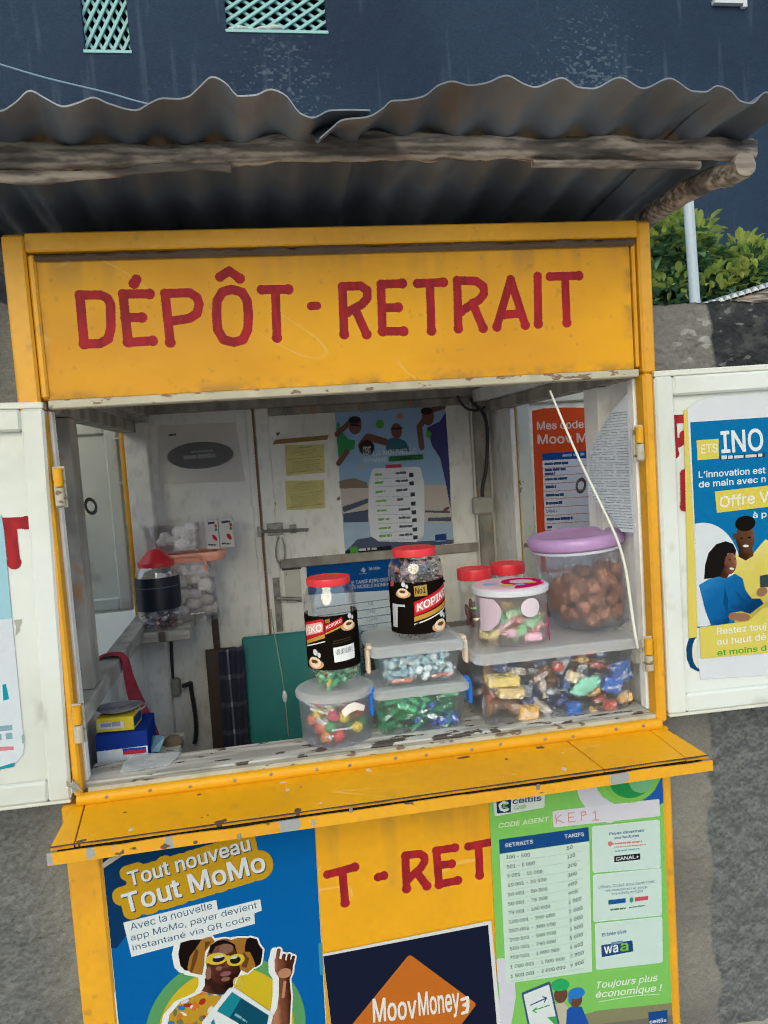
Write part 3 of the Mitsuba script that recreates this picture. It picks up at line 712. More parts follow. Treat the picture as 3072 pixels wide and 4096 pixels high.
O = [(-0.2225, 1.9153), (-0.2265, 1.8839), (-0.2379, 1.8634), (-0.2577, 1.8584), (-0.2789, 1.8652), (-0.2892, 1.8865), (-0.289, 1.9179), (-0.2852, 1.9466), (-0.2731, 1.9645), (-0.2535, 1.9696), (-0.2322, 1.9631), (-0.2226, 1.9444), (-0.2225, 1.9153)]
h3 = [[(-0.0875, 1.9283), (-0.075, 1.9288)]]
lt = unary_union([painted(h1 + h2, r_ * 0.97), brushed(strokes([O], r_)), brushed(strokes(h3, 0.009))])
printed(K, 'header_lettering', lt, PH_, 1.2, '', label='red painted words DÉPÔT - RETRAIT', m='red_letters')
# lower front lettering
PF = Plane((0, 0.006, 0), (1, 0, 0))
lo = [[(-0.1459, 0.6572), (-0.0832, 0.6649)], [(-0.1118, 0.6565), (-0.1109, 0.5838)], [(0.0355, 0.6721), (0.0335, 0.5942)], [(0.0357, 0.6743), (0.0707, 0.6731), (0.0804, 0.6635), (0.0796, 0.6522), (0.0701, 0.639), (0.0398, 0.6177)], [(0.0613, 0.6273), (0.0816, 0.5929)], [(0.1094, 0.6746), (0.1106, 0.5915)], [(0.1094, 0.6746), (0.1532, 0.6745)], [(0.111, 0.6384), (0.1433, 0.6372)], [(0.1106, 0.5924), (0.1557, 0.5947)], [(0.1863, 0.6726), (0.2467, 0.6756)], [(0.2109, 0.6728), (0.2091, 0.5987)],
      [(-0.0306, 0.6329), (-0.0179, 0.6341)]]
printed(K, 'front_lettering', painted(lo, 0.0094), PF, 1.2, '', label='red painted letters T - RET between the posters', m='red_letters')

# tray: four panels with open seams on a dark frame, chipped front lip
TF, TBk = -0.142, -0.006
zt = lambda y: 0.903 + (y - TBk) * (0.903 - 0.872) / (TBk - TF)
def tray_panel(a0, a1, b0, b1, top=0.0, th=0.008, y0=TF + 0.013, y1=TBk):
    """x from a0..a1 at the back and b0..b1 at the front."""
    pts = []
    for y, (u, v) in ((y1, (a0, a1)), (y0, (b0, b1))):
        for x in (u, v):
            for dz, ins in ((0, 0.0012), (-0.0012, 0), (-th, 0)):
                sx = ins if x == u else -ins
                pts.append((x + sx, y + (ins if y == y0 else -ins), zt(y) + top + dz))
    return hull(pts)
part(K, 'tray_panel', tray_panel(-0.674, -0.649, -0.690, -0.646), 'tray_paint')
part(K, 'tray_panel', tray_panel(-0.646, 0.430, -0.643, 0.469, 0.001), 'tray_paint')
part(K, 'tray_panel', tray_panel(0.4335, 0.639, 0.4725, 0.664, 0.0012), 'tray_paint')
part(K, 'tray_panel', tray_panel(0.642, 0.680, 0.667, 0.720), 'tray_paint')
part(K, 'tray_frame', hull([(-0.665, -0.004, 0.893), (0.67, -0.004, 0.893), (-0.665, -0.004, 0.870), (0.67, -0.004, 0.870), (-0.68, -0.134, 0.861), (0.708, -0.134, 0.861), (-0.68, -0.134, 0.850), (0.708, -0.134, 0.850)]), 'cable_black', label='dark underside frame of the tray')
part(K, 'tray_seam_shade', thicken(grid(np.linspace(-0.690, 0.718, 260), [0, 1], lambda X, Q: np.stack([X, TF + 0.0125 - 0.009 * Q * (0.35 + 0.65 * meshkit.fbm(np.stack([X * 22, X * 0, X * 0], -1), 3, 9)), zt(TF + 0.012) + 0.0006 + 0 * X], -1)), (0, 0, 1), 0.0008), 'seam_shade_dirt', label='dark strip for the gap shade and dirt along the front of the tray')  # dark strip painted in for the shade and dirt of the open crack
# lip as a strip with an uneven upper edge
lx = np.linspace(-0.694, 0.722, 240)
up_ = 0.0045 * meshkit.fbm(np.stack([lx * 9, lx * 0, lx * 0], -1), 3, 4)
lipm = grid(lx, np.linspace(0, 1, 4), lambda X, Q: np.stack([X, TF - 0.002 + 0 * X, 0.8445 + Q * (0.0255 - np.interp(X, lx, up_))], -1))
part(K, 'tray_lip', thicken(lipm, (0, 1, 0), 0.004), 'chipped_paint', label='front lip with chipped paint')
for x, z in [(-0.3247, 0.8488)] + [(0.3114, 0.8646)] + [(-0.0948, 0.8724)]:
    part(K, 'tray_bolt', box(x - 0.004, x + 0.004, TF - 0.005, TF - 0.001, z - 0.006, z + 0.006), 'steel')
# hinge rail of the tray, the cream edge of the sill, its screws
part(K, 'tray_hinge_rail', tube([(-0.662, -0.008, 0.913), (0.672, -0.008, 0.913)], 0.0135, 16), 'yellow_paint', 40)
part(K, 'sill_edge', box(-0.64, 0.672, -0.006, 0.012, 0.922, 0.9345, 0.002), 'rusty_strip', label='cream rust spotted front edge of the sill')
for i in range(15):
    x = -0.60 + i * 0.088 + 0.01 * math.sin(i * 3)
    m = lathe([(0.0035, 0), (0.0035, 0.001), (0.002, 0.002)], 8)
    part(K, 'screw', move(m, trans(x, -0.0215, 0.9165 + 0.002 * math.sin(i * 2)) @ rot(90, [1, 0, 0])), 'steel')
# sill boards
part(K, 'sill_board', box(-0.655, 0.668, 0.024, 0.135, 0.905, SILL, 0.003), 'worn_wood', label='worn grey white counter board')
part(K, 'sill_board', hull([(x, y, z) for z in (0.905, SILL - 0.004) for x, y in ((-0.11, 0.137), (0.668, 0.137), (0.668, 0.42), (-0.06, 0.42), (-0.085, 0.3))]), 'worn_wood')
part(K, 'side_ledge', box(-0.672, -0.48, 0.15, 0.40, 0.875, 0.893), 'worn_wood')

# front posts with hinges
part(K, 'hatch_post', box(-0.668, -0.650, -0.012, 0.03, 0.92, 1.738, 0.005), 'frame_paint', 30, label='narrow yellow left post of the hatch')
part(K, 'hatch_post', box(0.664, 0.690, -0.014, 0.03, 0.915, 1.744, 0.006), 'frame_paint', 30, label='yellow right post of the hatch')
def hinge(x, z, nm):
    h = part(K, nm, tube([(x, -0.022, z - 0.001), (x, -0.022, z + 0.036)], 0.0090, 14), 'yellow_paint', 40)
    add(key(h + '__knuckle'), tube([(x, -0.022, z - 0.04), (x, -0.022, z - 0.004)], 0.0095, 14), 'rusty_strip', 40)
    add(key(h + '__leaf'), box(x - 0.012, x + 0.012, -0.017, -0.011, z - 0.045, z + 0.04), 'rusty_strip')
for x, z in [(-0.6321, 1.5803), (-0.6417, 1.0823)] + [(0.6435, 1.5867), (0.6441, 1.0895)]:
    hinge(x, z, 'hinge')

# side walls with window openings, inner frames
for s, (w0, w1) in ((-1, (0.29, 1.18)), (1, (0.30, 1.0))):
    a, c = s * 0.70, s * 0.682
    part(K, 'side_wall', cat(box(a, c, 0.046, 1.27, 0.08, 1.05), box(a, c, 0.046, 1.27, 1.765, 2.06), box(a, c, 0.046, w0 - 0.02, 1.051, 1.764), box(a, c, w1 + 0.03, 1.27, 1.051, 1.764)), 'inner_paint')
    part(K, 'side_stile', box(s * 0.70, s * 0.655, w0 - 0.085, w0, 1.09, 1.735), 'grimy_metal' if s < 0 else 'inner_paint', label='grimy near stile of the %s side window' % ('left' if s < 0 else 'right'))
    part(K, 'side_sill_rail', box(s * 0.70, s * 0.648, 0.05, w1, 1.045, 1.088), 'dull_rail', label='sill rail of the %s side window' % ('left' if s < 0 else 'right'))
    part(K, 'side_head_rail', box(s * 0.70, s * 0.65, 0.05, 1.2, 1.737, 1.775), 'grimy_metal')
part(K, 'rear_post', box(-0.70, -0.612, 1.183, 1.249, 0.1, 1.775, 0.006), 'inner_paint', 30, label='pale box post in the rear left corner')
part(K, 'rear_post', box(0.612, 0.66, 1.20, 1.249, 0.1, 1.80, 0.006), 'grimy_metal', 30, label='grimy box post in the rear right corner')
part(K, 'side_hinge_tube', tube([(-0.7, 1.195, 1.06), (-0.7, 1.195, 1.74)], 0.013, 14), 'frame_paint', 40)
part(K, 'side_hinge_tube', tube([(0.695, 1.012, 1.06), (0.695, 1.012, 1.73)], 0.012, 14), 'frame_paint', 40)
for z in [(-0.7127, 1.7206), (-0.7076, 1.5607)]:
    part(K, 'side_hinge_pin', box(-0.735, -0.70, 1.19, 1.20, z[1] - 0.003, z[1] + 0.003), ink('#e8eeee'))
part(K, 'side_stile', box(0.682, 0.70, 1.0, 1.03, 1.09, 1.735), 'inner_paint')
part(K, 'ceiling', box(-0.698, 0.698, 0.03, 1.268, 2.062, 2.08, 0), 'inner_paint')
part(K, 'ceiling_rail', box(-0.645, 0.645, 1.19, 1.245, 1.80, 1.86), 'grimy_metal')
part(K, 'ceiling_rail', box(-0.63, -0.60, 0.1, 1.18, 1.79, 1.83), 'grimy_metal')
part(K, 'ceiling_rail', box(0.60, 0.645, 0.1, 1.18, 1.776, 1.82), 'inner_paint')
part(K, 'floor', box(-0.698, 0.698, 0.032, 1.268, 0.081, 0.10, 0), 'brown_board')
# inner front jambs (grey strips beside the posts)
part(K, 'jamb', box(-0.68, -0.646, 0.031, 0.06, 0.936, 1.737), 'inner_paint')
part(K, 'jamb', box(0.66, 0.68, 0.031, 0.06, 0.936, 1.737), 'inner_paint')

# rear wall and its door
part(K, 'rear_wall', cat(box(-0.698, -0.25, 1.252, 1.268, 0.1, 2.06, 0), box(-0.25, 0.64, 1.262, 1.27, 0.1, 2.06, 0), box(0.62, 0.698, 1.252, 1.2615, 0.1, 2.06, 0)), 'inner_paint')
part(K, 'door_frame', box(-0.262, -0.238, 1.235, 1.262, 0.1, 1.80, 0.003), 'inner_paint', label='rear door post')
part(K, 'door_frame', box(-0.2375, -0.232, 1.240, 1.262, 0.1, 1.80, 0.001), mat('rust_line', lambda p, n, uv: mix((0.34, 0.15, 0.05), (0.12, 0.07, 0.04), fbm(p.x * 40, p.y * 40, p.z * 9, 3)), 0.7), label='rusty orange edge beside the door')
D = part(K, 'door', box(-0.205, 0.60, 1.2455, 1.2605, 0.1, 1.80, 0.002), 'inner_paint', label='white rear door covered with posters')
for nm, bx in (('stile', (-0.228, -0.178, 1.236, 1.245, 0.1, 1.80)), ('rail', (-0.177, 0.602, 1.228, 1.245, 1.193, 1.228)), ('stile', (0.603, 0.61, 1.236, 1.245, 0.1, 1.8)), ('rail', (-0.177, 0.602, 1.236, 1.2455, 1.77, 1.80))):
    add(key(D + '__' + nm), box(*bx, 0.003), 'inner_paint' if nm == 'stile' else 'grimy_metal')
bl = [(-0.2486, 1.3415), (-0.1004, 1.3369), (-0.2112, 1.3643), (-0.1608, 1.3549)]
add(key(D + '__bolt'), cat(tube([(-0.245, 1.228, bl[0][1]), (-0.06, 1.228, bl[1][1] - 0.003)], 0.0065, 8), box(-0.215, -0.155, 1.231, 1.236, bl[0][1] - 0.02, bl[0][1] + 0.028), box(-0.13, -0.105, 1.226, 1.245, bl[0][1] - 0.016, bl[0][1] + 0.016), box(-0.252, -0.236, 1.22, 1.235, bl[0][1] - 0.02, bl[0][1] + 0.02)), 'steel')
ch = [(-0.1722, 1.3172), (-0.1888, 1.2671), (-0.1846, 1.2228), (-0.1646, 1.2184), (-0.1559, 1.2642), (-0.1625, 1.3112)]
add(key(D + '__loop'), tube(spline([(x, 1.222, z) for x, z in ch], 24), 0.0028, 6), 'steel')
lk = [(-0.2093, 1.1611), (-0.1833, 1.0325), (-0.1946, 1.0863), (-0.11, 1.0754)]
add(key(D + '__lock_plate'), box(lk[0][0], lk[1][0], 1.233, 1.245, lk[1][1] - 0.08, lk[0][1]), 'steel')
add(key(D + '__handle'), tube([(lk[2][0], 1.234, lk[2][1]), (lk[2][0], 1.205, lk[2][1]), (lk[3][0], 1.205, lk[3][1])], 0.007, 8), 'steel')
pn = [(-0.1656, 1.1937), (-0.104, 1.1881), (-0.1163, 1.0258), (-0.1781, 1.032)]
add(key(D + '__panel'), box(pn[0][0], pn[1][0], 1.240, 1.2455, pn[1][1] - 0.13, pn[0][1] - 0.012), 'cream_paint')
add(key(D + '__panel_painted_shadow'), box(pn[0][0] - 0.006, pn[1][0] + 0.006, 1.243, 1.2453, pn[0][1] - 0.010, pn[0][1] + 0.002), 'cable_black')  # black strip painted in for the shade between rail and panel
# wiring in the rear right corner
cw = [(0.5933, 1.7912), (0.6183, 1.7587), (0.6434, 1.726), (0.6535, 1.6681), (0.6488, 1.5899), (0.6386, 1.5118), (0.6246, 1.4602), (0.6187, 1.4079)]
part(K, 'wire', tube(spline([(x, 1.192, z) for x, z in cw], 30), 0.007, 8), 'cable_black', 40)
jb = [(0.5751, 1.409), (0.6563, 1.4028), (0.5711, 1.3436)]
part(K, 'junction_box', box(jb[0][0], jb[1][0], 1.165, 1.199, jb[2][1], jb[0][1], 0.006), ink('#c9c8c0'), 30)
cc = [(0.5431, 1.8034), (0.5672, 1.7609), (0.6037, 1.7433), (0.6418, 1.7488), (0.6701, 1.7705), (0.6824, 1.7957)]
part(K, 'wire', tube(spline([(x, 1.19, z) for x, z in cc], 24), 0.005, 6), 'cable_black', 40)
# wiring at the lower left of the rear wall
sb = [(-0.6135, 0.8171), (-0.5807, 0.7561), (-0.5721, 0.7923), (-0.5409, 0.7743), (-0.5474, 0.5675), (-0.5964, 0.9516), (-0.6081, 0.8165), (-0.6193, 0.9371), (-0.6473, 0.6151)]
part(K, 'conduit', box(sb[7][0] - 0.012, sb[7][0] + 0.008, 1.22, 1.2515, 0.3, 1.05), 'inner_paint')
part(K, 'wire', tube([(sb[5][0], 1.243, 1.08), (sb[6][0], 1.243, sb[6][1])], 0.006, 6), 'cable_black')
part(K, 'switch_box', box(sb[0][0], sb[1][0], 1.20, 1.251, sb[1][1], sb[0][1], 0.006), ink('#a9aaa2'), 30)
part(K, 'wire', tube(spline([(sb[2][0], 1.21, sb[2][1]), (sb[2][0] + 0.03, 1.21, sb[2][1] + 0.008), (sb[3][0], 1.21, sb[3][1]), (sb[3][0] + 0.006, 1.21, sb[3][1] - 0.1), (sb[4][0], 1.21, sb[4][1])], 30), 0.008, 8), 'cable_black', 40)
part(K, 'wood_strip', box(*[q[0] for q in [(-0.4472, 1.036), (-0.4242, 1.0336)]], 1.215, 1.2435, 0.5, (-0.4434, 1.0424)[1]), 'brown_board')
# small shelf in the rear left corner
sh = [(-0.6687, 1.0625), (-0.4978, 1.0753), (-0.5012, 1.0355), (-0.6717, 1.0292)]
part(K, 'corner_shelf', box(-0.69, sh[1][0], 0.93, 1.18, 1.025, 1.062, 0.003), 'worn_wood', label='small corner shelf')
# rings of the side hatches
for (x, z), y, s in (((-0.6358, 1.5224), 0.27, 1), ((0.6269, 1.479), 0.28, -1)):
    t = trimesh.creation.torus(0.014, 0.0035, 20, 8); t.vertices *= [0.85, 1.25, 1]
    part(K, 'hasp_ring', move(t, trans(x, y, z) @ rot(90, [1, 0, 0]) @ rot(s * 12, [0, 0, 1])), 'cable_black', 40)

# shutters
def shutter(o, ang, sag, w, h, name_label, mt='door_paint', fr=0.045, side=1, hole=False):
    """A framed steel leaf: u from the hinge outwards (side = +1 right, -1 left), front face towards -y."""
    M = trans(*o) @ rot(ang, [0, 0, 1]) @ rot(sag, [0, 1, 0])
    S = part(K, 'shutter', move(box(0, side * w, 0.012, 0.03, 0.004, h - 0.004, 0.001), M), mt, label=name_label)
    for nm, bx in (('frame_stile', (0, side * fr, -0.006, 0.012, 0, h)), ('frame_stile', (side * (w - fr), side * w, -0.006, 0.012, 0, h)),
                   ('frame_rail', (side * (fr + 0.0005), side * (w - fr - 0.0005), -0.005, 0.012, 0.0005, fr)), ('frame_rail', (side * (fr + 0.0005), side * (w - fr - 0.0005), -0.005, 0.012, h - fr, h - 0.0005))):
        add(key(S + '__' + nm), move(box(*bx, 0.005), M), 'cream_paint' if mt != 'door_paint' else 'door_paint', 30)
    for q in (0, h - 0.001):
        add(key(S + '__edge'), move(box(side * 0.002, side * (w - 0.002), -0.001, 0.034, q - 0.008 if q == 0 else h + 0.0005, q - 0.0005 if q == 0 else h + 0.014, 0.002), M), 'cream_paint', 30)
    return S
S1 = shutter((-0.672, -0.012, 0.918), 2, 1.6, 0.66, 0.822, 'left front shutter folded back, dirty cream with a torn lower corner', side=-1)
S2 = shutter((0.692, -0.014, 0.934), -3, -0.2, 0.66, 0.800, 'right front shutter folded back, cream with a red letter', side=1)
# torn, peeling corner of the left shutter and the dark opening behind it
tc = [(-0.6783, 0.9513), (-0.6654, 0.9583), (-0.6594, 0.9465), (-0.6691, 0.9412), (-0.6602, 0.9488), (-0.6642, 0.9713), (-0.6658, 0.9759), (-0.6774, 0.96)]
for i, (a, c) in enumerate(((0, 1), (1, 2), (3, 6), (2, 5))):
    x0, z0 = tc[a]; x1, z1 = tc[c]
    add(key(S1 + '__torn_edge'), hull([(x0, -0.028, z0), (x0 + 0.012, -0.02, z0 - 0.012), (x1, -0.05 - 0.008 * i, z1), (x0 + 0.004, -0.026, z0 + 0.008), (x1 - 0.004, -0.044, z1 - 0.004)]), 'cream_paint')
S3 = shutter((-0.722, 1.215, 1.10), 0, 0, 0.70, 0.685, 'left side shutter standing open outside the window', mt='door_paint', side=-1)
S4 = shutter((0.705, 1.0, 1.06), 0, 0, 0.64, 0.735, 'right side shutter standing open outside the window', mt='inner_paint', side=1, fr=0.05)
# red letters on the two front shutters
PRD = Plane((0.672 + 0.02 * 0, -0.012, 0), (math.cos(math.radians(3)), -math.sin(math.radians(3)), 0))
PLD = Plane((-0.665, -0.012, 0), (math.cos(math.radians(2)), math.sin(math.radians(2)), 0))
PRD.base, PLD.base = -0.0095, -0.0108
printed(K, 'shutter_lettering', painted([[(0.0639, 1.6348), (0.066, 1.5541)], [(0.0639, 1.6348), (0.1213, 1.6344), (0.1332, 1.6178), (0.1198, 1.5949), (0.0774, 1.5799)], [(0.0906, 1.5968), (0.1302, 1.5386)], [(0.0878, 1.5057), (0.0855, 1.428)], [(0.0878, 1.5057), (0.1372, 1.5042)]], 0.0098), PRD, 2, '', label='red painted letters half covered by the poster on the right shutter', m='red_letters')
printed(K, 'shutter_lettering', painted([[(-0.136, 1.5141), (-0.043, 1.5092)], [(-0.0744, 1.5068), (-0.0742, 1.4291)]], 0.012), PLD, 2, '', label='red painted T half covered on the left shutter', m='red_letters')

# ------------------------------------------------------------------ posters (flat print on real sheets)
# 1 blue poster, lower left
P = thing('poster', 'blue poster with a woman in yellow sunglasses and yellow outlined slogan on the lower front', 'poster')
pl = Plane((0, 0.0055, 0), (1, 0, 0))
bs = [(-0.6264, 0.7762), (-0.1667, 0.7804), (-0.1796, 0.3085), (-0.6337, 0.3967)]
sheet1 = Polygon([bs[0], bs[1], (bs[2][0] + 0.002, 0.15), (bs[3][0] + 0.004, 0.15)])
pl.base = 0.001
dn = sheet1.bounds[1]
paper(P, sheet1.union(Polygon([(-0.6402, 0.4674), (-0.6248, 0.4645), (bs[3][0] + 0.02, 0.15), (bs[3][0] - 0.008, 0.15)])), pl, '#e6edf0')
blue = Polygon([bs[0], bs[1], (bs[2][0] - 0.0, 0.152), (bs[3][0] + 0.006, 0.152)])
printed(P, 'background', blue, pl, 2, '#0d66b0')
printed(P, 'tray_shade', Polygon([(-0.6264, 0.7762), (-0.298, 0.7807), (-0.428, 0.694), (-0.538, 0.6511), (-0.6156, 0.5658), (-0.6285, 0.5681)]).intersection(blue), pl, 2.4, '#123a66')  # shade below the tray, painted into the poster blue
ring_o = ell((-0.3984, 0.3317), 0.1775, 0.1775).intersection(blue)
printed(P, 'green_ring', ring_o, pl, 3, '#5da067')
printed(P, 'yellow_disc', ell((-0.3984, 0.3317), 0.150, 0.150), pl, 4, '#d3b92c')
t1 = words('Tout nouveau', *[(-0.5762, 0.7013), (-0.3112, 0.7433), (-0.5796, 0.7326)])
t2 = words('Tout MoMo', *[(-0.5906, 0.6418), (-0.281, 0.6916), (-0.5965, 0.6835)])
yo = unary_union([outline(t1, 0.0145), outline(t2, 0.0175)]).buffer(0.004).buffer(-0.004)
printed(P, 'slogan_outline', yo.intersection(blue), pl, 5, '#c79d24')
sh1 = np.concatenate([t1, t2]) + np.array([0.0022, -0.0025])
written(P, 'slogan_shade', [sh1], pl, 5.6, '#40505e')
written(P, 'slogan', [t1, t2], pl, 6.4, '#dfe6ee')
printed(P, 'banner', [(-0.5966, 0.6213), (-0.3955, 0.64), (-0.3942, 0.6164), (-0.3001, 0.6258), (-0.2986, 0.5987), (-0.3158, 0.5947), (-0.3159, 0.5706), (-0.5864, 0.5404)], pl, 5, '#e2eaee')
written(P, 'small_lettering', [words('Avec la nouvelle', *[(-0.5817, 0.6009), (-0.4053, 0.6213), (-0.5831, 0.617)], False), words('app MoMo, payer devient', *[(-0.5838, 0.5773), (-0.3083, 0.607), (-0.5847, 0.5915)], False), words('instantané via QR code', *[(-0.5817, 0.5545), (-0.3244, 0.5798), (-0.5833, 0.5677)], False)], pl, 6, '#2c5a7c')
# the woman
hair = [Polygon([(-0.4802, 0.555), (-0.4605, 0.5578), (-0.4333, 0.5552), (-0.4337, 0.5268), (-0.449, 0.5084), (-0.4569, 0.4845), (-0.4761, 0.4901), (-0.4848, 0.5022), (-0.4873, 0.53)]), Polygon([(-0.3406, 0.539), (-0.3294, 0.5413), (-0.3149, 0.5345), (-0.311, 0.5199), (-0.3039, 0.508), (-0.3074, 0.4894), (-0.3116, 0.4751), (-0.3231, 0.4697), (-0.3396, 0.4887), (-0.3453, 0.5175)])]
scarf = [Polygon([(-0.4365, 0.5526), (-0.4272, 0.5573), (-0.4134, 0.558), (-0.4066, 0.5452), (-0.4212, 0.5351), (-0.43, 0.524), (-0.4344, 0.4952), (-0.4402, 0.473), (-0.4649, 0.4828), (-0.4709, 0.4934), (-0.4638, 0.5195), (-0.4464, 0.5396)]), Polygon([(-0.3772, 0.5411), (-0.357, 0.545), (-0.3364, 0.5414), (-0.343, 0.5213), (-0.3428, 0.5106), (-0.3321, 0.5077), (-0.3256, 0.4884), (-0.3228, 0.4729), (-0.342, 0.4593), (-0.3571, 0.4706), (-0.3601, 0.5073), (-0.3641, 0.5314)])]
face = ell((-0.39, 0.4946), 0.0394, 0.0539)
arm = [Polygon([(-0.2731, 0.4359), (-0.2496, 0.4294), (-0.2494, 0.3861), (-0.2573, 0.3234), (-0.2607, 0.2793), (-0.299, 0.2869), (-0.3014, 0.3352), (-0.2828, 0.3642), (-0.2763, 0.3955)]), Polygon([(-0.2798, 0.4801), (-0.2736, 0.4822), (-0.2539, 0.4734), (-0.2377, 0.4726), (-0.242, 0.4432), (-0.2516, 0.4244), (-0.2696, 0.4288), (-0.281, 0.4524)])]
fing = [strokes([l], w) for l, w in (([(-0.2744, 0.477), (-0.2685, 0.5)], 0.0043), ([(-0.261, 0.4736), (-0.2577, 0.4858)], 0.0041), ([(-0.2497, 0.4704), (-0.2464, 0.4838)], 0.0039), ([(-0.2412, 0.4646), (-0.2373, 0.4779)], 0.0038))]
dress = Polygon([(-0.5345, 0.3337), (-0.5175, 0.3942), (-0.4919, 0.419), (-0.4638, 0.4264), (-0.4436, 0.4332), (-0.4206, 0.4247), (-0.4012, 0.4189), (-0.4116, 0.3888), (-0.4475, 0.3165)])
neck = Polygon([(-0.4351, 0.4635), (-0.364, 0.459), (-0.3761, 0.4335), (-0.3934, 0.4174), (-0.4207, 0.4236), (-0.4453, 0.4357), (-0.4365, 0.4468)])
allf = unary_union(hair + scarf + [face, dress, neck] + arm + fing)
halo = unary_union([allf.buffer(0.003), affinity.translate(allf, -0.010, 0.0).buffer(0.003)]).buffer(0.005).buffer(-0.004)
printed(P, 'white_cutout', halo.intersection(blue), pl, 6, '#e9edef')
fc = (-0.39, 0.4946)
printed(P, 'woman_neck', neck, pl, 7.5, '', m=shaded_print('print_neck', '#38201a', '#6a4234', '#1c100e', (-0.4133, 0.4404), (0.03, 0.02), (-0.9, -0.3)))
printed(P, 'woman', face, pl, 8, '', label='printed woman with sunglasses', m=shaded_print('print_face', '#5a3026', '#8e6250', '#2a1511', fc, (0.042, 0.052), (-0.45, 0.75)))
printed(P, 'arm', unary_union(arm + fing), pl, 8, '', m=shaded_print('print_arm', '#7c4a36', '#b07c60', '#4a261c', (-0.2686, 0.3897), (0.016, 0.2), (-0.9, 0.2)))
printed(P, 'palm', unary_union([ell((-0.2593, 0.4441), 0.0151, 0.0116), strokes([[(-0.2674, 0.3895), (-0.2609, 0.4229)]], 0.0035)]), pl, 9, '#b98768')
printed(P, 'dress', dress, pl, 8, '#c2962f')
rr = np.random.default_rng(4)
db = dress.bounds
blobs = {c: [] for c in ('#a83228', '#2b7fae', '#6e7a58', '#e2dcc8', '#d9762c')}
for i in range(60):
    c_ = rr.choice(list(blobs)); q = (rr.uniform(db[0], db[2]), rr.uniform(db[1], db[3]))
    blobs[c_].append(ell(q, rr.uniform(0.004, 0.010), rr.uniform(0.003, 0.007), rr.uniform(0, 180)).intersection(dress))
for i, (c_, g) in enumerate(blobs.items()):
    printed(P, 'dress_pattern', unary_union(g), pl, 9 + 0.8 * i, c_)
printed(P, 'hair', unary_union(hair + [Polygon([(-0.4223, 0.5226), (-0.4171, 0.5376), (-0.4026, 0.5456), (-0.3868, 0.5456), (-0.3678, 0.5352), (-0.3574, 0.5154), (-0.3554, 0.4916), (-0.3603, 0.5052), (-0.3684, 0.5279), (-0.3865, 0.5375), (-0.4056, 0.5334), (-0.4168, 0.5174)])]), pl, 9, '#1b1414')
printed(P, 'headscarf', unary_union(scarf), pl, 10, '#a3712e')
printed(P, 'headscarf_fold', [Polygon([(-0.4485, 0.5378), (-0.4434, 0.5285), (-0.4513, 0.5046), (-0.461, 0.4831), (-0.4656, 0.4861), (-0.4583, 0.5143)]), Polygon([(-0.3458, 0.5112), (-0.3353, 0.4922), (-0.3429, 0.4723), (-0.3526, 0.4762)]), Polygon([(-0.4279, 0.549), (-0.4144, 0.5466), (-0.4297, 0.5282)])], pl, 11, '#6b4522')
printed(P, 'face_light', [ell((-0.3836, 0.5242), 0.0157, 0.0116), ell((-0.4267, 0.4747), 0.0064, 0.0151, -8), ell((-0.4029, 0.4821), 0.0070, 0.0052), ell((-0.3903, 0.4542), 0.0099, 0.0052)], pl, 10, '#8a6455')
printed(P, 'nose', [ell((-0.3845, 0.4883), 0.0046, 0.0081), ell((-0.3859, 0.4839), 0.0093, 0.0035)], pl, 11, '#6e3f30')
printed(P, 'lips', ell((-0.3893, 0.4668), 0.0122, 0.0058, 4), pl, 11, '#8c5a60')
gl = unary_union([ell((-0.4056, 0.5053), 0.0232, 0.0139, -4), ell((-0.3647, 0.495), 0.0197, 0.0139, 3), Polygon([(-0.3898, 0.5094), (-0.3779, 0.5084), (-0.377, 0.4955), (-0.3905, 0.5)]), Polygon([(-0.4321, 0.499), (-0.4274, 0.5087), (-0.4168, 0.5174), (-0.4106, 0.4973)])])
printed(P, 'sunglasses', gl, pl, 12, '#d6bb3c')
printed(P, 'lens', [ell((-0.4017, 0.5041), 0.0133, 0.0070, 2), ell((-0.3657, 0.4951), 0.0116, 0.0087)], pl, 13, '#241f22')
printed(P, 'lens_glint', [ell((-0.4006, 0.5099), 0.0116, 0.0035), ell((-0.3685, 0.502), 0.0081, 0.0035)], pl, 14, '#cfd2c4')
printed(P, 'earring', ell((-0.3636, 0.4397), 0.0110, 0.0151, 20).difference(ell((-0.3636, 0.4397), 0.0075, 0.0116, 20)), pl, 9, '#d8c25a')
ph = Polygon([(-0.3825, 0.4287), (-0.3727, 0.426), (-0.2998, 0.3555), (-0.2972, 0.3496), (-0.3151, 0.2901), (-0.4475, 0.3165), (-0.4455, 0.3632)]).buffer(0.004)
printed(P, 'card_edge', ph, pl, 12, '#dfe8ec')
printed(P, 'card', Polygon([(-0.379, 0.4222), (-0.3025, 0.3517), (-0.3191, 0.2909), (-0.4338, 0.3137), (-0.4299, 0.3602)]), pl, 13, '#12506a')
printed(P, 'card_light', Polygon([(-0.379, 0.4222), (-0.3605, 0.4038), (-0.3989, 0.3499), (-0.4303, 0.356), (-0.4116, 0.3888)]), pl, 14, '#1d8797')
printed(P, 'card_field', Polygon([(-0.4234, 0.3793), (-0.4144, 0.3797), (-0.3733, 0.3449), (-0.3849, 0.3256), (-0.4155, 0.3424)]).buffer(0.003), pl, 15, '#dfe8ea')
printed(P, 'card_mark', dashes((-0.3785, 0.3674), (-0.3533, 0.3442), 0.006, 5), pl, 15, '#7fb0bf')
printed(P, 'side_strip', Polygon([(-0.1792, 0.5), (-0.1709, 0.4996), (-0.1734, 0.4241), (-0.1807, 0.4244)]), pl, 3, '#3f95bd')
printed(P, 'folded_corner', Polygon([(-0.6296, 0.76), (-0.6106, 0.7719), (-0.5829, 0.7732), (-0.6246, 0.751)]), pl, 16, '#b9b7a6')

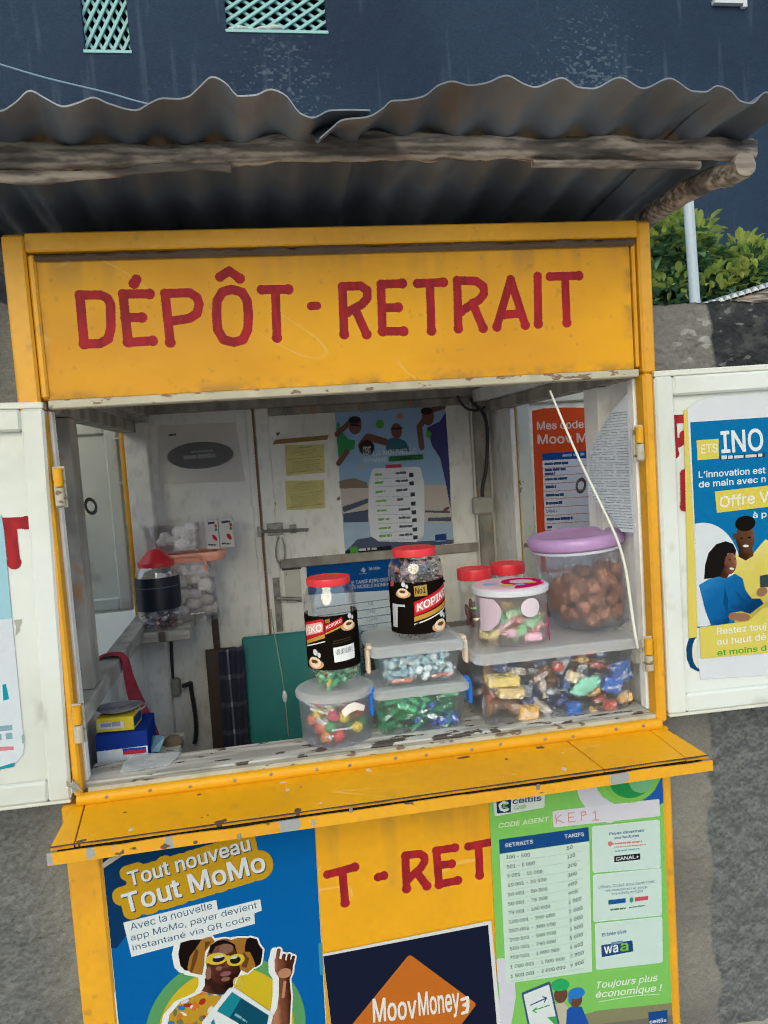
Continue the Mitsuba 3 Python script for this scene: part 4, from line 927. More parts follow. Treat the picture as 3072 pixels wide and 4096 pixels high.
# 2 dark blue poster with the orange diamond
P = thing('poster', 'navy poster with an orange diamond and white lettering at the middle of the lower front', 'poster')
pl = Plane((0, 0.0055, 0), (1, 0, 0), base=0.003)
q = [(-0.1709, 0.4741), (0.2294, 0.486), (0.2308, 0.2284), (-0.169, 0.3061)]
paper(P, [q[0], q[1], (q[2][0] + 0.01, 0.15), (q[3][0] + 0.01, 0.15)], pl, '#dfe2e2')
q = [(-0.1701, 0.4682), (0.2209, 0.4767), (0.2202, 0.2305), (-0.1684, 0.306)]
navy = Polygon([q[0], q[1], (q[2][0] + 0.01, 0.152), (q[3][0] + 0.01, 0.152)])
printed(P, 'background', navy, pl, 2, '#1b2138')
dia = Polygon([(0.0288, 0.4386), (0.1818, 0.287), (0.0382, 0.1312), (-0.1331, 0.2766)]).buffer(-0.008).buffer(0.008)
printed(P, 'diamond', dia.intersection(navy), pl, 3, '#c8702a')
written(P, 'lettering', [words('Moov', *[(-0.0672, 0.2903), (0.0358, 0.2821), (-0.065, 0.3447)]), words('Money', *[(0.0413, 0.2854), (0.1399, 0.2807), (0.0416, 0.3404)])], pl, 4, '#e9e9e4')
printed(P, 'arrow_mark', strokes([[(0.1464, 0.3048), (0.1598, 0.3074), (0.1606, 0.2937), (0.1505, 0.2905)], [(0.1505, 0.2905), (0.1602, 0.287), (0.1566, 0.2724), (0.146, 0.2711)]], 0.004), pl, 4, '#e9e9e4')

# 3 green price list
P = thing('poster', 'green price list with white tables and two helmeted riders on the lower front right', 'poster')
pl = Plane((0, 0.0055, 0), (1, 0, 0), base=0.002)
q = [(0.2422, 0.8024), (0.6928, 0.79), (0.6829, 0.1407), (0.2303, 0.2287)]
gs = Polygon([q[0], q[1], (q[2][0] + 0.003, 0.08), (q[3][0] + 0.003, 0.08)])
paper(P, gs, pl, '#84cc68')
printed(P, 'lower_photo', Polygon([(0.3892, 0.2013), (0.4804, 0.2116), (0.6834, 0.1941), (0.682, 0.0765), (0.3857, 0.1358)]).intersection(gs), pl, 2, '#8b8a6c')
printed(P, 'road', Polygon([(0.3883, 0.1841), (0.682, 0.1623), (0.682, 0.0765), (0.3857, 0.1358)]).intersection(gs), pl, 2.5, '#77746a')
printed(P, 'blue_corner', Polygon([(0.6923, 0.7765), (0.6886, 0.7158), (0.6678, 0.7044), (0.6211, 0.7254), (0.6572, 0.744), (0.6781, 0.7768)]).intersection(gs), pl, 2, '#2a63b4')
sw = unary_union([LineString([(0.4786, 0.7925), (0.4871, 0.7579), (0.5063, 0.7283), (0.5397, 0.7033)]).buffer(0.024), LineString([(0.2453, 0.3691), (0.2583, 0.3327), (0.2591, 0.2882), (0.25, 0.2489), (0.2391, 0.2064)]).buffer(0.020)])
printed(P, 'swoosh', sw.intersection(gs), pl, 2.5, '#d6d8e6')
printed(P, 'ring', ell((0.6013, 0.7907), 0.073, 0.070).intersection(gs), pl, 3, '#84c75c')
printed(P, 'disc', ell((0.5995, 0.7892), 0.060, 0.056).intersection(gs), pl, 4, '#2f9a55')
printed(P, 'disc_light', ell((0.6237, 0.7825), 0.034, 0.040).intersection(gs), pl, 4.6, '#7cc48f')
printed(P, 'logo_field', Polygon([(0.2524, 0.7698), (0.3776, 0.7751), (0.3748, 0.7423), (0.2545, 0.7383)]).buffer(0.001), pl, 3, '#dbe6e4')
printed(P, 'logo_square', Polygon([(0.2603, 0.7743), (0.2944, 0.776), (0.2918, 0.7427), (0.2602, 0.7447)]).buffer(0.001), pl, 4, '#1f3a62')
printed(P, 'logo_ring', LineString([(0.2852, 0.7651), (0.2755, 0.7688), (0.2668, 0.7628), (0.2686, 0.7527), (0.2776, 0.7481), (0.286, 0.7502)]).buffer(0.0030), pl, 5, '#e4efe8')
printed(P, 'logo_ring', LineString([(0.285, 0.7628), (0.2768, 0.763), (0.2754, 0.7567), (0.2846, 0.7543)]).buffer(0.0020), pl, 5.6, '#6dbb4f')
written(P, 'logo_lettering', words('celtiis', *[(0.2982, 0.7609), (0.369, 0.7597), (0.299, 0.774)]), pl, 4, '#2a4468')
written(P, 'logo_lettering', words('Cash', *[(0.3023, 0.7462), (0.3307, 0.7464), (0.3022, 0.7561)]), pl, 4, '#7bb865')
written(P, 'code_lettering', words('CODE AGENT :', *[(0.2603, 0.7078), (0.3941, 0.7062), (0.262, 0.7191)]), pl, 3, '#d9eccd')
printed(P, 'code_field', Polygon([(0.3986, 0.7265), (0.6649, 0.7178), (0.6657, 0.6805), (0.3984, 0.6919)]).buffer(0.003), pl, 3, '#dcdcea')
hw = [[(0.4026, 0.7193), (0.4028, 0.6982)], [(0.4168, 0.7186), (0.4027, 0.7083), (0.4208, 0.6972)], [(0.4338, 0.7187), (0.4344, 0.6969)], [(0.4338, 0.7187), (0.4491, 0.7182)], [(0.4339, 0.708), (0.4469, 0.7075)], [(0.4344, 0.6969), (0.4514, 0.6967)], [(0.4662, 0.7167), (0.4668, 0.6965)], [(0.4662, 0.7167), (0.4765, 0.7165), (0.4785, 0.7095), (0.4667, 0.7066)], [(0.4967, 0.7096), (0.5021, 0.7138), (0.5021, 0.692)], [(0.4942, 0.6924), (0.5097, 0.6918)]]
printed(P, 'handwriting', strokes(hw, 0.0011), pl, 4, '#d98e8e')
printed(P, 'table_head', [(0.2603, 0.6797), (0.483, 0.6769), (0.4833, 0.6425), (0.2596, 0.645)], pl, 3, '#1d4f8f')
printed(P, 'table', Polygon([(0.2595, 0.6444), (0.4833, 0.6418), (0.4743, 0.3138), (0.2712, 0.3229), (0.2569, 0.3255)]), pl, 3, '#cfe6dc')
written(P, 'table_lettering', words('RETRAITS', *[(0.275, 0.6586), (0.3432, 0.6581), (0.2748, 0.6676)]), pl, 4, '#d5e4f2')
written(P, 'table_lettering', words('TARIFS', *[(0.4218, 0.6586), (0.471, 0.6572), (0.4216, 0.6676)]), pl, 4, '#d5e4f2')
rows = [('100 - 500', '50'), ('501 - 5 000', '120'), ('5 001 - 10 000', '200'), ('10 001 - 20 000', '300'), ('20 001 - 50 000', '600'), ('50 001 - 75 000', '900'), ('75 001 - 100 000', '1 000'), ('100 001 - 200 000', '2 000'), ('200 001 - 300 000', '3 000'), ('300 001 - 500 000', '3 500'), ('500 001 - 750 000', '5 000'), ('750 001 - 1 000 000', '5 800'), ('1 000 001 - 1 500 000', '7 800'), ('1 500 001 - 2 000 000', '9 800')]
ra_ = [(0.2746, 0.6301), (0.2752, 0.606), (0.2753, 0.5843), (0.2749, 0.561), (0.2743, 0.5377), (0.2732, 0.5144), (0.2726, 0.4926), (0.272, 0.4702), (0.2717, 0.4483), (0.2711, 0.4254), (0.2708, 0.4035), (0.2702, 0.3815), (0.2696, 0.3586), (0.2689, 0.3349)]
rb_ = [(0.3341, 0.6275), (0.3446, 0.6051), (0.3625, 0.5814), (0.3709, 0.5606), (0.3723, 0.5367), (0.3718, 0.5148), (0.3764, 0.4927), (0.3871, 0.4692), (0.3886, 0.4465), (0.3874, 0.4248), (0.3863, 0.4035), (0.3943, 0.3805), (0.406, 0.3555), (0.4066, 0.3337)]
rc_ = [(0.4257, 0.6287), (0.4259, 0.6071), (0.4257, 0.5835), (0.4248, 0.5607), (0.4243, 0.5377), (0.4238, 0.5154), (0.4234, 0.4944), (0.4228, 0.4706), (0.4223, 0.4482), (0.4218, 0.4257), (0.4214, 0.4042), (0.4208, 0.3803), (0.4203, 0.3581), (0.4198, 0.3347)]
wd = [46, 62, 70, 72, 72, 74, 100, 108, 108, 108, 104, 104, 106, 104]
ink_rows, lines_ = [], []
dz = abs((0.2752, 0.6393)[1] - (0.2746, 0.6301)[1])
for i, (a_, b_) in enumerate(rows):
    p0, p1 = np.array(ra_[i]), np.array(rb_[i]); c0 = np.array(rc_[i])
    ink_rows.append(words(a_, p0, p1, p0 + [0, dz * 0.92]))
    ink_rows.append(words(b_, c0, c0 + np.array([wd[i] * 0.000325, wd[i] * 0.000040]), c0 + [0, dz * 0.92]))
    lines_.append(LineString([p0 + [0, -0.0085], c0 + [0.036, -0.0085]]).buffer(0.00045))
written(P, 'row_lettering', ink_rows, pl, 4, '#41565c')
printed(P, 'row_line', unary_union(lines_), pl, 4, '#9cc4b4')
for q in ([(0.4933, 0.6757), (0.6651, 0.6672), (0.662, 0.5489), (0.4897, 0.5635)], [(0.49, 0.5557), (0.6633, 0.5445), (0.6603, 0.4271), (0.4856, 0.4401)], [(0.4887, 0.4327), (0.6607, 0.4207), (0.6571, 0.3058), (0.4864, 0.3178)]):
    printed(P, 'box', Polygon(q).buffer(-0.004).buffer(0.008).buffer(-0.002), pl, 3, '#cfe6e2')
written(P, 'box_lettering', [words('Payez désormais', *[(0.5353, 0.6492), (0.6255, 0.6451), (0.5353, 0.6559)]), words('vos factures', *[(0.5462, 0.6373), (0.6116, 0.6342), (0.5462, 0.6438)]), words('Utilisez C’cash pour payer chez', *[(0.5011, 0.5198), (0.6468, 0.5119), (0.5011, 0.5273)], False), words('les marchands et payer', *[(0.519, 0.5093), (0.6278, 0.5012), (0.519, 0.5155)], False), words('vos achats en ligne', *[(0.5339, 0.4986), (0.6151, 0.4936), (0.5338, 0.5048)], False), words('Et bien plus', *[(0.5038, 0.3984), (0.567, 0.3972), (0.5038, 0.4067)])], pl, 4, '#2d5f8c')
printed(P, 'red_print', dashes((0.5306, 0.6251), (0.6179, 0.6186), 0.0045, 2) + dashes((0.5459, 0.616), (0.6282, 0.6102), 0.003, 3) + [ell((0.536, 0.6277), 0.006, 0.006)], pl, 4, '#d98080')
printed(P, 'blue_print', dashes((0.5471, 0.6056), (0.6102, 0.6027), 0.003, 6), pl, 4, '#5b9ab5')
printed(P, 'black_field', [(0.5449, 0.5954), (0.6121, 0.5917), (0.6114, 0.5761), (0.5441, 0.5798)], pl, 4, '#23262c')
written(P, 'black_field_lettering', words('CANAL+', *[(0.5485, 0.5832), (0.6081, 0.5807), (0.5489, 0.5917)]), pl, 5, '#dfe6e8')
printed(P, 'blue_field', [(0.5239, 0.4873), (0.5694, 0.4852), (0.5689, 0.4736), (0.5243, 0.4755)], pl, 4, '#1c5f9f')
printed(P, 'red_field', [(0.5929, 0.4827), (0.6276, 0.4811), (0.6272, 0.4715), (0.5932, 0.4723)], pl, 4, '#cf5a62')
printed(P, 'green_mark', ell((0.5842, 0.4779), 0.005, 0.007), pl, 4, '#3a9a78')
printed(P, 'grey_print', dashes((0.5285, 0.4597), (0.5681, 0.4579), 0.0045, 8) + dashes((0.577, 0.4584), (0.6176, 0.4568), 0.003, 9), pl, 4, '#56755f')
printed(P, 'word_field', Polygon([(0.5026, 0.3745), (0.58, 0.373), (0.5803, 0.3486), (0.5027, 0.3482)]).buffer(0.002), pl, 4, '#204a7e')
printed(P, 'word_tab', [(0.5267, 0.3799), (0.5573, 0.3794), (0.557, 0.3718), (0.5264, 0.3731)], pl, 4.5, '#6f93b5')
written(P, 'word', words('wa', *[(0.5068, 0.3537), (0.5437, 0.3533), (0.5069, 0.3772)]), pl, 5, '#e5eef0')
written(P, 'word', words('a', *[(0.549, 0.3531), (0.5702, 0.3528), (0.5495, 0.378)]), pl, 5, '#79c14f')
written(P, 'slogan', [words('Toujours plus', *[(0.4791, 0.2695), (0.641, 0.2601), (0.4834, 0.286)]), words('économique !', *[(0.4786, 0.2459), (0.6506, 0.2322), (0.483, 0.2625)])], pl, 4, '#dff2dd')
printed(P, 'underline', LineString([(0.4886, 0.2339), (0.5344, 0.2336), (0.5877, 0.2316), (0.6456, 0.2243)]).buffer(0.0012), pl, 4, '#cfeecb')
printed(P, 'rider', unary_union([ell((0.3912, 0.2703), 0.017, 0.021), ell((0.4292, 0.2493), 0.016, 0.018)]), pl, 5, '#6d4a3c', label='two printed riders')
printed(P, 'shirt', Polygon([(0.3745, 0.2492), (0.3954, 0.2522), (0.4084, 0.2359), (0.4004, 0.1503), (0.3695, 0.1565)]), pl, 4, '#c3bfa8')
printed(P, 'shirt', Polygon([(0.4046, 0.2296), (0.4188, 0.2356), (0.4428, 0.2293), (0.458, 0.1845), (0.4522, 0.14), (0.3969, 0.151)]), pl, 4.6, '#2458b0')
printed(P, 'helmet', ell((0.3914, 0.2951), 0.023, 0.015, -8), pl, 6, '#2fae6a')
printed(P, 'helmet', unary_union([ell((0.4315, 0.2669), 0.021, 0.014, -6), Polygon([(0.4102, 0.2702), (0.4205, 0.2683), (0.4175, 0.2445), (0.4096, 0.246)])]), pl, 6, '#2f7fcf')
printed(P, 'telephone_edge', Polygon([(0.2987, 0.2894), (0.362, 0.3033), (0.3891, 0.1351), (0.3175, 0.1495)]).buffer(0.005), pl, 6, '#3e5a86')
printed(P, 'telephone', Polygon([(0.3006, 0.2866), (0.3607, 0.2994), (0.3857, 0.1358), (0.3202, 0.1489)]).buffer(0.0025), pl, 7, '#dfe8ec')
printed(P, 'arrow', unary_union([LineString([(0.314, 0.259), (0.3543, 0.2696)]).buffer(0.0014), LineString([(0.345, 0.2748), (0.355, 0.2695), (0.3483, 0.2604)]).buffer(0.0014)]), pl, 8, '#24477e')
printed(P, 'arrow', unary_union([LineString([(0.3608, 0.2501), (0.3187, 0.2443)]).buffer(0.0014), LineString([(0.3282, 0.2494), (0.3187, 0.2443), (0.3275, 0.2375)]).buffer(0.0014), Polygon([(0.354, 0.2203), (0.3763, 0.2194), (0.3814, 0.1855)])]), pl, 8, '#4aa65a')
printed(P, 'logo_square', [(0.6149, 0.1823), (0.6653, 0.1791), (0.6649, 0.1435), (0.6144, 0.1484)], pl, 4, '#1f4f96')
written(P, 'logo_lettering', words('celtiis', *[(0.6164, 0.153), (0.6615, 0.1492), (0.6168, 0.1621)]), pl, 5, '#dfe8f0')

# 4 blue and yellow poster on the right front shutter
P = thing('poster', 'blue and yellow poster of a smiling couple on the right front shutter', 'poster')
pl = Plane((0.672, -0.012, 0), (math.cos(math.radians(3)), -math.sin(math.radians(3)), 0), base=-0.009)
q = [(0.1014, 1.6573), (0.127, 1.6734), (0.1775, 1.6814), (0.2979, 1.681), (0.276, 1.0012), (0.1096, 1.0075), (0.1032, 1.0641), (0.1042, 1.1115)]
XR2 = q[3][0] + 0.17
paper(P, [q[0], q[1], q[2], q[3], (XR2, q[3][1] + 0.012), (XR2, q[4][1] + 0.01), q[4], q[5], q[6], q[7]], pl, '#e4eaf2')
printed(P, 'yellow_strip', [(0.0921, 1.6539), (0.1006, 1.6573), (0.1069, 1.3962), (0.106, 1.136), (0.1042, 1.1115), (0.0829, 1.111)], pl, 1.5, '#e5d46a')
bt = [(0.1072, 1.6254), (0.2961, 1.625), (0.2798, 1.1198), (0.106, 1.1339), (0.1088, 1.4001)]
printed(P, 'background', [bt[0], bt[1], (XR2 - 0.004, bt[1][1] + 0.01), (XR2 - 0.004, bt[2][1] + 0.01), bt[2], bt[3], bt[4]], pl, 2, '#1277b4')
printed(P, 'white_disc', ell((0.1237, 1.2613), 0.098, 0.125).intersection(Polygon([bt[0], bt[1], bt[2], bt[3], bt[4]])), pl, 3, '#e0e8f0')
printed(P, 'yellow_field', [(0.121, 1.5822), (0.176, 1.5821), (0.1751, 1.5356), (0.1216, 1.5352)], pl, 3, '#e3d468')
written(P, 'small_name', words('ETS', *[(0.1306, 1.5505), (0.1727, 1.5509), (0.1306, 1.5704)]), pl, 4, '#f0ecd2')
written(P, 'name', words('INO', *[(0.1819, 1.5487), (0.2881, 1.5487), (0.1804, 1.5981)]), pl, 4, '#edf2f6')
printed(P, 'black_strip', [(0.1774, 1.5414), (0.2913, 1.5421), (0.291, 1.5308), (0.1779, 1.5314)], pl, 3, '#29475e')
printed(P, 'strip_print', dashes((0.1813, 1.5331), (0.2889, 1.5326), 0.009, 12), pl, 4, '#d5dfe6')
written(P, 'text', [words('L’innovation est', *[(0.1229, 1.4933), (0.2906, 1.493), (0.1231, 1.508)]), words('de main avec n', *[(0.1221, 1.4705), (0.2908, 1.472), (0.1222, 1.4849)]), words('à p', *[(0.2554, 1.388), (0.2906, 1.3877), (0.2554, 1.4018)])], pl, 4, '#e6eef4')
q = [(0.1617, 1.458), (0.2909, 1.4623), (0.2893, 1.4114), (0.1653, 1.4071)]
printed(P, 'offer_field', [q[0], q[1], (q[1][0] + 0.10, q[1][1] + 0.006), (q[2][0] + 0.10, q[2][1] + 0.006), q[2], q[3]], pl, 3, '#e3d35f')
written(P, 'offer', words('Offre V', *[(0.1729, 1.4194), (0.2983, 1.4249), (0.173, 1.4443)]), pl, 4, '#f1efdc')
def onx(q):
    return (0.672 + q[0] * math.cos(math.radians(3)), q[1])
m1 = shaded_print('print_man', '#62402f', '#94694f', '#301e17', onx((0.2341, 1.3417)), (0.026, 0.040), (0.5, 0.5))
m2 = shaded_print('print_woman', '#7f5040', '#b58a70', '#452820', onx((0.1944, 1.283)), (0.018, 0.028), (0.7, 0.3))
m3 = shaded_print('print_dress', '#1769ac', '#2f86c4', '#0c3f70', onx((0.177, 1.2035)), (0.06, 0.06), (-0.5, 0.6))
m4 = shaded_print('print_shirt', '#ddcf68', '#ece08c', '#b3a03e', onx((0.2553, 1.2295)), (0.07, 0.09), (-0.2, 0.7))
man_s = Polygon([(0.2064, 1.3093), (0.2231, 1.2957), (0.2489, 1.2977), (0.2846, 1.3336), (0.306, 1.3278), (0.3124, 1.1168), (0.2, 1.1272), (0.1992, 1.2261)])
printed(P, 'man_shirt', man_s, pl, 4, '', m=m4)
printed(P, 'man_face', unary_union([ell((0.2341, 1.3417), 0.0235, 0.036), Polygon([(0.2176, 1.3227), (0.2498, 1.3221), (0.2541, 1.2973), (0.2335, 1.2867), (0.2154, 1.2976)])]), pl, 5, '', label='printed smiling man', m=m1)
printed(P, 'man_hair', ell((0.2353, 1.3762), 0.0255, 0.0185), pl, 6, '#1b1817')
printed(P, 'man_ear', ell((0.2078, 1.3479), 0.004, 0.008), pl, 6, '#5d3e30')
printed(P, 'smile', [ell((0.2347, 1.3221), 0.0078, 0.0030, -6), ell((0.1973, 1.2701), 0.0062, 0.0026, -14)], pl, 7, '#e8e2dc')
printed(P, 'eyes', [ell((0.2247, 1.3417), 0.0045, 0.0016), ell((0.2444, 1.3417), 0.0045, 0.0016), ell((0.1921, 1.2922), 0.0042, 0.0014), ell((0.2059, 1.2931), 0.003, 0.0014)], pl, 7, '#1a1413')
printed(P, 'woman_hair', Polygon([(0.1267, 1.2508), (0.1309, 1.2851), (0.1405, 1.3127), (0.1604, 1.3322), (0.184, 1.3376), (0.2029, 1.33), (0.21, 1.3131), (0.2058, 1.291), (0.1893, 1.3087), (0.1799, 1.285), (0.1789, 1.2566), (0.1616, 1.2519)]), pl, 5, '#1d1a1b')
printed(P, 'woman_face', unary_union([ell((0.1944, 1.283), 0.0160, 0.0255, -6), Polygon([(0.1752, 1.2732), (0.1918, 1.2595), (0.1828, 1.246), (0.1658, 1.2495)])]), pl, 6, '', label='printed smiling woman', m=m2)
printed(P, 'woman_dress', Polygon([(0.1134, 1.2377), (0.1381, 1.2498), (0.1617, 1.2539), (0.1829, 1.248), (0.2046, 1.2576), (0.2235, 1.2446), (0.2298, 1.2153), (0.2454, 1.1933), (0.267, 1.1914), (0.2752, 1.1782), (0.2399, 1.1566), (0.2186, 1.1648), (0.1862, 1.1636), (0.1867, 1.14), (0.1402, 1.1361), (0.1267, 1.1752)]), pl, 7, '', m=m3)
printed(P, 'woman_dress_fold', [Polygon([(0.1778, 1.228), (0.1852, 1.1945), (0.1819, 1.1619), (0.1721, 1.1875)]), Polygon([(0.2032, 1.2176), (0.2281, 1.1907), (0.2192, 1.1833)])], pl, 8, '#0f4f86')
printed(P, 'hands', [ell((0.2159, 1.1514), 0.024, 0.010, -8), ell((0.2718, 1.2075), 0.014, 0.011, 20), ell((0.1967, 1.1544), 0.012, 0.010)], pl, 8, '#9c735e')
printed(P, 'telephone', [(0.2679, 1.2469), (0.2905, 1.2491), (0.2895, 1.2183), (0.2679, 1.2193)], pl, 9, '#3c4a4e')
printed(P, 'yellow_dress_fold', [(0.2305, 1.1368), (0.2705, 1.1663), (0.3142, 1.1748), (0.3124, 1.1168), (0.2303, 1.1286)], pl, 9, '#dfd169')
q = [(0.1103, 1.1356), (0.2805, 1.1405), (0.2778, 1.0567), (0.1103, 1.0589)]
printed(P, 'lower_field', [q[0], q[1], (XR2 - 0.004, q[1][1]), (XR2 - 0.004, q[2][1]), q[2], q[3]], pl, 10, '#e2d468')
written(P, 'lower_text', [words('Restez touj', *[(0.1531, 1.1143), (0.2797, 1.1157), (0.1528, 1.1296)]), words('au haut dé', *[(0.1521, 1.0883), (0.2789, 1.0899), (0.1518, 1.1037)])], pl, 11, '#edf0e0')
written(P, 'green_text', words('et moins d', *[(0.1524, 1.0622), (0.278, 1.0633), (0.1525, 1.0759)]), pl, 11, '#4fae3d')
P = thing('sticker', 'remnant of a navy and white round sticker under the couple poster', 'sticker')
pl0 = Plane((0.672, -0.012, 0), (math.cos(math.radians(3)), -math.sin(math.radians(3)), 0), base=-0.010)
rem = Polygon([(0.0846, 1.1109), (0.1136, 1.1106), (0.1189, 1.0253), (0.1018, 1.0282), (0.0852, 1.039), (0.0775, 1.0604), (0.0763, 1.0853)])
paper(P, rem, pl0, '#174a78')
printed(P, 'white_part', ell((0.11, 1.0738), 0.0195, 0.040).intersection(rem), pl0, 2, '#e6e6da')

# 5 partly visible poster on the left front shutter
P = thing('poster', 'pale blue and white poster on the left front shutter, cut by the picture edge', 'poster')
pl = Plane((-0.665, -0.012, 0), (math.cos(math.radians(2)), math.sin(math.radians(2)), 0), base=-0.010)
q = [(-0.0867, 1.4995), (-0.0894, 1.3141), (-0.0914, 1.0994), (-0.0922, 1.0429), (-0.0954, 1.0259), (-0.1167, 1.0028), (-0.1484, 1.001), (-0.2568, 1.0023), (-0.2022, 1.5342), (-0.0885, 1.5289)]
lp_ = Polygon(q)
paper(P, lp_, pl, '#dfe9f2')
printed(P, 'pale_blue_field', Polygon([(-0.0868, 1.4987), (-0.0894, 1.3141), (-0.225, 1.3123), (-0.2024, 1.5321), (-0.0886, 1.5281)]), pl, 3, '#a9d8e8')
printed(P, 'teal_bar', [(-0.1212, 1.1776), (-0.1144, 1.1785), (-0.1113, 1.1462), (-0.1226, 1.1434)], pl, 3, '#1ba0b8')
printed(P, 'red_bar', [(-0.2134, 1.0517), (-0.1126, 1.045), (-0.1125, 1.0371), (-0.2143, 1.0424)], pl, 3, '#df8d98')
printed(P, 'grey_print', dashes((-0.1795, 1.0805), (-0.1112, 1.0795), 0.012, 31) + dashes((-0.1814, 1.0622), (-0.113, 1.0611), 0.014, 32), pl, 3, '#8fb3c2')
printed(P, 'teal_band', Polygon([(-0.2562, 1.0086), (-0.1482, 1.0032), (-0.1141, 1.009), (-0.1168, 1.0019), (-0.1485, 0.9997), (-0.2571, 1.0002)]).buffer(0.0008), pl, 3, '#2b9ab2')
printed(P, 'tape', [(-0.0948, 1.0651), (-0.0899, 1.0665), (-0.0915, 1.0493), (-0.095, 1.0468)], pl, 4, '#9cc4c2')
printed(K, 'shutter_stain', [Polygon([(-0.0867, 1.3096), (-0.071, 1.31), (-0.0741, 1.2975), (-0.0782, 1.2958), (-0.0763, 1.2871), (-0.0861, 1.2754), (-0.0833, 1.2964)])], PLD, 1.4, '#b9bdb2', label='grey smudge on the left shutter')

INKF = 0.9
# 6 back door: blue poster with bathers' group, tariff poster, notes, tape
P = thing('poster', 'sky blue poster with three people and a rounded white price table on the rear door', 'poster')
pl = Plane((0, 1.2455, 0), (1, 0, 0))
q = [(0.0741, 1.8342), (0.5067, 1.8182), (0.5069, 1.2351), (0.0743, 1.2274)]
big = Polygon([(q[0][0], 1.90), (q[1][0], 1.90), q[2], q[3]])
paper(P, big, pl, '#a9c2dc')
printed(P, 'sky', Polygon([(q[0][0], 1.90), (q[1][0], 1.90)] + [(0.5074, 1.4607), (0.0701, 1.4956)]).intersection(big), pl, 2, '#93b6dc')
printed(P, 'sand', Polygon([(0.0701, 1.4956), (0.508, 1.4713), (0.5072, 1.3105), (0.078, 1.351)]).intersection(big), pl, 2, '#c6bfb9')
printed(P, 'hill', Polygon([(0.0711, 1.5086), (0.1269, 1.5176), (0.1781, 1.4955), (0.1819, 1.4743), (0.0716, 1.4799)]), pl, 2.6, '#8b7d74')
printed(P, 'dark_shape', [Polygon([(0.0769, 1.4088), (0.1791, 1.435), (0.1778, 1.4167), (0.0806, 1.3876)]), Polygon([(0.0777, 1.3825), (0.176, 1.3905), (0.1727, 1.3433), (0.0778, 1.3484)]), Polygon([(0.0749, 1.2353), (0.1256, 1.2785), (0.1845, 1.284), (0.2897, 1.2537), (0.5075, 1.2458), (0.5065, 1.2297), (0.0741, 1.2247)]), Polygon([(0.4093, 1.34), (0.5022, 1.3352), (0.5022, 1.319), (0.4085, 1.3267)]), Polygon([(0.395, 1.3705), (0.4982, 1.3596), (0.4977, 1.3516), (0.3945, 1.3625)])], pl, 3, '#55607a')
printed(P, 'black_band', Polygon([(0.0768, 1.2404), (0.2566, 1.2433), (0.2579, 1.2218), (0.0773, 1.2255)]), pl, 3.5, '#2b2b33')
printed(P, 'green_mark', [(0.0946, 1.252), (0.1237, 1.2521), (0.1264, 1.2148), (0.0944, 1.2123)], pl, 4, '#5aa44a')
printed(P, 'grey_print', dashes((0.1277, 1.2333), (0.1996, 1.2333), 0.010, 21), pl, 4, '#c9ccd0')
printed(P, 'person_shirt', [Polygon([(0.0731, 1.7004), (0.1025, 1.6883), (0.1166, 1.6666), (0.1449, 1.6596), (0.1401, 1.6288), (0.1024, 1.6157), (0.0761, 1.5993)]), Polygon([(0.0795, 1.731), (0.0921, 1.7251), (0.088, 1.7047), (0.0743, 1.6952)])], pl, 3, '#3f9a62', label='printed people in green and blue')
printed(P, 'person_shirt', [Polygon([(0.263, 1.6468), (0.2853, 1.661), (0.317, 1.6564), (0.3428, 1.6416), (0.3537, 1.6041), (0.2605, 1.6103)])], pl, 3, '#3c6a7a')
printed(P, 'person_shirt', [Polygon([(0.4268, 1.6889), (0.4824, 1.7118), (0.5065, 1.7472), (0.5087, 1.5246), (0.5029, 1.3646), (0.489, 1.4727), (0.4733, 1.5696), (0.4439, 1.6192)])], pl, 3, '#4a4a80')
printed(P, 'person_skin', [ell((0.149, 1.7164), 0.025, 0.034, -10), strokes([[(0.0763, 1.6873), (0.1262, 1.7271)], [(0.0745, 1.576), (0.1106, 1.6203)]], 0.010), ell((0.3073, 1.6858), 0.021, 0.030), strokes([[(0.167, 1.6374), (0.1957, 1.6694), (0.2577, 1.6471)]], 0.014), ell((0.435, 1.733), 0.024, 0.034), strokes([[(0.4031, 1.6166), (0.3975, 1.6959), (0.4207, 1.7208)], [(0.4309, 1.7516), (0.497, 1.7688)]], 0.011), ell((0.4851, 1.3687), 0.014, 0.006, 25)], pl, 4, '#7b5650')
printed(P, 'person_hair', [ell((0.1479, 1.7372), 0.024, 0.014), ell((0.1875, 1.6282), 0.030, 0.030), ell((0.431, 1.7543), 0.024, 0.014), strokes([[(0.2903, 1.6947), (0.3277, 1.695)], [(0.1335, 1.72), (0.1621, 1.7156)]], 0.004)], pl, 4.8, '#3c3133')
printed(P, 'balloon', [ell((0.2439, 1.7158), 0.016, 0.017), Polygon([(0.4264, 1.6836), (0.4446, 1.6719), (0.4404, 1.6485), (0.422, 1.6576)])], pl, 4, '#5aa64c')
printed(P, 'balloon', ell((0.3254, 1.7411), 0.014, 0.014), pl, 4, '#c98a8e')
printed(P, 'pale_mark', [Polygon([(0.0944, 1.7919), (0.1527, 1.8041), (0.1477, 1.7708), (0.095, 1.7651)]), Polygon([(0.1409, 1.5662), (0.178, 1.5688), (0.1765, 1.548), (0.1422, 1.5478)])], pl, 4, '#a9b8c8')
printed(P, 'handwriting', strokes([[(0.1721, 1.7823), (0.176, 1.764), (0.1852, 1.7815), (0.1891, 1.7632)], [(0.2011, 1.7832), (0.2024, 1.765)], [(0.2009, 1.7806), (0.2194, 1.7822)], [(0.2353, 1.7828), (0.2367, 1.764)], [(0.2353, 1.7828), (0.2486, 1.7831), (0.2478, 1.7727), (0.2357, 1.7724)], [(0.2645, 1.7832), (0.2659, 1.7655)], [(0.2767, 1.7685), (0.2991, 1.7854)]], 0.0016), pl, 4, '#a8606a')
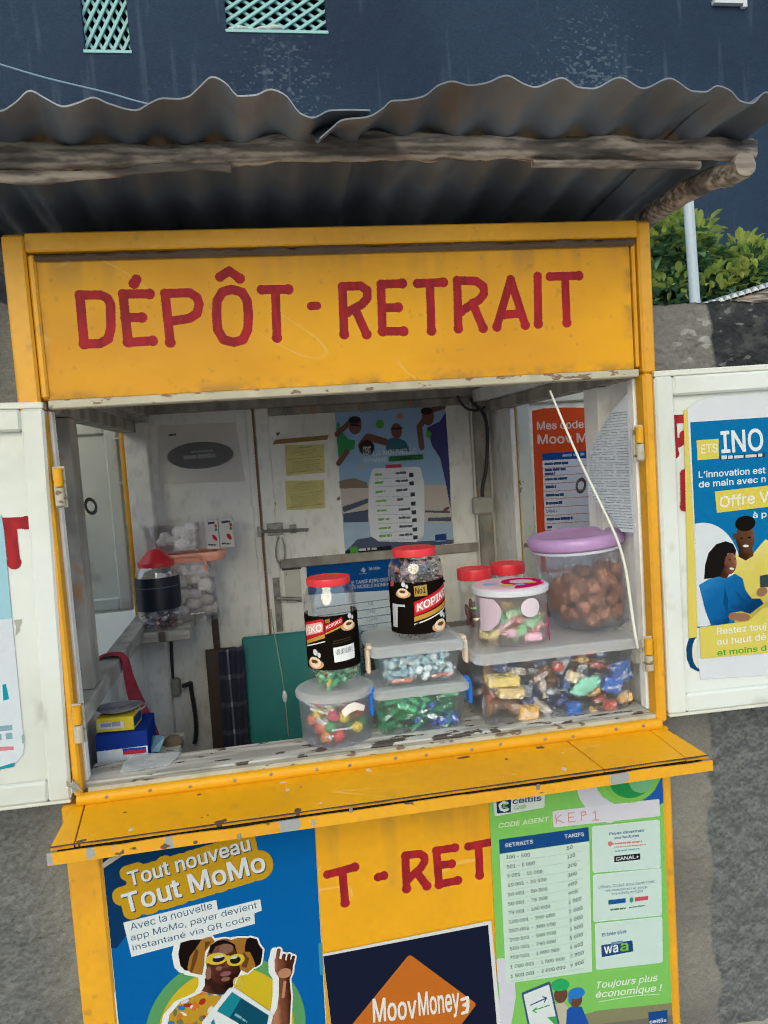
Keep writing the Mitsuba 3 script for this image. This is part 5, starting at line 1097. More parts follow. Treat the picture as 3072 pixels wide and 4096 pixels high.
written(P, 'title', [words('C’EST', *[(0.1708, 1.6007), (0.2014, 1.6012), (0.1719, 1.6319)]), words('LA NOUVELLE', *[(0.209, 1.5955), (0.3801, 1.596), (0.2103, 1.6147)]), words('GAMME', *[(0.1704, 1.5736), (0.2631, 1.5708), (0.1705, 1.5892)])], pl, 5, '#d6dae4')
printed(P, 'title_field', [(0.2708, 1.5897), (0.4067, 1.5889), (0.4054, 1.5689), (0.2694, 1.5688)], pl, 4.6, '#477c4e')
written(P, 'title', words('CONNECT', *[(0.2765, 1.5725), (0.4002, 1.5725), (0.2776, 1.5872)]), pl, 5.4, '#23402c')
tb = Polygon([(0.2055, 1.546), (0.3899, 1.5393), (0.4011, 1.4792), (0.3963, 1.3731), (0.3858, 1.2723), (0.3572, 1.2506), (0.2099, 1.2659), (0.1795, 1.2898), (0.1786, 1.3903), (0.1887, 1.4948)]).buffer(-0.012).buffer(0.014)
printed(P, 'price_table', tb, pl, 5, '#dfe5f0')
printed(P, 'red_tab', Polygon([(0.2568, 1.5571), (0.3166, 1.5561), (0.3159, 1.5445), (0.256, 1.5456)]).buffer(0.001), pl, 6, '#c04a56')
g_, k_, s_, l_ = [], [], [], []
for i, (yl, yr) in enumerate(((640, 632), (700, 690), (768, 757), (834, 827), (905, 898), (970, 960), (1035, 1024), (1092, 1085))):
    bx = {0: [(0.2105, 1.5184), (0.2461, 1.5179), (0.2916, 1.5189), (0.3345, 1.5179), (0.3454, 1.5034), (0.3627, 1.5201)], 1: [(0.2093, 1.4869), (0.2477, 1.4873), (0.2911, 1.4878), (0.3405, 1.4873), (0.3443, 1.4717), (0.3621, 1.4873)], 2: [(0.209, 1.4512), (0.2485, 1.4524), (0.2907, 1.4513), (0.3408, 1.4518), (0.3457, 1.4281), (0.3635, 1.4437)], 3: [(0.2076, 1.4165), (0.2498, 1.4164), (0.292, 1.4153), (0.3168, 1.4155), (0.3455, 1.392), (0.3638, 1.4076)], 4: [(0.2103, 1.3793), (0.2477, 1.3785), (0.2959, 1.3768), (0.3412, 1.3764), (0.3453, 1.3579), (0.3637, 1.3735)], 5: [(0.2122, 1.3443), (0.2571, 1.3443), (0.2937, 1.344), (0.339, 1.3435), (0.3454, 1.327), (0.3638, 1.3426)], 6: [(0.2119, 1.3104), (0.2601, 1.3095), (0.2924, 1.31), (0.3453, 1.3089), (0.3452, 1.2907), (0.3636, 1.3063)], 7: [(0.2109, 1.2797), (0.2623, 1.2785), (0.2913, 1.2771), (0.3432, 1.277), (0.3453, 1.2597), (0.3637, 1.2752)]}[i]
    g_ += dashes(bx[0], bx[1], 0.010, 40 + i); k_ += dashes(bx[2], bx[3], 0.010, 60 + i, 0.15)
    s_.append(shapely.box(bx[4][0], bx[4][1], bx[5][0], bx[5][1])); l_.append(LineString([(bx[0][0], bx[0][1] - 0.012), (bx[4][0] - 0.004, bx[4][1] + 0.001)]).buffer(0.0006))
printed(P, 'green_print', unary_union(g_), pl, 6, '#74b354')
printed(P, 'dark_print', unary_union(k_), pl, 6, '#4d5666')
printed(P, 'dark_square', unary_union(s_), pl, 6, '#363f4c')
printed(P, 'row_line', unary_union(l_), pl, 6, '#7e8aa6')
printed(P, 'blue_square', [(0.4333, 1.271), (0.4789, 1.2725), (0.4778, 1.2376), (0.4321, 1.2361)], pl, 4, '#2f4a86')
printed(P, 'blue_square_mark', dashes((0.4346, 1.2413), (0.4753, 1.2421), 0.006, 77), pl, 5, '#a8b4cc')

P = thing('poster', 'blue and white tariff poster with ruled rows below the rail of the rear door', 'poster')
q = [(-0.0785, 1.1998), (0.2559, 1.1989), (0.2301, 0.7421), (0.1151, 0.7227)]
tp = Polygon([q[0], (0.34, q[1][1] + 0.004), (0.34, 0.62), (q[0][0] + 0.03, 0.62)])
paper(P, tp, pl, '#cfdeec')
qh = [(-0.0785, 1.1998), (0.2559, 1.1989), (0.2522, 1.0652), (-0.0786, 1.0812)]
printed(P, 'head_field', Polygon([qh[0], (0.336, qh[1][1] + 0.002), (0.336, qh[2][1]), qh[3]]), pl, 2, '#17539a')
written(P, 'head_lettering', [words('E TARIFAIRE DES', *[(0.0917, 1.1062), (0.2366, 1.1064), (0.0921, 1.119)]), words('TS MOBILE MONEY', *[(0.0877, 1.0885), (0.2375, 1.087), (0.0881, 1.1012)])], pl, 3, '#b9c6dc')
written(P, 'head_lettering', words('MoMo', *[(0.1628, 1.155), (0.2072, 1.1552), (0.1631, 1.1667)]), pl, 3, '#a8bad6')
printed(P, 'head_mark', [Polygon([(0.1299, 1.157), (0.1414, 1.1692), (0.15, 1.1551), (0.1425, 1.1478)]), strokes([[(0.1247, 1.1441), (0.1556, 1.1439)]], 0.001)], pl, 3, '#a8bad6')
rl, rt_ = [], []
for i in range(11):
    y0 = 375 + i * 57
    a, c = (0.1001, 1.0382), (0.0979, 1.0079)
    z_ = a[1] + (c[1] - a[1]) * i
    rl.append(LineString([(-0.05, z_ - 0.012), (0.33, z_)]).buffer(0.0014))
    if i > 0:
        w_ = ('500', '5 000', '10 000', '20 000', '50 000', '100 000', '200 000', '500 000', '1 000 000', '2 000 000')[i - 1]
        cx_ = 0.160
        rt_.append(words(w_, (cx_ - 0.0035 * len(w_), z_ + 0.010), (cx_ + 0.0035 * len(w_), z_ + 0.0102), (cx_ - 0.0035 * len(w_), z_ + 0.021), False))
printed(P, 'row_line', unary_union(rl), pl, 2, '#4f7096')
written(P, 'row_lettering', rt_, pl, 2, '#63768a')

for i, q in enumerate(([(-0.1243, 1.6591), (0.0244, 1.653), (0.02, 1.5445), (-0.1266, 1.5437)], [(-0.1332, 1.5246), (0.0143, 1.5169), (0.0099, 1.4089), (-0.1358, 1.4126)])):
    P = thing('note', ('upper', 'lower')[i] + ' of two pale yellow printed notes on the rear door', 'note', None)
    paper(P, q, pl, '#d3cd8c')
    ls = []
    (ax, az), (bx_, bz) = q[3], q[1]
    for j, (f0, w0, w1, h_) in enumerate(((0.90, 0.3, 0.68, 0.004), (0.82, 0.2, 0.8, 0.002), (0.75, 0.16, 0.82, 0.002), (0.66, 0.3, 0.7, 0.002), (0.54, 0.06, 0.92, 0.0022), (0.44, 0.12, 0.85, 0.002), (0.37, 0.12, 0.8, 0.002), (0.3, 0.12, 0.86, 0.002), (0.23, 0.14, 0.8, 0.002), (0.16, 0.14, 0.84, 0.002), (0.08, 0.06, 0.92, 0.0032))):
        z_ = az + (bz - az) * f0
        ls += dashes((ax + (bx_ - ax) * w0, z_), (ax + (bx_ - ax) * w1, z_ + 0.004), h_, 90 + j + 20 * i, 0.1)
    printed(P, 'print', unary_union(ls), pl, 2, '#989360')
P = thing('tape_strip', 'strip of torn brown tape above the yellow notes', 'tape')
paper(P, [(-0.1697, 1.6646), (-0.1582, 1.6817), (0.0451, 1.6867), (0.0386, 1.6691), (-0.1009, 1.6652)], pl, '#9d7d4c')
for i, q in enumerate(([(-0.2044, 1.6934), (-0.1818, 1.673), (-0.2025, 1.6667)], [(-0.1537, 1.707), (-0.1374, 1.7075), (-0.1472, 1.6928)], [(-0.2025, 1.4421), (-0.1717, 1.4449), (-0.1871, 1.4115), (-0.2019, 1.4178)], [(0.0584, 1.4427), (0.0721, 1.4511), (0.0684, 1.4357), (0.0589, 1.4343)])):
    P = thing('tape_scrap', ('leftmost scrap of brown tape beside the tape strip', 'small dark scrap of tape above the tape strip', 'scrap of brown tape low on the rear door above the bolt', 'tiny scrap of tape at the edge of the sky blue poster')[i], 'tape')
    paper(P, q, pl, ('#8f7448', '#6e6048', '#97774a', '#7f735a')[i])

# 7 oval sign on the rear wall, left
P = thing('paper_sign', 'grey paper with a dark oval print on the rear wall, left', 'sign')
plb = Plane((0, 1.252, 0), (1, 0, 0))
paper(P, [(-0.5829, 1.7613), (-0.2982, 1.7565), (-0.2811, 1.5343), (-0.597, 1.5449)], plb, '#dddbd7')
printed(P, 'oval', ell((-0.4368, 1.6418), *[0.121, 0.0500]), plb, 2, '#77787c')
printed(P, 'oval_print', dashes((-0.4992, 1.6309), (-0.3832, 1.6306), 0.016, 14, 0.1) + dashes((-0.4702, 1.6541), (-0.3912, 1.6538), 0.006, 15, 0.1), plb, 3, '#a9a9aa')
printed(P, 'smudge', dashes((-0.5453, 1.7191), (-0.5183, 1.7214), 0.008, 16, 0.1), plb, 2, '#5c6462')

# 8 orange poster on the right side shutter
P = thing('poster', 'orange price poster with a white ruled list on the right side shutter', 'poster')
plr = Plane((0, 1.0115, 0), (1, 0, 0))
q = [(0.7711, 1.7205), (0.817, 1.7262), (0.8952, 1.7251), (0.9739, 1.7196), (0.9559, 1.264), (0.7663, 1.2798)]
XQ = q[3][0] + 0.12
paper(P, [q[0], q[1], q[2], q[3], (XQ, q[3][1] + 0.004), (XQ, 1.12), (q[5][0] + 0.008, 1.12), q[5]], plr, '#d2502c')
written(P, 'title', [words('Mes codes', *[(0.7869, 1.6507), (0.9887, 1.6461), (0.7874, 1.6787)]), words('Moov M', *[(0.7866, 1.5983), (0.978, 1.5938), (0.7868, 1.6309)])], plr, 2, '#dccbc6')
q = [(0.8007, 1.5627), (0.9657, 1.5606), (0.966, 1.5346), (0.8014, 1.5369)]
printed(P, 'head_field', [q[0], q[1], (XQ - 0.01, q[1][1] + 0.004), (XQ - 0.01, q[2][1] + 0.004), q[2], q[3]], plr, 2, '#1f4f9a')
printed(P, 'head_print', dashes((0.8793, 1.5445), (0.9649, 1.5447), 0.012, 17), plr, 3, '#9fb4d8')
q = [(0.8013, 1.5359), (0.9659, 1.5336), (0.9612, 1.2635), (0.7924, 1.2777)]
printed(P, 'list_field', [q[0], q[1], (XQ - 0.01, q[1][1] + 0.004), (XQ - 0.01, 1.13), (q[3][0] + 0.002, 1.13)], plr, 2, '#d9dce8')
ls, lt_ = [], []
for i, (y, w) in enumerate(((662, 892), (708, 862), (736, 782), (776, 872), (836, 792), (896, 848), (955, 836), (1016, 818), (1075, 915), (1133, 750))):
    a = {0: [(0.8082, 1.5185), (0.9063, 1.5167)], 1: [(0.8085, 1.4956), (0.8893, 1.4949)], 2: [(0.8078, 1.4817), (0.8465, 1.4815)], 3: [(0.8077, 1.4618), (0.8928, 1.4606)], 4: [(0.8072, 1.4329), (0.8491, 1.4323)], 5: [(0.8066, 1.403), (0.8769, 1.4006)], 6: [(0.806, 1.373), (0.8691, 1.3716)], 7: [(0.8054, 1.3429), (0.8485, 1.342)], 8: [(0.8059, 1.3138), (0.9077, 1.3105)], 9: [(0.8054, 1.2846), (0.8243, 1.2841)]}[i]
    if i == 7:
        written(P, 'list_lettering', words('CANAL+', *a, (a[0][0], a[0][1] + 0.011)), plr, 3, '#36507f')
    else:
        ls += dashes(a[0], a[1], 0.011, 120 + i, 0.12)
for y in range(10):
    a = {0: [(0.7998, 1.5072), (0.9654, 1.5026)], 1: [(0.7992, 1.4784), (0.965, 1.4735)], 2: [(0.7987, 1.45), (0.9645, 1.4428)], 3: [(0.7982, 1.4216), (0.9641, 1.4136)], 4: [(0.7972, 1.3937), (0.9636, 1.3839)], 5: [(0.796, 1.3627), (0.9631, 1.3531)], 6: [(0.7954, 1.3327), (0.9626, 1.3228)], 7: [(0.7948, 1.3026), (0.9621, 1.2919)], 8: [(0.7934, 1.2776), (0.9613, 1.2656)], 9: [(0.7934, 1.2771), (0.9613, 1.2651)]}[y]
    lt_.append(LineString([a[0], (XQ - 0.01, a[1][1] + 0.004)]).buffer(0.0011))
printed(P, 'list_print', unary_union(ls), plr, 3, '#36507f')
printed(P, 'list_line', unary_union(lt_), plr, 3, '#c9614f')

# 9 curled paper on the right inner wall
P = thing('paper_sheet', 'curling white sheet of close ruled print hanging inside the right front post', 'paper')
po = np.array([(-0.0075, 1.713), (0.0756, 1.6678), (0.1741, 1.5716), (0.1953, 1.5339), (0.1949, 1.4642), (0.0981, 1.4134), (0.0506, 1.3682), (0.0086, 1.3745)])
def curl(u, v):
    b = 0.020 * np.sin(np.clip(u / 0.26, 0, 1.3) * 2.2) * np.clip((1.70 - v) / 0.3, 0, 1) + 0.012 * np.sin(v * 24) * np.clip(u / 0.2, 0, 1)
    return np.stack([0.66 - 0.1888 * u - b * 0.4, 0.05 + 0.982 * u * 0.9, v], -1)
zz = np.linspace(po[:, 1].min(), po[:, 1].max(), 60)
lf = np.interp(zz, po[:7, 1][::-1], po[:7, 0][::-1])
def sheet_pt(S, Q):
    z = zz[0] + Q * (zz[-1] - zz[0]); L = np.interp(z, zz, lf)
    return curl(0.004 + S * (L - 0.004), z)
m = grid(np.linspace(0, 1, 30), np.linspace(0, 1, 60), sheet_pt)
part(P, 'sheet', thicken(m, (0.9, 0.2, 0), 0.0006), ink('#c6ced8'), True)
r = np.random.default_rng(8); pr = []
for i in range(46):
    qz = 0.03 + i * 0.0195 + r.uniform(-0.002, 0.002); long_ = i % 6 == 0
    s = 0.04
    while s < 0.95:
        w = 0.95 - s if long_ else r.uniform(0.05, 0.30); w = min(w, 0.96 - s)
        g = grid(np.linspace(s, s + w, 7), [qz, qz + (0.0035 if long_ else 0.0042)], sheet_pt); g.vertices -= np.array([0.9, 0.25, 0]) * 0.0016
        if w > 0.03 and (long_ or qz < 0.86):
            pr.append(g)
        s += w + r.uniform(0.015, 0.06)
part(P, 'print', cat(*pr), ink('#6f7f90'))

# ------------------------------------------------------------------ goods on the counter
def at(m, x, y, z, tilt=0.0, axis=(0, 1, 0)):
    return move(m, trans(x, y, z) @ rot(tilt, axis))

def spread(n, inside, r, seed, tries=6000, y_bias=None):
    """n points, at least r apart, that satisfy inside(); heaped from the bottom up."""
    g = np.random.default_rng(seed); out = []
    lo, hi = inside
    for _ in range(tries):
        q = lo + (hi - lo) * g.uniform(size=3)
        if all(np.sum((q - o) ** 2) > r * r for o in out):
            out.append(q)
            if len(out) >= n:
                break
    return sorted(out, key=lambda q: q[2])

SW = {}
def swarm(name, meshes, mats_, pts, seed, label, category, group, scale=(0.85, 1.1), tilt=180, tones=None):
    """One entry per piece, reusing a few shapes."""
    g = np.random.default_rng(seed)
    base = [[ply(m, b, True) for b in mats_] for m in meshes]
    for q in pts:
        a = g.normal(size=3); a /= np.linalg.norm(a)
        s = g.uniform(*scale)
        M = T().translate([float(v) for v in q]) @ T().rotate([float(v) for v in a], float(g.uniform(0, tilt))) @ T().scale(float(s))
        i, j = int(g.integers(len(meshes))), int(g.integers(len(mats_)))
        k = thing(name, tones[j] + ' ' + label if tones else label, category, group)
        scene[k] = {**base[i][j], 'to_world': M}

def lump(r, seed, sx=1, sy=1, sz=1, amp=0.25, sub=2, f=1.3):
    m = trimesh.creation.icosphere(sub, 1.0); v = m.vertices
    m.vertices = v * (1 + amp * 2 * (meshkit.fbm(v * f + seed * 7.3, 3) - 0.5))[:, None] * [sx * r, sy * r, sz * r]
    return m

def wrapped(r, seed, L=1.5):
    """A sweet in a twisted wrapper: a lump with two flared ends."""
    b = lump(r, seed, L, 0.85, 0.75, 0.15, 1)
    ends = []
    for s in (-1, 1):
        a = np.arange(8) * 2 * np.pi / 8; lo = []
        for x, rr, k in ((0.9, 0.35, 0), (1.15, 0.16, 0.3), (1.75, 0.62, 0.9)):
            w = rr * r * (1 + 0.25 * np.sin(3 * a + seed))
            lo.append(np.stack([np.full(8, s * r * L * x * 0.95), w * np.cos(a + k), 0.35 * w * np.sin(a + k)], 1))
        ends.append(loft(lo, False, True))
    return cat(b, *ends)

def brick(w, d, h, seed):
    g = np.random.default_rng(seed); p = []
    for x in (-w / 2, w / 2):
        for y in (-d / 2, d / 2):
            for z in (-h / 2, h / 2):
                for e in range(3):
                    q = np.array([x, y, z]); q[e] *= 0.88; p.append(q * (1 + 0.03 * g.normal(size=3)))
    return hull(p)

# --- round tub of lollipops
YC = 0.115
(lx0_, lz0_), (lx1_, lz1_), (lbx0, lbz), (lbx1, lbz2), (ltx, ltz) = [(-0.181, 1.0565), (0.0003, 1.0601), (-0.1761, 0.9341), (-0.0091, 0.9263), (-0.0894, 1.1033)]
LX, LRt = (lx0_ + lx1_) / 2, (lx1_ - lx0_) / 2
LRb = LRt * 0.93
LZ1 = (lz0_ + lz1_) / 2
k = thing('sweet_tub', 'round clear tub of lollipops with a flat grey white lid at the counter edge', 'tub')
part(k, 'body', at(lathe([(0.001, 0.0), (LRb - 0.006, 0), (LRb, 0.006), (LRt - 0.004, LZ1 - SILL - 0.012)], 56, False, False), LX, YC, SILL + 0.001), 'tub_plastic', True)
part(k, 'lid', at(lathe([(LRt - 0.001, -0.016), (LRt + 0.002, -0.014), (LRt + 0.003, -0.003), (LRt, 0.0), (LRt - 0.006, 0.003), (LRt - 0.010, 0.001), (LRt * 0.55, 0.002), (LRt * 0.52, 0.0035), (0.002, 0.0035)], 64), LX, YC, LZ1), 'lid_plastic', 50)
part(k, 'torn_label', trimesh.Trimesh(Drum(LX, YC, LRt - 0.002).pts(flat(Polygon([(-0.012, 0), (0.004, 0.012), (0.02, 0.014), (0.05, -0.002), (0.045, -0.012), (0.025, -0.004), (0.008, -0.006), (-0.006, -0.014)]).buffer(0.001), 0.006)[0] + [0.018, LZ1 - 0.034], 2), flat(Polygon([(-0.012, 0), (0.004, 0.012), (0.02, 0.014), (0.05, -0.002), (0.045, -0.012), (0.025, -0.004), (0.008, -0.006), (-0.006, -0.014)]).buffer(0.001), 0.006)[1], process=False), ink('#eae6e0'), label='torn white label remnant')
lc = ['#d8362f', '#f08a2c', '#e8c93a', '#3ba255', '#ef7a4a', '#d23b57']
g = np.random.default_rng(12)
pts = []
for _ in range(4000):
    a, rr_, z = g.uniform(0, 2 * np.pi), (LRb - 0.024) * math.sqrt(g.uniform(0.15, 1)), SILL + 0.018 + g.uniform(0, 0.055)
    q = np.array([LX + rr_ * math.cos(a), YC + rr_ * math.sin(a), z])
    if all(np.sum((q - o) ** 2) > 0.0265 ** 2 for o in pts):
        pts.append(q)
    if len(pts) >= 34:
        break
for i, q in enumerate(pts):
    k = thing('lollipop', ('red', 'orange', 'yellow', 'green', 'coral', 'pink')[i % 6] + ' ball lollipop with a white stick in the round tub at the counter edge', 'lollipop', 'lollipops in the round tub')
    part(k, 'ball', at(lump(0.0145, i, 1, 1, 0.95, 0.12, 2), *q), gloss(lc[i % 6], 0.25), True)
    ctr = np.array([LX, YC, SILL + 0.055]); d = np.array([-0.75, -0.25, 0.45]) * [1 if q[0] > LX - 0.02 else -0.6, 1, 1] + g.normal(size=3) * 0.45; d[2] = abs(d[2]); d /= np.linalg.norm(d)
    L = 0.07
    e = q + d * L
    for _ in range(12):
        if np.hypot(e[0] - LX, e[1] - YC) < LRb - 0.006 and SILL + 0.006 < e[2] < LZ1 - 0.02:
            break
        L *= 0.9; e = q + d * L
    part(k, 'stick', tube([q, e], 0.0026, 6), gloss('#f1f1ee', 0.4))

# --- tall sweet jars with black wrap-round labels
def coffee_jar(x, y, z0, R, H, lidR, lidH, nm, label, shoulder=0.80):
    """Clear jar: foot, label zone, shoulder, neck, ribbed red cap."""
    k = thing(nm, label, 'jar')
    hn = H - lidH
    prof = [(0.002, 0.004), (R * 0.86, 0.0), (R * 0.96, 0.006), (R * 0.985, 0.02), (R * 0.985, hn * 0.20), (R * 0.985, hn * 0.24), (R, hn * 0.28), (R, hn * 0.70), (R * 0.985, hn * 0.72), (R * 1.0, hn * 0.76), (R * 0.99, hn * 0.83), (R * 0.94, hn * 0.90), (R * 0.84, hn * 0.965), (lidR * 0.92, hn), (lidR * 0.92, H - 0.004)]
    part(k, 'body', at(lathe(prof, 64, False, False), x, y, z0), 'jar_clear', True)
    a = np.arange(72) * 2 * np.pi / 72
    rib = lidR * (1 + 0.008 * np.cos(36 * a))
    lo = []
    for s, z in ((0.985, -0.001), (1, 0.002), (1, lidH * 0.86), (0.975, lidH * 0.97), (0.93, lidH), (0.9, lidH - 0.0015)):
        lo.append(np.stack([rib * s * np.cos(a), rib * s * np.sin(a), 0 * a + z], 1))
    part(k, 'lid', at(loft(lo), x, y, z0 + hn), 'red_plastic', 40)
    return k, hn

def cup(parent, dr_, c, s, lay):
    printed(parent, 'cup_print', ell((c[0], c[1] - 0.004), 0.017 * s, 0.008 * s), dr_, lay, '#c99a7a')
    printed(parent, 'cup_print', ell(c, 0.0125 * s, 0.0085 * s), dr_, lay + 1, '#e6d3b4')
    printed(parent, 'cup_print', ell((c[0], c[1] + 0.002), 0.007 * s, 0.003 * s), dr_, lay + 2, '#6b4028')
    printed(parent, 'cup_print', unary_union([ell((c[0] + 0.003 * s, c[1] + 0.016 * s), 0.0045 * s, 0.005 * s), ell((c[0] + 0.010 * s, c[1] + 0.012 * s), 0.003 * s, 0.004 * s)]), dr_, lay + 1, '#cfd3d6')

# jar 1, on the tub of lollipops
J1Z = LZ1 + 0.005
(a0, _), (a1, _), (c0, cz0_), (c1, cz1_), (b0, bz0), (b1, bz1), (_, topz) = [(-0.1555, 1.2098), (-0.0236, 1.2026), (-0.1421, 1.3024), (-0.0392, 1.3024), (-0.1516, 1.2402), (-0.0291, 1.2393), (-0.0891, 1.3272)]
JX, JR = (b0 + b1) / 2 + 0.004, (a1 - a0) / 2 - 0.004
J1H = ((-0.0895, 1.3217)[1]) - J1Z
k, hn = coffee_jar(JX, YC, J1Z, JR, J1H, (c1 - c0) / 2, (-0.141, 1.3169)[1] - (-0.1422, 1.3008)[1], 'sweet_jar', 'clear jar with black label and green sweets at its base, on the tub of lollipops')
dr_ = Drum(JX, YC, JR + 0.0006)
zl0, zl1 = (-0.0983, 1.1152)[1] - 0.002, (-0.0891, 1.2394)[1]
L = part(k, 'label', trimesh.Trimesh(dr_.pts(flat(shapely.box(-JR * 2.2, zl0, JR * 2.2, zl1), 0.008)[0], 1), flat(shapely.box(-JR * 2.2, zl0, JR * 2.2, zl1), 0.008)[1], process=False), ink('#17120f'), True, label='black coffee sweet label')
A = dr_.arc
printed(L, 'red_band', A([(-0.153, 1.2215), (-0.1121, 1.2339), (-0.1065, 1.2308), (-0.1081, 1.1999), (-0.1524, 1.1801), (-0.1556, 1.1837)]), dr_, 3, '#bf2630')
printed(L, 'pale_band', Polygon(A([(-0.1514, 1.2142), (-0.1143, 1.226), (-0.1114, 1.2215), (-0.1126, 1.2053), (-0.1523, 1.1899)])).buffer(0.001), dr_, 4, '#d9a9a6')
written(L, 'name', words('PIKO', *A([(-0.1523, 1.1932), (-0.1128, 1.207), (-0.1515, 1.2087)])), dr_, 5, '#f0eaea')
printed(L, 'gold_band', A([(-0.1531, 1.1786), (-0.1082, 1.199), (-0.1073, 1.1897), (-0.1531, 1.1698)]), dr_, 3, '#b98f3e')
printed(L, 'white_line', A([(-0.1533, 1.1672), (-0.1078, 1.1826), (-0.108, 1.18), (-0.1533, 1.1639)]), dr_, 3, '#d8d8da')
printed(L, 'red_band', A([(-0.1061, 1.2193), (-0.0655, 1.2348), (-0.0646, 1.22), (-0.106, 1.2027)]), dr_, 3, '#b9262e')
printed(L, 'gold_band', A([(-0.1068, 1.2008), (-0.0648, 1.2174), (-0.0645, 1.2128), (-0.1064, 1.1968)]), dr_, 3, '#b98f3e')
written(L, 'name', words('KOPIKO', *A([(-0.1036, 1.2093), (-0.0676, 1.2235), (-0.1037, 1.2168)])), dr_, 4, '#f0d9d9')
printed(L, 'code_field', A([(-0.0913, 1.1654), (-0.0414, 1.1683), (-0.0416, 1.1333), (-0.0906, 1.1308)]), dr_, 3, '#e3e8ec')
bc = []
for i in range(14):
    (p0,), (p1,) = [A([q]) for q in ((np.array((-0.0862, 1.1474)) * (1 - i / 14) + np.array((-0.0453, 1.1502)) * (i / 14)), (np.array((-0.0859, 1.1599)) * (1 - i / 14) + np.array((-0.045, 1.1627)) * (i / 14)))]
    bc.append(Polygon([p0, (p0[0] + 0.0018 * (0.6 + (i * 7 % 3) * 0.25), p0[1]), (p1[0] + 0.0018 * (0.6 + (i * 7 % 3) * 0.25), p1[1]), p1]))
printed(L, 'bar_code', unary_union(bc), dr_, 4, '#7c8790')
for i, q in enumerate([(-0.0903, 1.1794), (-0.0914, 1.1736)]):
    printed(L, 'small_print', dashes(A([q])[0], (A([q])[0][0] + 0.045, A([q])[0][1] + 0.004), 0.002, 200 + i), dr_, 3, '#4c3f34')
cup(L, dr_, A([(-0.1343, 1.1307)])[0], 1.5, 3)
cup(L, dr_, A([(-0.0505, 1.2136)])[0], 1.25, 3)
printed(L, 'gold_square', A([(-0.1052, 1.2313), (-0.0943, 1.2341), (-0.0941, 1.2246), (-0.1045, 1.2227)]), dr_, 3, '#8f7440')
g = np.random.default_rng(21); pts = []
for _ in range(5000):
    a, rr_ = g.uniform(0, 2 * np.pi), (JR * 0.93 - 0.017) * math.sqrt(g.uniform(0.1, 1))
    q = np.array([JX + rr_ * math.cos(a), YC + rr_ * math.sin(a), J1Z + 0.013 + g.uniform(0, 0.036)])
    if all(np.sum((q - o) ** 2) > 0.018 ** 2 for o in pts): pts.append(q)
    if len(pts) >= 42: break
swarm('wrapped_sweet', [wrapped(0.0095, i) for i in range(3)], [wrapper('#2f9c6c'), wrapper('#57b384'), wrapper('#c9c94a'), wrapper('#1f7d58')], pts, 22, 'wrapped sweet in the base of the jar on the lollipop tub', 'sweet', 'green sweets in the left coffee jar', tones=['green', 'pale green', 'yellow', 'dark green'])

# --- stacked rectangular boxes
def crate(nm, label, x0, x1, y0, y1, z0, z1, taper, lidh, lidx0, lidx1, bm='box_plastic', clip=None, r=0.02):
    k = thing(nm, label, 'box')
    w, d, h = x1 - x0, y1 - y0, z1 - z0
    xc, yc = (x0 + x1) / 2, (y0 + y1) / 2
    wt = w + 2 * taper; dt = d + 2 * taper
    lo = [rrect(w - 0.02, d - 0.02, r * 0.7, 0.0008), rrect(w - 0.006, d - 0.006, r, 0.002), rrect(w, d, r, 0.008), rrect(w + taper * 1.6, d + taper * 1.6, r, h * 0.8), rrect(w + taper * 1.6 + 0.004, d + taper * 1.6 + 0.004, r, h * 0.805), rrect(wt, dt, r, h)]
    part(k, 'body', at(loft(lo, True, False), xc, yc, z0), bm, 25)
    lw, ld, lc_ = lidx1 - lidx0, dt + (lidx1 - lidx0 - wt), (lidx0 + lidx1) / 2
    lo = [rrect(lw - 0.012, ld - 0.012, r, -lidh), rrect(lw - 0.002, ld - 0.002, r, -lidh), rrect(lw, ld, r, -lidh + 0.002), rrect(lw - 0.001, ld - 0.001, r, -0.006), rrect(lw - 0.006, ld - 0.006, r, -0.0055), rrect(lw - 0.008, ld - 0.008, r, -0.0015), rrect(lw - 0.012, ld - 0.012, r, 0.0), rrect(lw - 0.020, ld - 0.020, r, 0.0), rrect(lw - 0.026, ld - 0.026, r, -0.003), rrect(lw * 0.3, ld * 0.3, r * 0.8, -0.003)]
    part(k, 'lid', at(loft(lo), lc_, yc, z1 + lidh), 'lid_plastic', 30)
    for s in (-1, 1) if clip else ():
        xx = lc_ + s * (lw / 2 + 0.0045)
        part(k, 'clip', cat(box(xx - 0.0045, xx + 0.0045, yc - 0.06 - 0.016, yc - 0.06 + 0.016, z1 - 0.040, z1 + lidh * 0.7, 0.003), box(xx - s * 0.010, xx + s * 0.002, yc - 0.06 - 0.015, yc - 0.06 + 0.015, z1 + lidh * 0.7 + 0.0003, z1 + lidh + 0.002, 0.002)), clip, 30)
    return k

FYb = 0.068
q = [(0.0057, 0.9369), (0.2121, 0.9377), (0.0009, 1.0269), (0.2257, 1.0282), (-0.0039, 1.0519), (0.2285, 1.0539)]
BZ1 = (q[2][1] + q[3][1]) / 2; BL = (q[4][1] + q[5][1]) / 2 - BZ1 - 0.004
bx0, bx1 = q[0][0] + 0.002, q[1][0] - 0.002
crate('plastic_box', 'lower of two stacked clear boxes, filled with green and blue sweets', bx0, bx1, FYb, FYb + 0.165, SILL + 0.001, BZ1, 0.009, BL, q[4][0], q[5][0], clip=gloss('#1f6fd0', 0.35))
q2 = [(0.0179, 1.0493), (0.2045, 1.0544), (-0.0032, 1.1249), (0.2185, 1.1317), (-0.0089, 1.152), (0.2233, 1.1548)]
UZ0 = BZ1 + BL + 0.001
UZ1 = (q2[2][1] + q2[3][1]) / 2; UL = (q2[4][1] + q2[5][1]) / 2 - UZ1
ux0, ux1 = q2[0][0] + 0.006, q2[1][0]
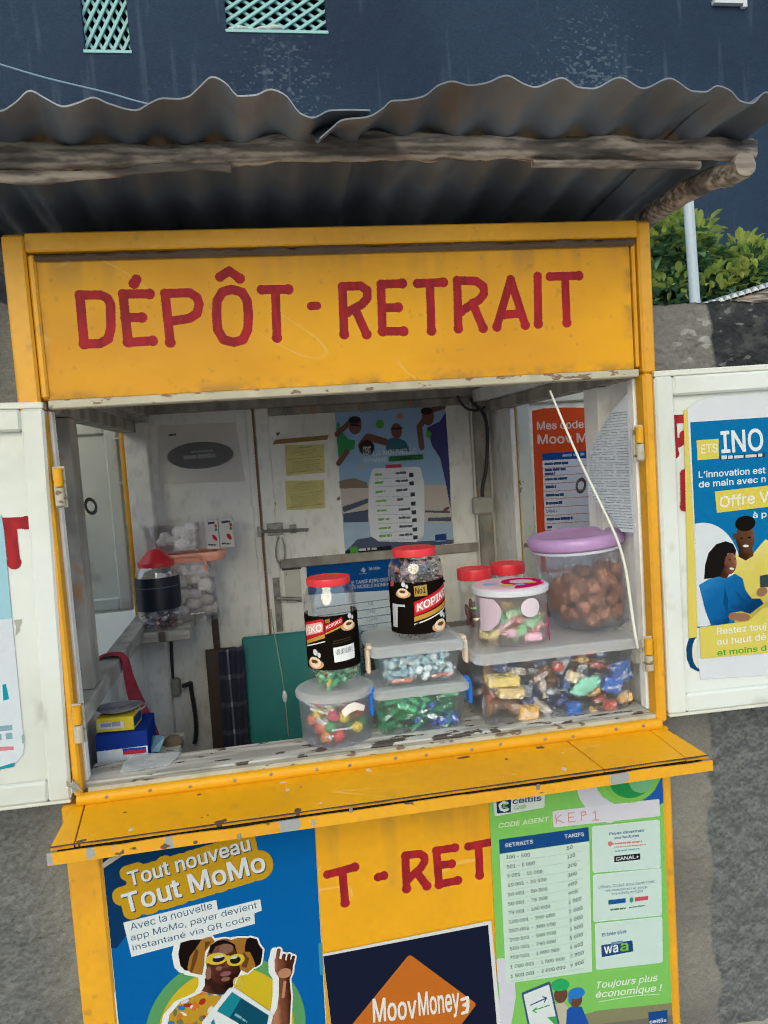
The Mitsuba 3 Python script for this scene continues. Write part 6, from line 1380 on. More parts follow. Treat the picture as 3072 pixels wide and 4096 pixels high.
crate('plastic_box', 'upper of two stacked clear boxes, filled with pale blue sweets and beige clips', ux0, ux1, FYb + 0.006, FYb + 0.155, UZ0, UZ1, 0.008, UL, q2[4][0] + 0.004, q2[5][0], clip=gloss('#d9c4ae', 0.4))
lo_, hi_ = np.array([bx0 + 0.017, FYb + 0.018, SILL + 0.012]), np.array([bx1 - 0.017, FYb + 0.15, BZ1 - 0.032])
swarm('mint_sweet', [brick(0.046, 0.019, 0.010, i) for i in range(2)] + [wrapped(0.0085, 5, 2.0)], [wrapper('#27a066'), wrapper('#3cb87c'), wrapper('#1b8456')], spread(58, (lo_, hi_ + [0, 0, 0.012]), 0.0235, 30), 31, 'wrapped sweet in the lower of the two stacked boxes', 'sweet', 'green sweets in the lower box', tilt=70, tones=['mid green', 'light green', 'dark green'])
swarm('wrapped_sweet', [wrapped(0.009, 7, 1.5), lump(0.012, 3, 1.3, 1, 0.7, 0.2, 1)], [wrapper('#2b4fa8'), wrapper('#dfe6ee'), wrapper('#3a62bd')], spread(30, (lo_ + [0.07, 0, -0.001], hi_ - [0, 0.03, 0.02]), 0.0255, 33), 34, 'wrapped sweet in the lower of the two stacked boxes', 'sweet', 'blue sweets in the lower box', tones=['dark blue', 'white', 'blue'])
lo_, hi_ = np.array([ux0 + 0.015, FYb + 0.021, UZ0 + 0.012]), np.array([ux1 - 0.015, FYb + 0.14, UZ1 - 0.022])
swarm('boiled_sweet', [lump(0.0115, 3, 1.15, 1, 0.85, 0.22, 1), lump(0.0105, 8, 1.2, 1, 0.85, 0.22, 1), wrapped(0.0095, 7, 1.3)], [wrapper('#97bccb'), wrapper('#b4d0da'), wrapper('#7fa5b6'), wrapper('#dbe8ed')], spread(150, (lo_, hi_), 0.0170, 36), 37, 'wrapped sweet in the upper of the two stacked boxes', 'sweet', 'pale blue sweets in the upper box', tones=['pale blue', 'light blue', 'grey blue', 'nearly white'])
swarm('wrapped_sweet', [wrapped(0.0075, 9, 1.7)], [wrapper('#d98a72'), wrapper('#c96a58')], [np.array([ux0 + 0.03 + i * 0.0155, FYb + 0.016, UZ0 + 0.011]) for i in range(3)] + [np.array([ux1 - 0.055 + i * 0.016, FYb + 0.016, UZ0 + 0.014]) for i in range(3)], 38, 'orange wrapped sweet at the bottom front of the upper box', 'sweet', 'orange sweets in the upper box', tilt=40)

# jar 2 on the upper box
Y2 = 0.145
J2Z = UZ1 + UL + 0.0005
(a0, _), (a1, _), (c0, _), (c1, _), (_, lt0), (_, lb0), (b0, _), (b1, _) = [(0.0604, 1.2581), (0.1978, 1.2549), (0.0755, 1.3619), (0.1787, 1.3578), (0.1278, 1.3729), (0.1265, 1.354), (0.0641, 1.1805), (0.1942, 1.1721)]
JX, JR = (a0 + a1) / 2 + 0.001, (a1 - a0) / 2 - 0.002
J2H = lt0 - 0.004 - J2Z
k, hn = coffee_jar(JX, Y2, J2Z, JR, J2H, (c1 - c0) / 2 + 0.001, lt0 - lb0 - 0.001, 'sweet_jar', 'clear jar of dark coffee sweets with black and red label, on the upper clear box')
dr_ = Drum(JX, Y2, JR + 0.0006)
zl0, zl1 = (0.1227, 1.1693)[1], (0.131, 1.2933)[1]
fl = flat(shapely.box(-JR * 2.2, zl0, JR * 2.2, zl1), 0.008)
L = part(k, 'label', trimesh.Trimesh(dr_.pts(fl[0], 1), fl[1], process=False), ink('#17120f'), True, label='black coffee sweet label with a red band')
A = dr_.arc
printed(L, 'red_band', A([(0.1092, 1.2467), (0.1923, 1.2818), (0.1941, 1.2451), (0.1086, 1.213)]), dr_, 3, '#c0232d')
printed(L, 'pale_band', A([(0.1118, 1.2397), (0.1897, 1.274), (0.1909, 1.2495), (0.1126, 1.2211)]), dr_, 3.6, '#cf6f72')
written(L, 'name', words('KOPIKO', *A([(0.1162, 1.2251), (0.1918, 1.2528), (0.116, 1.2426)])), dr_, 5, '#f2eeee')
printed(L, 'gold_band', A([(0.1078, 1.2111), (0.1944, 1.2403), (0.1951, 1.2294), (0.1077, 1.1996)]), dr_, 3, '#b98f3e')
printed(L, 'white_line', A([(0.1067, 1.1946), (0.1942, 1.2265), (0.1948, 1.224), (0.1065, 1.191)]), dr_, 3, '#d8d8da')
printed(L, 'gold_square', A([(0.1114, 1.2848), (0.1424, 1.2865), (0.1424, 1.2603), (0.1118, 1.2599)]), dr_, 3, '#a98c4a')
written(L, 'number', words('No1', *A([(0.1139, 1.2657), (0.1387, 1.2674), (0.1141, 1.2798)])), dr_, 4, '#3a2c16')
printed(L, 'code_field', A([(0.0659, 1.2408), (0.0895, 1.2405), (0.0898, 1.2351), (0.0749, 1.2346), (0.0721, 1.1837), (0.0633, 1.1833)]), dr_, 3, '#b9c0c6')
cup(L, dr_, A([(0.0861, 1.2697)])[0], 1.2, 3)
cup(L, dr_, A([(0.1733, 1.1844)])[0], 1.6, 3)
printed(L, 'red_band', A([(0.0621, 1.2931), (0.071, 1.2956), (0.0702, 1.284), (0.0619, 1.2808)]), dr_, 3, '#b54a50')
g = np.random.default_rng(41); pts = []
for _ in range(8000):
    a, rr_, zz_ = g.uniform(0, 2 * np.pi), (JR * 0.93 - 0.014) * math.sqrt(g.uniform(0.35, 1)), g.uniform(0.012, hn * 0.93)
    if hn * 0.27 < zz_ < hn * 0.66: continue
    rr_ *= 1.0 if zz_ < hn * 0.85 else 0.86
    q = np.array([JX + rr_ * math.cos(a), Y2 + rr_ * math.sin(a), J2Z + zz_])
    if all(np.sum((q - o) ** 2) > 0.0195 ** 2 for o in pts): pts.append(q)
    if len(pts) >= 120: break
swarm('coffee_sweet', [wrapped(0.0115, i, 1.3) for i in range(3)], [wrapper('#3a241e'), wrapper('#241714'), wrapper('#54332a'), wrapper('#8a5a52')], pts, 42, 'wrapped coffee sweet in the jar on the upper box', 'sweet', 'coffee sweets in the right coffee jar', tones=['dark brown', 'almost black', 'brown', 'pinkish brown'])

# --- large box of assorted goods
FYc = 0.045
q = [(0.2565, 0.9299), (0.632, 0.9348), (0.2415, 1.0947), (0.655, 1.0898), (0.2361, 1.1175), (0.6585, 1.1125)]
gx0, gx1 = q[0][0] + 0.002, q[1][0]
GZ1 = (q[2][1] + q[3][1]) / 2; GL = (q[4][1] + q[5][1]) / 2 - GZ1 + 0.002
crate('plastic_box', 'large clear box of mixed sweets and biscuits at the right end of the counter', gx0, gx1, FYc, FYc + 0.27, SILL + 0.001, GZ1, 0.009, GL, q[4][0], q[5][0], r=0.028)
lo_, hi_ = np.array([gx0 + 0.03, FYc + 0.026, SILL + 0.02]), np.array([gx1 - 0.03, FYc + 0.22, GZ1 - 0.012])
def slab(name, c, w, d, h, col, a, lab, ax=(0, 1, 0), group=None):
    k = thing(name, lab, 'sweet packet', group)
    add(k, move(brick(w, d, h, len(USED)), trans(*c) @ rot(a, ax) @ rot(6, [1, 0, 0])), wrapper(col), 20)
PB = [(0.3128, 1.0368), (0.3297, 1.0065), (0.3708, 0.9478), (0.5317, 0.9245), (0.4871, 0.9471), (0.5248, 0.9969), (0.5825, 0.9457), (0.6224, 0.9597), (0.5919, 0.9924), (0.5602, 0.9278), (0.6217, 1.0197), (0.4912, 1.0245), (0.4154, 1.0366), (0.4578, 1.052)]
slab('wafer_packet', (PB[0][0], 0.075, PB[0][1]), 0.075, 0.035, 0.022, '#e8cf7a', 2, 'upper pale yellow wafer packet at the left of the large box')
slab('wafer_packet', (PB[1][0], 0.075, PB[1][1]), 0.060, 0.035, 0.024, '#e0c58a', 8, 'lower pale yellow wafer packet at the left of the large box')
slab('biscuit_packet', (PB[2][0], 0.068, PB[2][1]), 0.046, 0.022, 0.038, '#efb765', 5, 'orange yellow biscuit packet standing at the front of the large box')
slab('sweet_packet', (PB[3][0], 0.07, PB[3][1]), 0.020, 0.018, 0.036, '#d9a24e', 35, 'small amber packet near the front right of the large box')
slab('sweet_packet', (PB[4][0], 0.068, PB[4][1]), 0.034, 0.016, 0.030, '#2a63b8', 4, 'small blue packet with a pale spot at the front of the large box')
slab('sweet_packet', (PB[4][0] + 0.002, 0.066, PB[4][1] - 0.018), 0.032, 0.016, 0.009, '#d0483f', 8, 'flat red packet under the small blue packet in the large box')
k = thing('sweet_packet', 'crinkled mint green packet in the middle of the large box', 'sweet packet')
add(k, move(lump(0.034, 5, 1.2, 0.4, 0.55, 0.3, 3, 2.5), trans(PB[5][0], 0.075, PB[5][1]) @ rot(-20, [0, 1, 0])), gloss('#8fd6bf', 0.3), True)
slab('sweet_packet', (PB[6][0], 0.07, PB[6][1]), 0.030, 0.018, 0.018, '#c45a4a', 3, 'red packet at the right of the large box')
slab('sweet_packet', (PB[6][0] + 0.006, 0.069, PB[6][1] - 0.022), 0.026, 0.018, 0.016, '#e2b45a', 3, 'yellow packet under the red one at the right of the large box')
slab('sweet_packet', (PB[7][0], 0.07, PB[7][1]), 0.034, 0.02, 0.020, '#e6b878', -8, 'pale orange packet at the far right of the large box')
slab('sweet_packet', (PB[8][0], 0.075, PB[8][1]), 0.046, 0.02, 0.034, '#2f66c4', 20, 'bright blue packet above the red one in the large box')
slab('sweet_packet', (PB[9][0], 0.067, PB[9][1]), 0.028, 0.016, 0.010, '#c8463c', 0, 'flat red packet on the floor of the large box')
slab('sweet_packet', (PB[10][0], 0.085, PB[10][1]), 0.05, 0.02, 0.045, '#2d62b6', -18, 'blue packet at the upper right of the large box')
slab('sweet_packet', (PB[11][0], 0.078, PB[11][1]), 0.026, 0.018, 0.024, '#edd7b4', 25, 'cream packet above the mint green packet in the large box')
slab('sweet_packet', (PB[12][0], 0.09, PB[12][1]), 0.05, 0.02, 0.02, '#7a5640', -38, 'brown bar leaning in the large box')
slab('sweet_packet', (PB[13][0], 0.085, PB[13][1]), 0.022, 0.018, 0.018, '#cf4638', 12, 'small bright red packet near the top of the large box')
fp = [q for q in spread(130, (lo_ + [0, 0.016, -0.004], hi_), 0.030, 50)]
swarm('toffee', [brick(0.045, 0.03, 0.016, 3), lump(0.02, 3, 1.3, 1, 0.6, 0.25, 2), wrapped(0.014, 3, 1.5)], [wrapper(c) for c in ('#2f56a8', '#3c4a80', '#8a6148', '#b3a698', '#465478', '#cfa860', '#a04a48', '#7a828e')], fp, 51, 'wrapped sweet among the mixed sweets of the large box', 'sweet', 'assorted sweets in the large box', tones=['blue', 'navy', 'brown', 'beige', 'slate blue', 'amber', 'dark red', 'grey'])

# --- pink tub of chews
PZ = GZ1 + GL + 0.001
(p0x, pz1), (p1x, pz2), (pb0, pbz), (pb1, pbz2) = [(0.2718, 1.2586), (0.46, 1.2527), (0.2731, 1.1098), (0.459, 1.1036)]
PX, PR = (p0x + p1x) / 2, (p1x - p0x) / 2
PRb = (pb1 - pb0) / 2 - 0.006
PH1 = (pz1 + pz2) / 2
YP = 0.14
k = thing('sweet_tub', 'clear round tub with pink printed lid, half full of pink and green chews', 'tub')
part(k, 'body', at(lathe([(0.001, 0.001), (PRb - 0.006, 0), (PRb, 0.008), (PR - 0.005, PH1 - PZ - 0.012)], 56, False, False), PX, YP, PZ), 'pink_film', True)
part(k, 'rim', at(lathe([(PR - 0.002, -0.016), (PR, -0.014), (PR + 0.001, -0.002), (PR - 0.002, 0.0), (PR - 0.006, 0.001)], 64, False, False), PX, YP, PH1), gloss('#d8dde6', 0.3), 50)
part(k, 'lid', at(lathe([(PR - 0.004, 0.0), (PR - 0.008, 0.004), (PR * 0.6, 0.0045), (0.002, 0.0045)], 64, False, True), PX, YP, PH1), gloss('#e6c3d4', 0.3), 50, label='pink printed lid')
ptop = Plane((PX, YP, PH1 + 0.0048), (1, 0, 0), (0, 1, 0))
disc = ell((0, 0), PR - 0.010, PR - 0.010)
printed(k, 'lid_print', [ell((0.03, 0.0), 0.05, 0.05).difference(ell((0.03, 0.0), 0.03, 0.03)).intersection(disc), Polygon([(-0.02, -0.09), (0.095, -0.075), (0.09, -0.03), (0.0, -0.05)]).intersection(disc)], ptop, 2, '#d8206e')
printed(k, 'lid_print', [ell((-0.02, -0.035), 0.018, 0.012).intersection(disc), ell((0.045, -0.03), 0.014, 0.010)], ptop, 3, '#e8c85a')
printed(k, 'lid_print', [ell((0.012, -0.045), 0.012, 0.01), ell((-0.05, 0.0), 0.02, 0.014)], ptop, 3.6, '#9cc4e6')
dp = Drum(PX, YP, PR - 0.0035)
sh = Polygon(dp.arc([(0.4537, 1.236), (0.4616, 1.2353), (0.4599, 1.1), (0.4551, 1.0978), (0.4435, 1.1157), (0.4393, 1.137), (0.4431, 1.1609), (0.4513, 1.1913)]))
printed(k, 'side_print', sh, dp, 2, '#d8307e', label='magenta printed swoosh on the side')
printed(k, 'side_print', ell(dp.arc([(0.3865, 1.2115)])[0], 0.026, 0.023).intersection(shapely.box(-1, 0, 1, PH1 - 0.02)), dp, 2, '#d9ccd6')
printed(k, 'side_print', Polygon(dp.arc([(0.2794, 1.2357), (0.3034, 1.2351), (0.3147, 1.2186), (0.3171, 1.2013), (0.3105, 1.178), (0.2953, 1.159), (0.2773, 1.1506)])), dp, 2, '#c9b6c6')
g = np.random.default_rng(61); pts = []
for _ in range(6000):
    a, rr_ = g.uniform(0, 2 * np.pi), (PRb - 0.024) * math.sqrt(g.uniform(0.1, 1))
    q = np.array([PX + rr_ * math.cos(a), YP + rr_ * math.sin(a), PZ + 0.014 + g.uniform(0, 0.062)])
    if all(np.sum((q - o) ** 2) > 0.029 ** 2 for o in pts): pts.append(q)
    if len(pts) >= 40: break
swarm('chew', [brick(0.042, 0.028, 0.018, i) for i in range(2)] + [wrapped(0.017, 4, 1.3)], [wrapper('#d8489a'), wrapper('#8fd69a'), wrapper('#f0a0a0'), wrapper('#ece79a'), wrapper('#f2c7d8'), wrapper('#5fbf7a')], pts, 62, 'wrapped chew in the pink lidded tub', 'sweet', 'chews in the pink lidded tub', tilt=60, tones=['magenta', 'green', 'salmon', 'pale yellow', 'pale pink', 'dark green'])

# --- tall lilac lidded tub of fried dough balls
YL = 0.205
(l0x, l0z), (l1x, l1z), (m0x, m0z), (m1x, m1z), (n0x, n0z), (n1x, n1z), (_, bz_) = [(0.4519, 1.3498), (0.6955, 1.3576), (0.4683, 1.3147), (0.6848, 1.3334), (0.4989, 1.1275), (0.7144, 1.1089), (0.5866, 1.0792)]
LXt, LRt2 = (l0x + l1x) / 2, (l1x - l0x) / 2
LXb, LRb2 = (n0x + n1x) / 2, (n1x - n0x) / 2 - 0.006
HB = (m0z + m1z) / 2 - PZ
tl = -3.5
lean = trans(LXb, YL, PZ + 0.006)
shear = np.eye(4); shear[0, 2] = (LXt - LXb) / HB
shear[2, 0] = 0.055
Mt = lean @ shear
k = thing('snack_tub', 'tall leaning clear tub with a lilac lid, half full of brown dough balls', 'tub')
part(k, 'body', move(lathe([(0.001, 0.002), (LRb2 - 0.012, 0), (LRb2 - 0.002, 0.008), (LRb2, 0.02), (LRt2 - 0.013, HB)], 64, False, False), Mt), 'tub_plastic', True)
part(k, 'rim', move(lathe([(LRt2 - 0.011, HB - 0.012), (LRt2 - 0.008, HB - 0.010), (LRt2 - 0.008, HB)], 64, False, False), Mt), gloss('#c3cbd8', 0.3), 50)
lh = (l0z + l1z) / 2 - (m0z + m1z) / 2
part(k, 'lid', move(lathe([(LRt2 - 0.006, HB - 0.003), (LRt2, HB + 0.004), (LRt2 + 0.001, HB + 0.014), (LRt2, HB + lh * 0.80), (LRt2 - 0.005, HB + lh * 1.0), (LRt2 - 0.014, HB + lh * 1.08), (LRt2 - 0.026, HB + lh * 1.06), (LRt2 - 0.036, HB + lh * 0.85), (0.002, HB + lh * 0.80)], 72), Mt), gloss('#b592c6', 0.32), 60, label='lilac plastic lid')
g = np.random.default_rng(71); pts = []
arr = np.zeros((0, 3))
for _ in range(40000):
    z = g.uniform(0.022, HB * 0.66); R_ = LRb2 + (LRt2 - LRb2) * z / HB - 0.026
    a, rr_ = g.uniform(0, 2 * np.pi), R_ * math.sqrt(g.uniform(0.1, 1))
    if z > HB * 0.56 + 0.025 * math.cos(a): continue
    q = np.array([rr_ * math.cos(a), rr_ * math.sin(a), z])
    if not len(arr) or ((arr - q) ** 2).sum(1).min() > 0.0295 ** 2:
        arr = np.vstack([arr, q])
pts = arr
pw = (np.c_[np.array(pts), np.ones(len(pts))] @ Mt.T)[:, :3]
swarm('dough_ball', [lump(0.0188, i, 1, 0.95, 0.92, 0.2, 2) for i in range(4)], ['ball_dough'], pw, 72, 'brown fried dough ball in the tub with the lilac lid', 'dough ball', 'dough balls in the lilac lidded tub')

# --- two red lidded jars behind
for i, (yc, qa, lab) in enumerate(((0.34, [(0.2846, 1.2569), (0.3788, 1.2538), (0.3339, 1.2787), (0.3316, 1.2412), (0.2868, 1.1702)], 'red lidded jar of brown snack sticks, left of the pair behind the pink tub'), (0.40, [(0.3965, 1.2533), (0.4956, 1.25), (0.4465, 1.2728), (0.4441, 1.2313), (0.3934, 1.1874)], 'red lidded jar, right of the pair behind the pink tub'))):
    xc, R_ = (qa[0][0] + qa[1][0]) / 2, (qa[1][0] - qa[0][0]) / 2
    zt_ = (qa[0][1] + qa[1][1]) / 2 + 0.006
    k = thing('snack_jar', lab, 'jar')
    hh = zt_ - PZ - 0.001
    zb_ = SILL if yc > 0.33 else PZ
    H_ = zt_ - zb_
    part(k, 'body', at(lathe([(0.001, 0.002), (R_ * 0.9, 0), (R_ * 0.99, 0.008), (R_ * 0.99, H_ - 0.06), (R_ * 0.96, H_ - 0.04), (R_ * 0.92, H_ - 0.02), (R_ * 0.92, H_)], 48, False, False), xc, yc, zb_ + 0.0005), 'jar_clear', True)
    part(k, 'lid', at(lathe([(R_ * 0.98, -0.018), (R_, -0.016), (R_, 0.008), (R_ * 0.97, 0.011), (R_ * 0.9, 0.0115), (R_ * 0.88, 0.010), (0.002, 0.010)], 48), xc, yc, zt_), 'red_plastic', 40)
    g = np.random.default_rng(80 + i); pts = []
    for _ in range(5000):
        a, rr_ = g.uniform(0, 2 * np.pi), (R_ - 0.022) * math.sqrt(g.uniform(0.2, 1))
        q = np.array([xc + rr_ * math.cos(a), yc + rr_ * math.sin(a), zb_ + g.uniform(0.03, H_ * 0.72)])
        if all(np.sum((q - o) ** 2) > 0.022 ** 2 for o in pts): pts.append(q)
        if len(pts) >= 46: break
    swarm('snack_stick', [move(lump(0.010, j, 2.4, 0.8, 0.8, 0.25, 2), rot(90, [0, 1, 0])) for j in range(3)], ['stick_snack'], pts, 90 + i, ('brown snack stick in the left red lidded jar', 'brown snack stick in the right red lidded jar')[i], 'snack', ('sticks in the left red lidded jar', 'sticks in the right red lidded jar')[i], tilt=50)

# white plastic strip hanging in front
k = thing('plastic_strip', 'long white plastic cord hanging from the header in front of the lilac lidded tub', 'cord')
cs = [(0.4553, 1.7212), (0.4838, 1.6417), (0.52, 1.5477), (0.5634, 1.4463), (0.5998, 1.3551), (0.6161, 1.2757), (0.6236, 1.1852), (0.6338, 1.0959)]
add(k, tube(spline([(x, 0.035 - 0.025 * i / 7, z) for i, (x, z) in enumerate(cs)], 50), np.linspace(0.0026, 0.0036, 50), 8), ink('#dfe2d9'), 40)
# clear film and scrap on the counter board, left
k = thing('tape_film', 'crumpled clear tape film stuck on the left of the worn counter board', 'tape')
tf = [(-0.582, 0.0483), (-0.5824, 0.1089), (-0.5681, 0.1451), (-0.4806, 0.1292), (-0.4602, 0.1316), (-0.4625, 0.0862), (-0.4816, 0.0487), (-0.4975, 0.0455), (-0.5426, 0.0436)]
v, f = flat(Polygon(tf), 0.012)
add(k, thicken(trimesh.Trimesh(np.c_[v, 0.9368 + 0.007 * meshkit.fbm(np.c_[v * 60, v[:, :1] * 0], 3)], f, process=False), (0, 0, 1), 0.0006), ('lid_plastic'), True)

# ------------------------------------------------------------------ things inside the kiosk
# left: boxes with a coil of wire
XB = [(-0.648, 0.9306), (-0.5415, 0.9293), (-0.6374, 0.9895), (-0.5226, 0.9858), (-0.5343, 0.9321)]
k = thing('carton', 'blue and white cardboard carton with a red stripe on the left inside the kiosk', 'carton')
cb = box(-0.655, XB[1][0] + 0.004, 0.165, 0.30, 0.894, XB[2][1] - 0.002, 0.002)
part(k, 'body', cb, ink('#1e3684'))
pc = Plane((0, 0.165, 0), (1, 0, 0), base=0.0003)
w_ = [(-0.6443, 0.9521), (-0.5389, 0.9511), (-0.5412, 0.933), (-0.6468, 0.9324)]
printed(k, 'white_band', shapely.box(-0.654, 0.8945, XB[1][0] + 0.003, w_[1][1]), pc, 1, '#cdd3dc')
rd = [(-0.5952, 0.9449), (-0.5424, 0.9424), (-0.5431, 0.9344), (-0.5954, 0.9354)]
printed(k, 'red_stripe', rd, pc, 2, '#b8323e')
printed(k, 'blue_stripe', [(a, b + 0.006) for a, b in rd[:2]] + [(rd[1][0], rd[1][1]), rd[0]], pc, 2.5, '#27479a')
k = thing('carton', 'small yellow and navy printed carton lying on the blue carton', 'carton')
yz0 = XB[2][1] - 0.001
yq = [(-0.6377, 1.0262), (-0.5885, 1.0201), (-0.5479, 1.0297), (-0.6412, 0.9882), (-0.592, 0.9819)]
hy = yq[0][1] - yz0
yc_ = move(box(0, 0.088, 0, 0.075, 0, hy - 0.004, 0.0015), trans(-0.655, 0.185, yz0) @ rot(-6, [0, 0, 1]))
part(k, 'body', yc_, ink('#cdb93a'))
pc = Plane((-0.655, 0.185, yz0), (math.cos(math.radians(6)), -math.sin(math.radians(6)), 0), base=0.0003)
printed(k, 'pale_field', shapely.box(0.006, 0.008, 0.066, hy - 0.014), pc, 1, '#c3c6cc')
printed(k, 'print', dashes((0.012, hy * 0.35), (0.060, hy * 0.35), hy * 0.28, 6, 0.1), pc, 2, '#8a8ea0')
ps_ = Plane((-0.655 + 0.088 * math.cos(math.radians(6)), 0.185 - 0.088 * math.sin(math.radians(6)), yz0), (math.sin(math.radians(6)), math.cos(math.radians(6)), 0), base=0.0003)
printed(k, 'navy_field', shapely.box(0.005, 0.006, 0.070, hy - 0.009), ps_, 1, '#27406e')
co = []
for i in range(9):
    a = np.linspace(0, 2 * np.pi, 40); r0 = 0.012 + 0.0042 * i
    co.append(tube(np.stack([-0.605 + r0 * 1.15 * np.cos(a), 0.225 + r0 * 0.9 * np.sin(a), yz0 + hy + 0.004 + 0.0006 * i + 0.002 * np.sin(2 * a + i)], 1), 0.0023, 6, False))
a = np.linspace(-1.2, 1.9, 24)
co.append(tube(np.stack([-0.575 + 0.035 * np.cos(a), 0.205 + 0.03 * np.sin(a), yz0 + hy + 0.004 + 0.006 * np.cos(a)], 1), 0.0025, 6))
k = thing('wire_coil', 'flat coil of grey wire lying on the yellow carton', 'wire')
add(k, cat(*co), ink('#70727a'), 40)
k = thing('leaflet', 'pale blue leaflet leaning beside the blue carton', 'leaflet')
lf_ = [(-0.543, 0.9198), (-0.5367, 0.9508), (-0.5218, 0.9602), (-0.5071, 0.9451), (-0.5182, 0.9203)]
add(k, thicken(trimesh.Trimesh(np.array([(x, 0.20 + 0.03 * (i % 2), z) for i, (x, z) in enumerate(lf_)]), np.array([(0, 1, 2), (0, 2, 3), (0, 3, 4)]), process=False), (0, 1, 0), 0.001), ink('#7fa4b8'))
k = thing('cloth_bundle', 'rounded brown cloth bundle behind the counter board, right of the leaflet', 'bundle')
cbq = [(-0.5262, 0.8851), (-0.4993, 0.9152), (-0.4756, 0.8844)]
add(k, at(lump((cbq[2][0] - cbq[0][0]) / 2, 4, 1, 0.9, 0.95, 0.15, 3), (cbq[0][0] + cbq[2][0]) / 2, 0.32, cbq[1][1] - (cbq[2][0] - cbq[0][0]) * 0.47), ink('#6e6152'), True)

# red scarf over the side sill rail
k = thing('scarf', 'dark red scarf hanging over the sill rail of the left side window', 'scarf')
s1 = np.array([(0.4307, 1.1221), (0.5234, 1.1333), (0.6651, 1.1025)])
path = np.array([(-0.712, 0.52, 0.99), (-0.712, 0.52, 1.06), (-0.70, 0.52, 1.094), (-0.665, 0.52, 1.098), (-0.640, 0.52, 1.086), (-0.632, 0.525, 1.04), (-0.622, 0.53, 0.97), (-0.606, 0.535, 0.90), (-0.588, 0.54, 0.83), (-0.572, 0.54, 0.76), (-0.560, 0.54, 0.70)])
pth = spline(path, 60)
wd_ = np.interp(np.linspace(0, 1, 60), [0, 0.2, 0.45, 0.7, 1], [0.05, 0.055, 0.045, 0.062, 0.055])
def scf(S, Q):
    i = np.clip((Q * 59).astype(int), 0, 59); p = pth[i]
    fold = 0.007 * np.sin(S * 14 + Q * 9) * (0.4 + Q)
    return np.stack([p[..., 0] + 0.45 * (S - 0.5) * wd_[i] * np.clip(Q * 3 - 1, 0, 1) + 0.6 * fold, p[..., 1] + (S - 0.5) * wd_[i] + 0.4 * fold, p[..., 2] + 0.02 * np.sin(S * 5) * Q], -1)
add(k, thicken(grid(np.linspace(0, 1, 30), np.linspace(0, 1, 60), scf), (1, 0, 0), 0.003), 'red_cloth', True)

# shelf goods at the rear left
YS = 0.99
jq = [(-0.6571, 1.2777), (-0.5375, 1.2698), (-0.6695, 1.2541), (-0.5215, 1.2466), (-0.5915, 1.3335), (-0.5974, 1.266), (-0.6779, 1.0781), (-0.5367, 1.0697), (-0.6088, 1.1366)]
SHZ = 1.0635
jx = (jq[2][0] + jq[3][0]) / 2; jr = (jq[3][0] - jq[2][0]) / 2
k = thing('sweet_jar', 'jar with a cone shaped red lid and a dark navy label on the corner shelf', 'jar')
jh = jq[0][1] - SHZ
part(k, 'body', at(lathe([(0.001, 0.002), (jr * 0.8, 0), (jr * 0.95, 0.01), (jr * 0.9, 0.03), (jr * 0.97, 0.06), (jr, 0.08), (jr, jh * 0.8), (jr * 0.92, jh * 0.93), (jr * 0.8, jh)], 48, False, False), jx, YS, SHZ), 'jar_clear', True)
lr = (jq[1][0] - jq[0][0]) / 2
lhh = jq[4][1] - jq[0][1]
part(k, 'lid', at(lathe([(lr, -0.004), (lr * 1.0, 0.012), (lr * 0.93, 0.016), (lr * 0.88, lhh * 0.35), (lr * 0.72, lhh * 0.55), (lr * 0.66, lhh * 0.6), (lr * 0.45, lhh * 0.85), (lr * 0.28, lhh * 0.97), (0.002, lhh)], 48), jx, YS, jq[0][1]), 'red_plastic', 30, label='cone shaped red lid')
zz0, zz1 = jq[8][1] - 0.006, jq[0][1] - 0.035
dj = Drum(jx, YS, jr + 0.0008)
printed(k, 'label', Polygon([(-jr * 1.55, zz0), (jr * 1.3, zz0 + 0.004), (jr * 1.45, zz0 + 0.02), (jr * 1.45, zz1), (-jr * 1.55, zz1)]), dj, 1, '#141b2c', m=gloss('#141b2c', 0.35))
printed(k, 'label_line', shapely.box(-jr * 1.5, zz1 - 0.034, jr * 1.3, zz1 - 0.032), dj, 2, '#6d7c92')
g = np.random.default_rng(5); pts = []
for _ in range(3000):
    a, rr_ = g.uniform(0, 2 * np.pi), (jr - 0.016) * math.sqrt(g.uniform(0.1, 1))
    q = np.array([jx + rr_ * math.cos(a), YS + rr_ * math.sin(a), SHZ + 0.014 + g.uniform(0, 0.05)])
    if all(np.sum((q - o) ** 2) > 0.021 ** 2 for o in pts): pts.append(q)
    if len(pts) >= 40: break
swarm('wrapped_sweet', [wrapped(0.0105, i, 1.3) for i in range(2)], [wrapper('#8a7f96'), wrapper('#6e5a68'), wrapper('#b9bccb'), wrapper('#7c5a52')], pts, 6, 'wrapped sweet at the bottom of the jar on the corner shelf', 'sweet', 'sweets in the jar on the corner shelf', tones=['lilac grey', 'dull purple', 'silvery', 'brownish'])

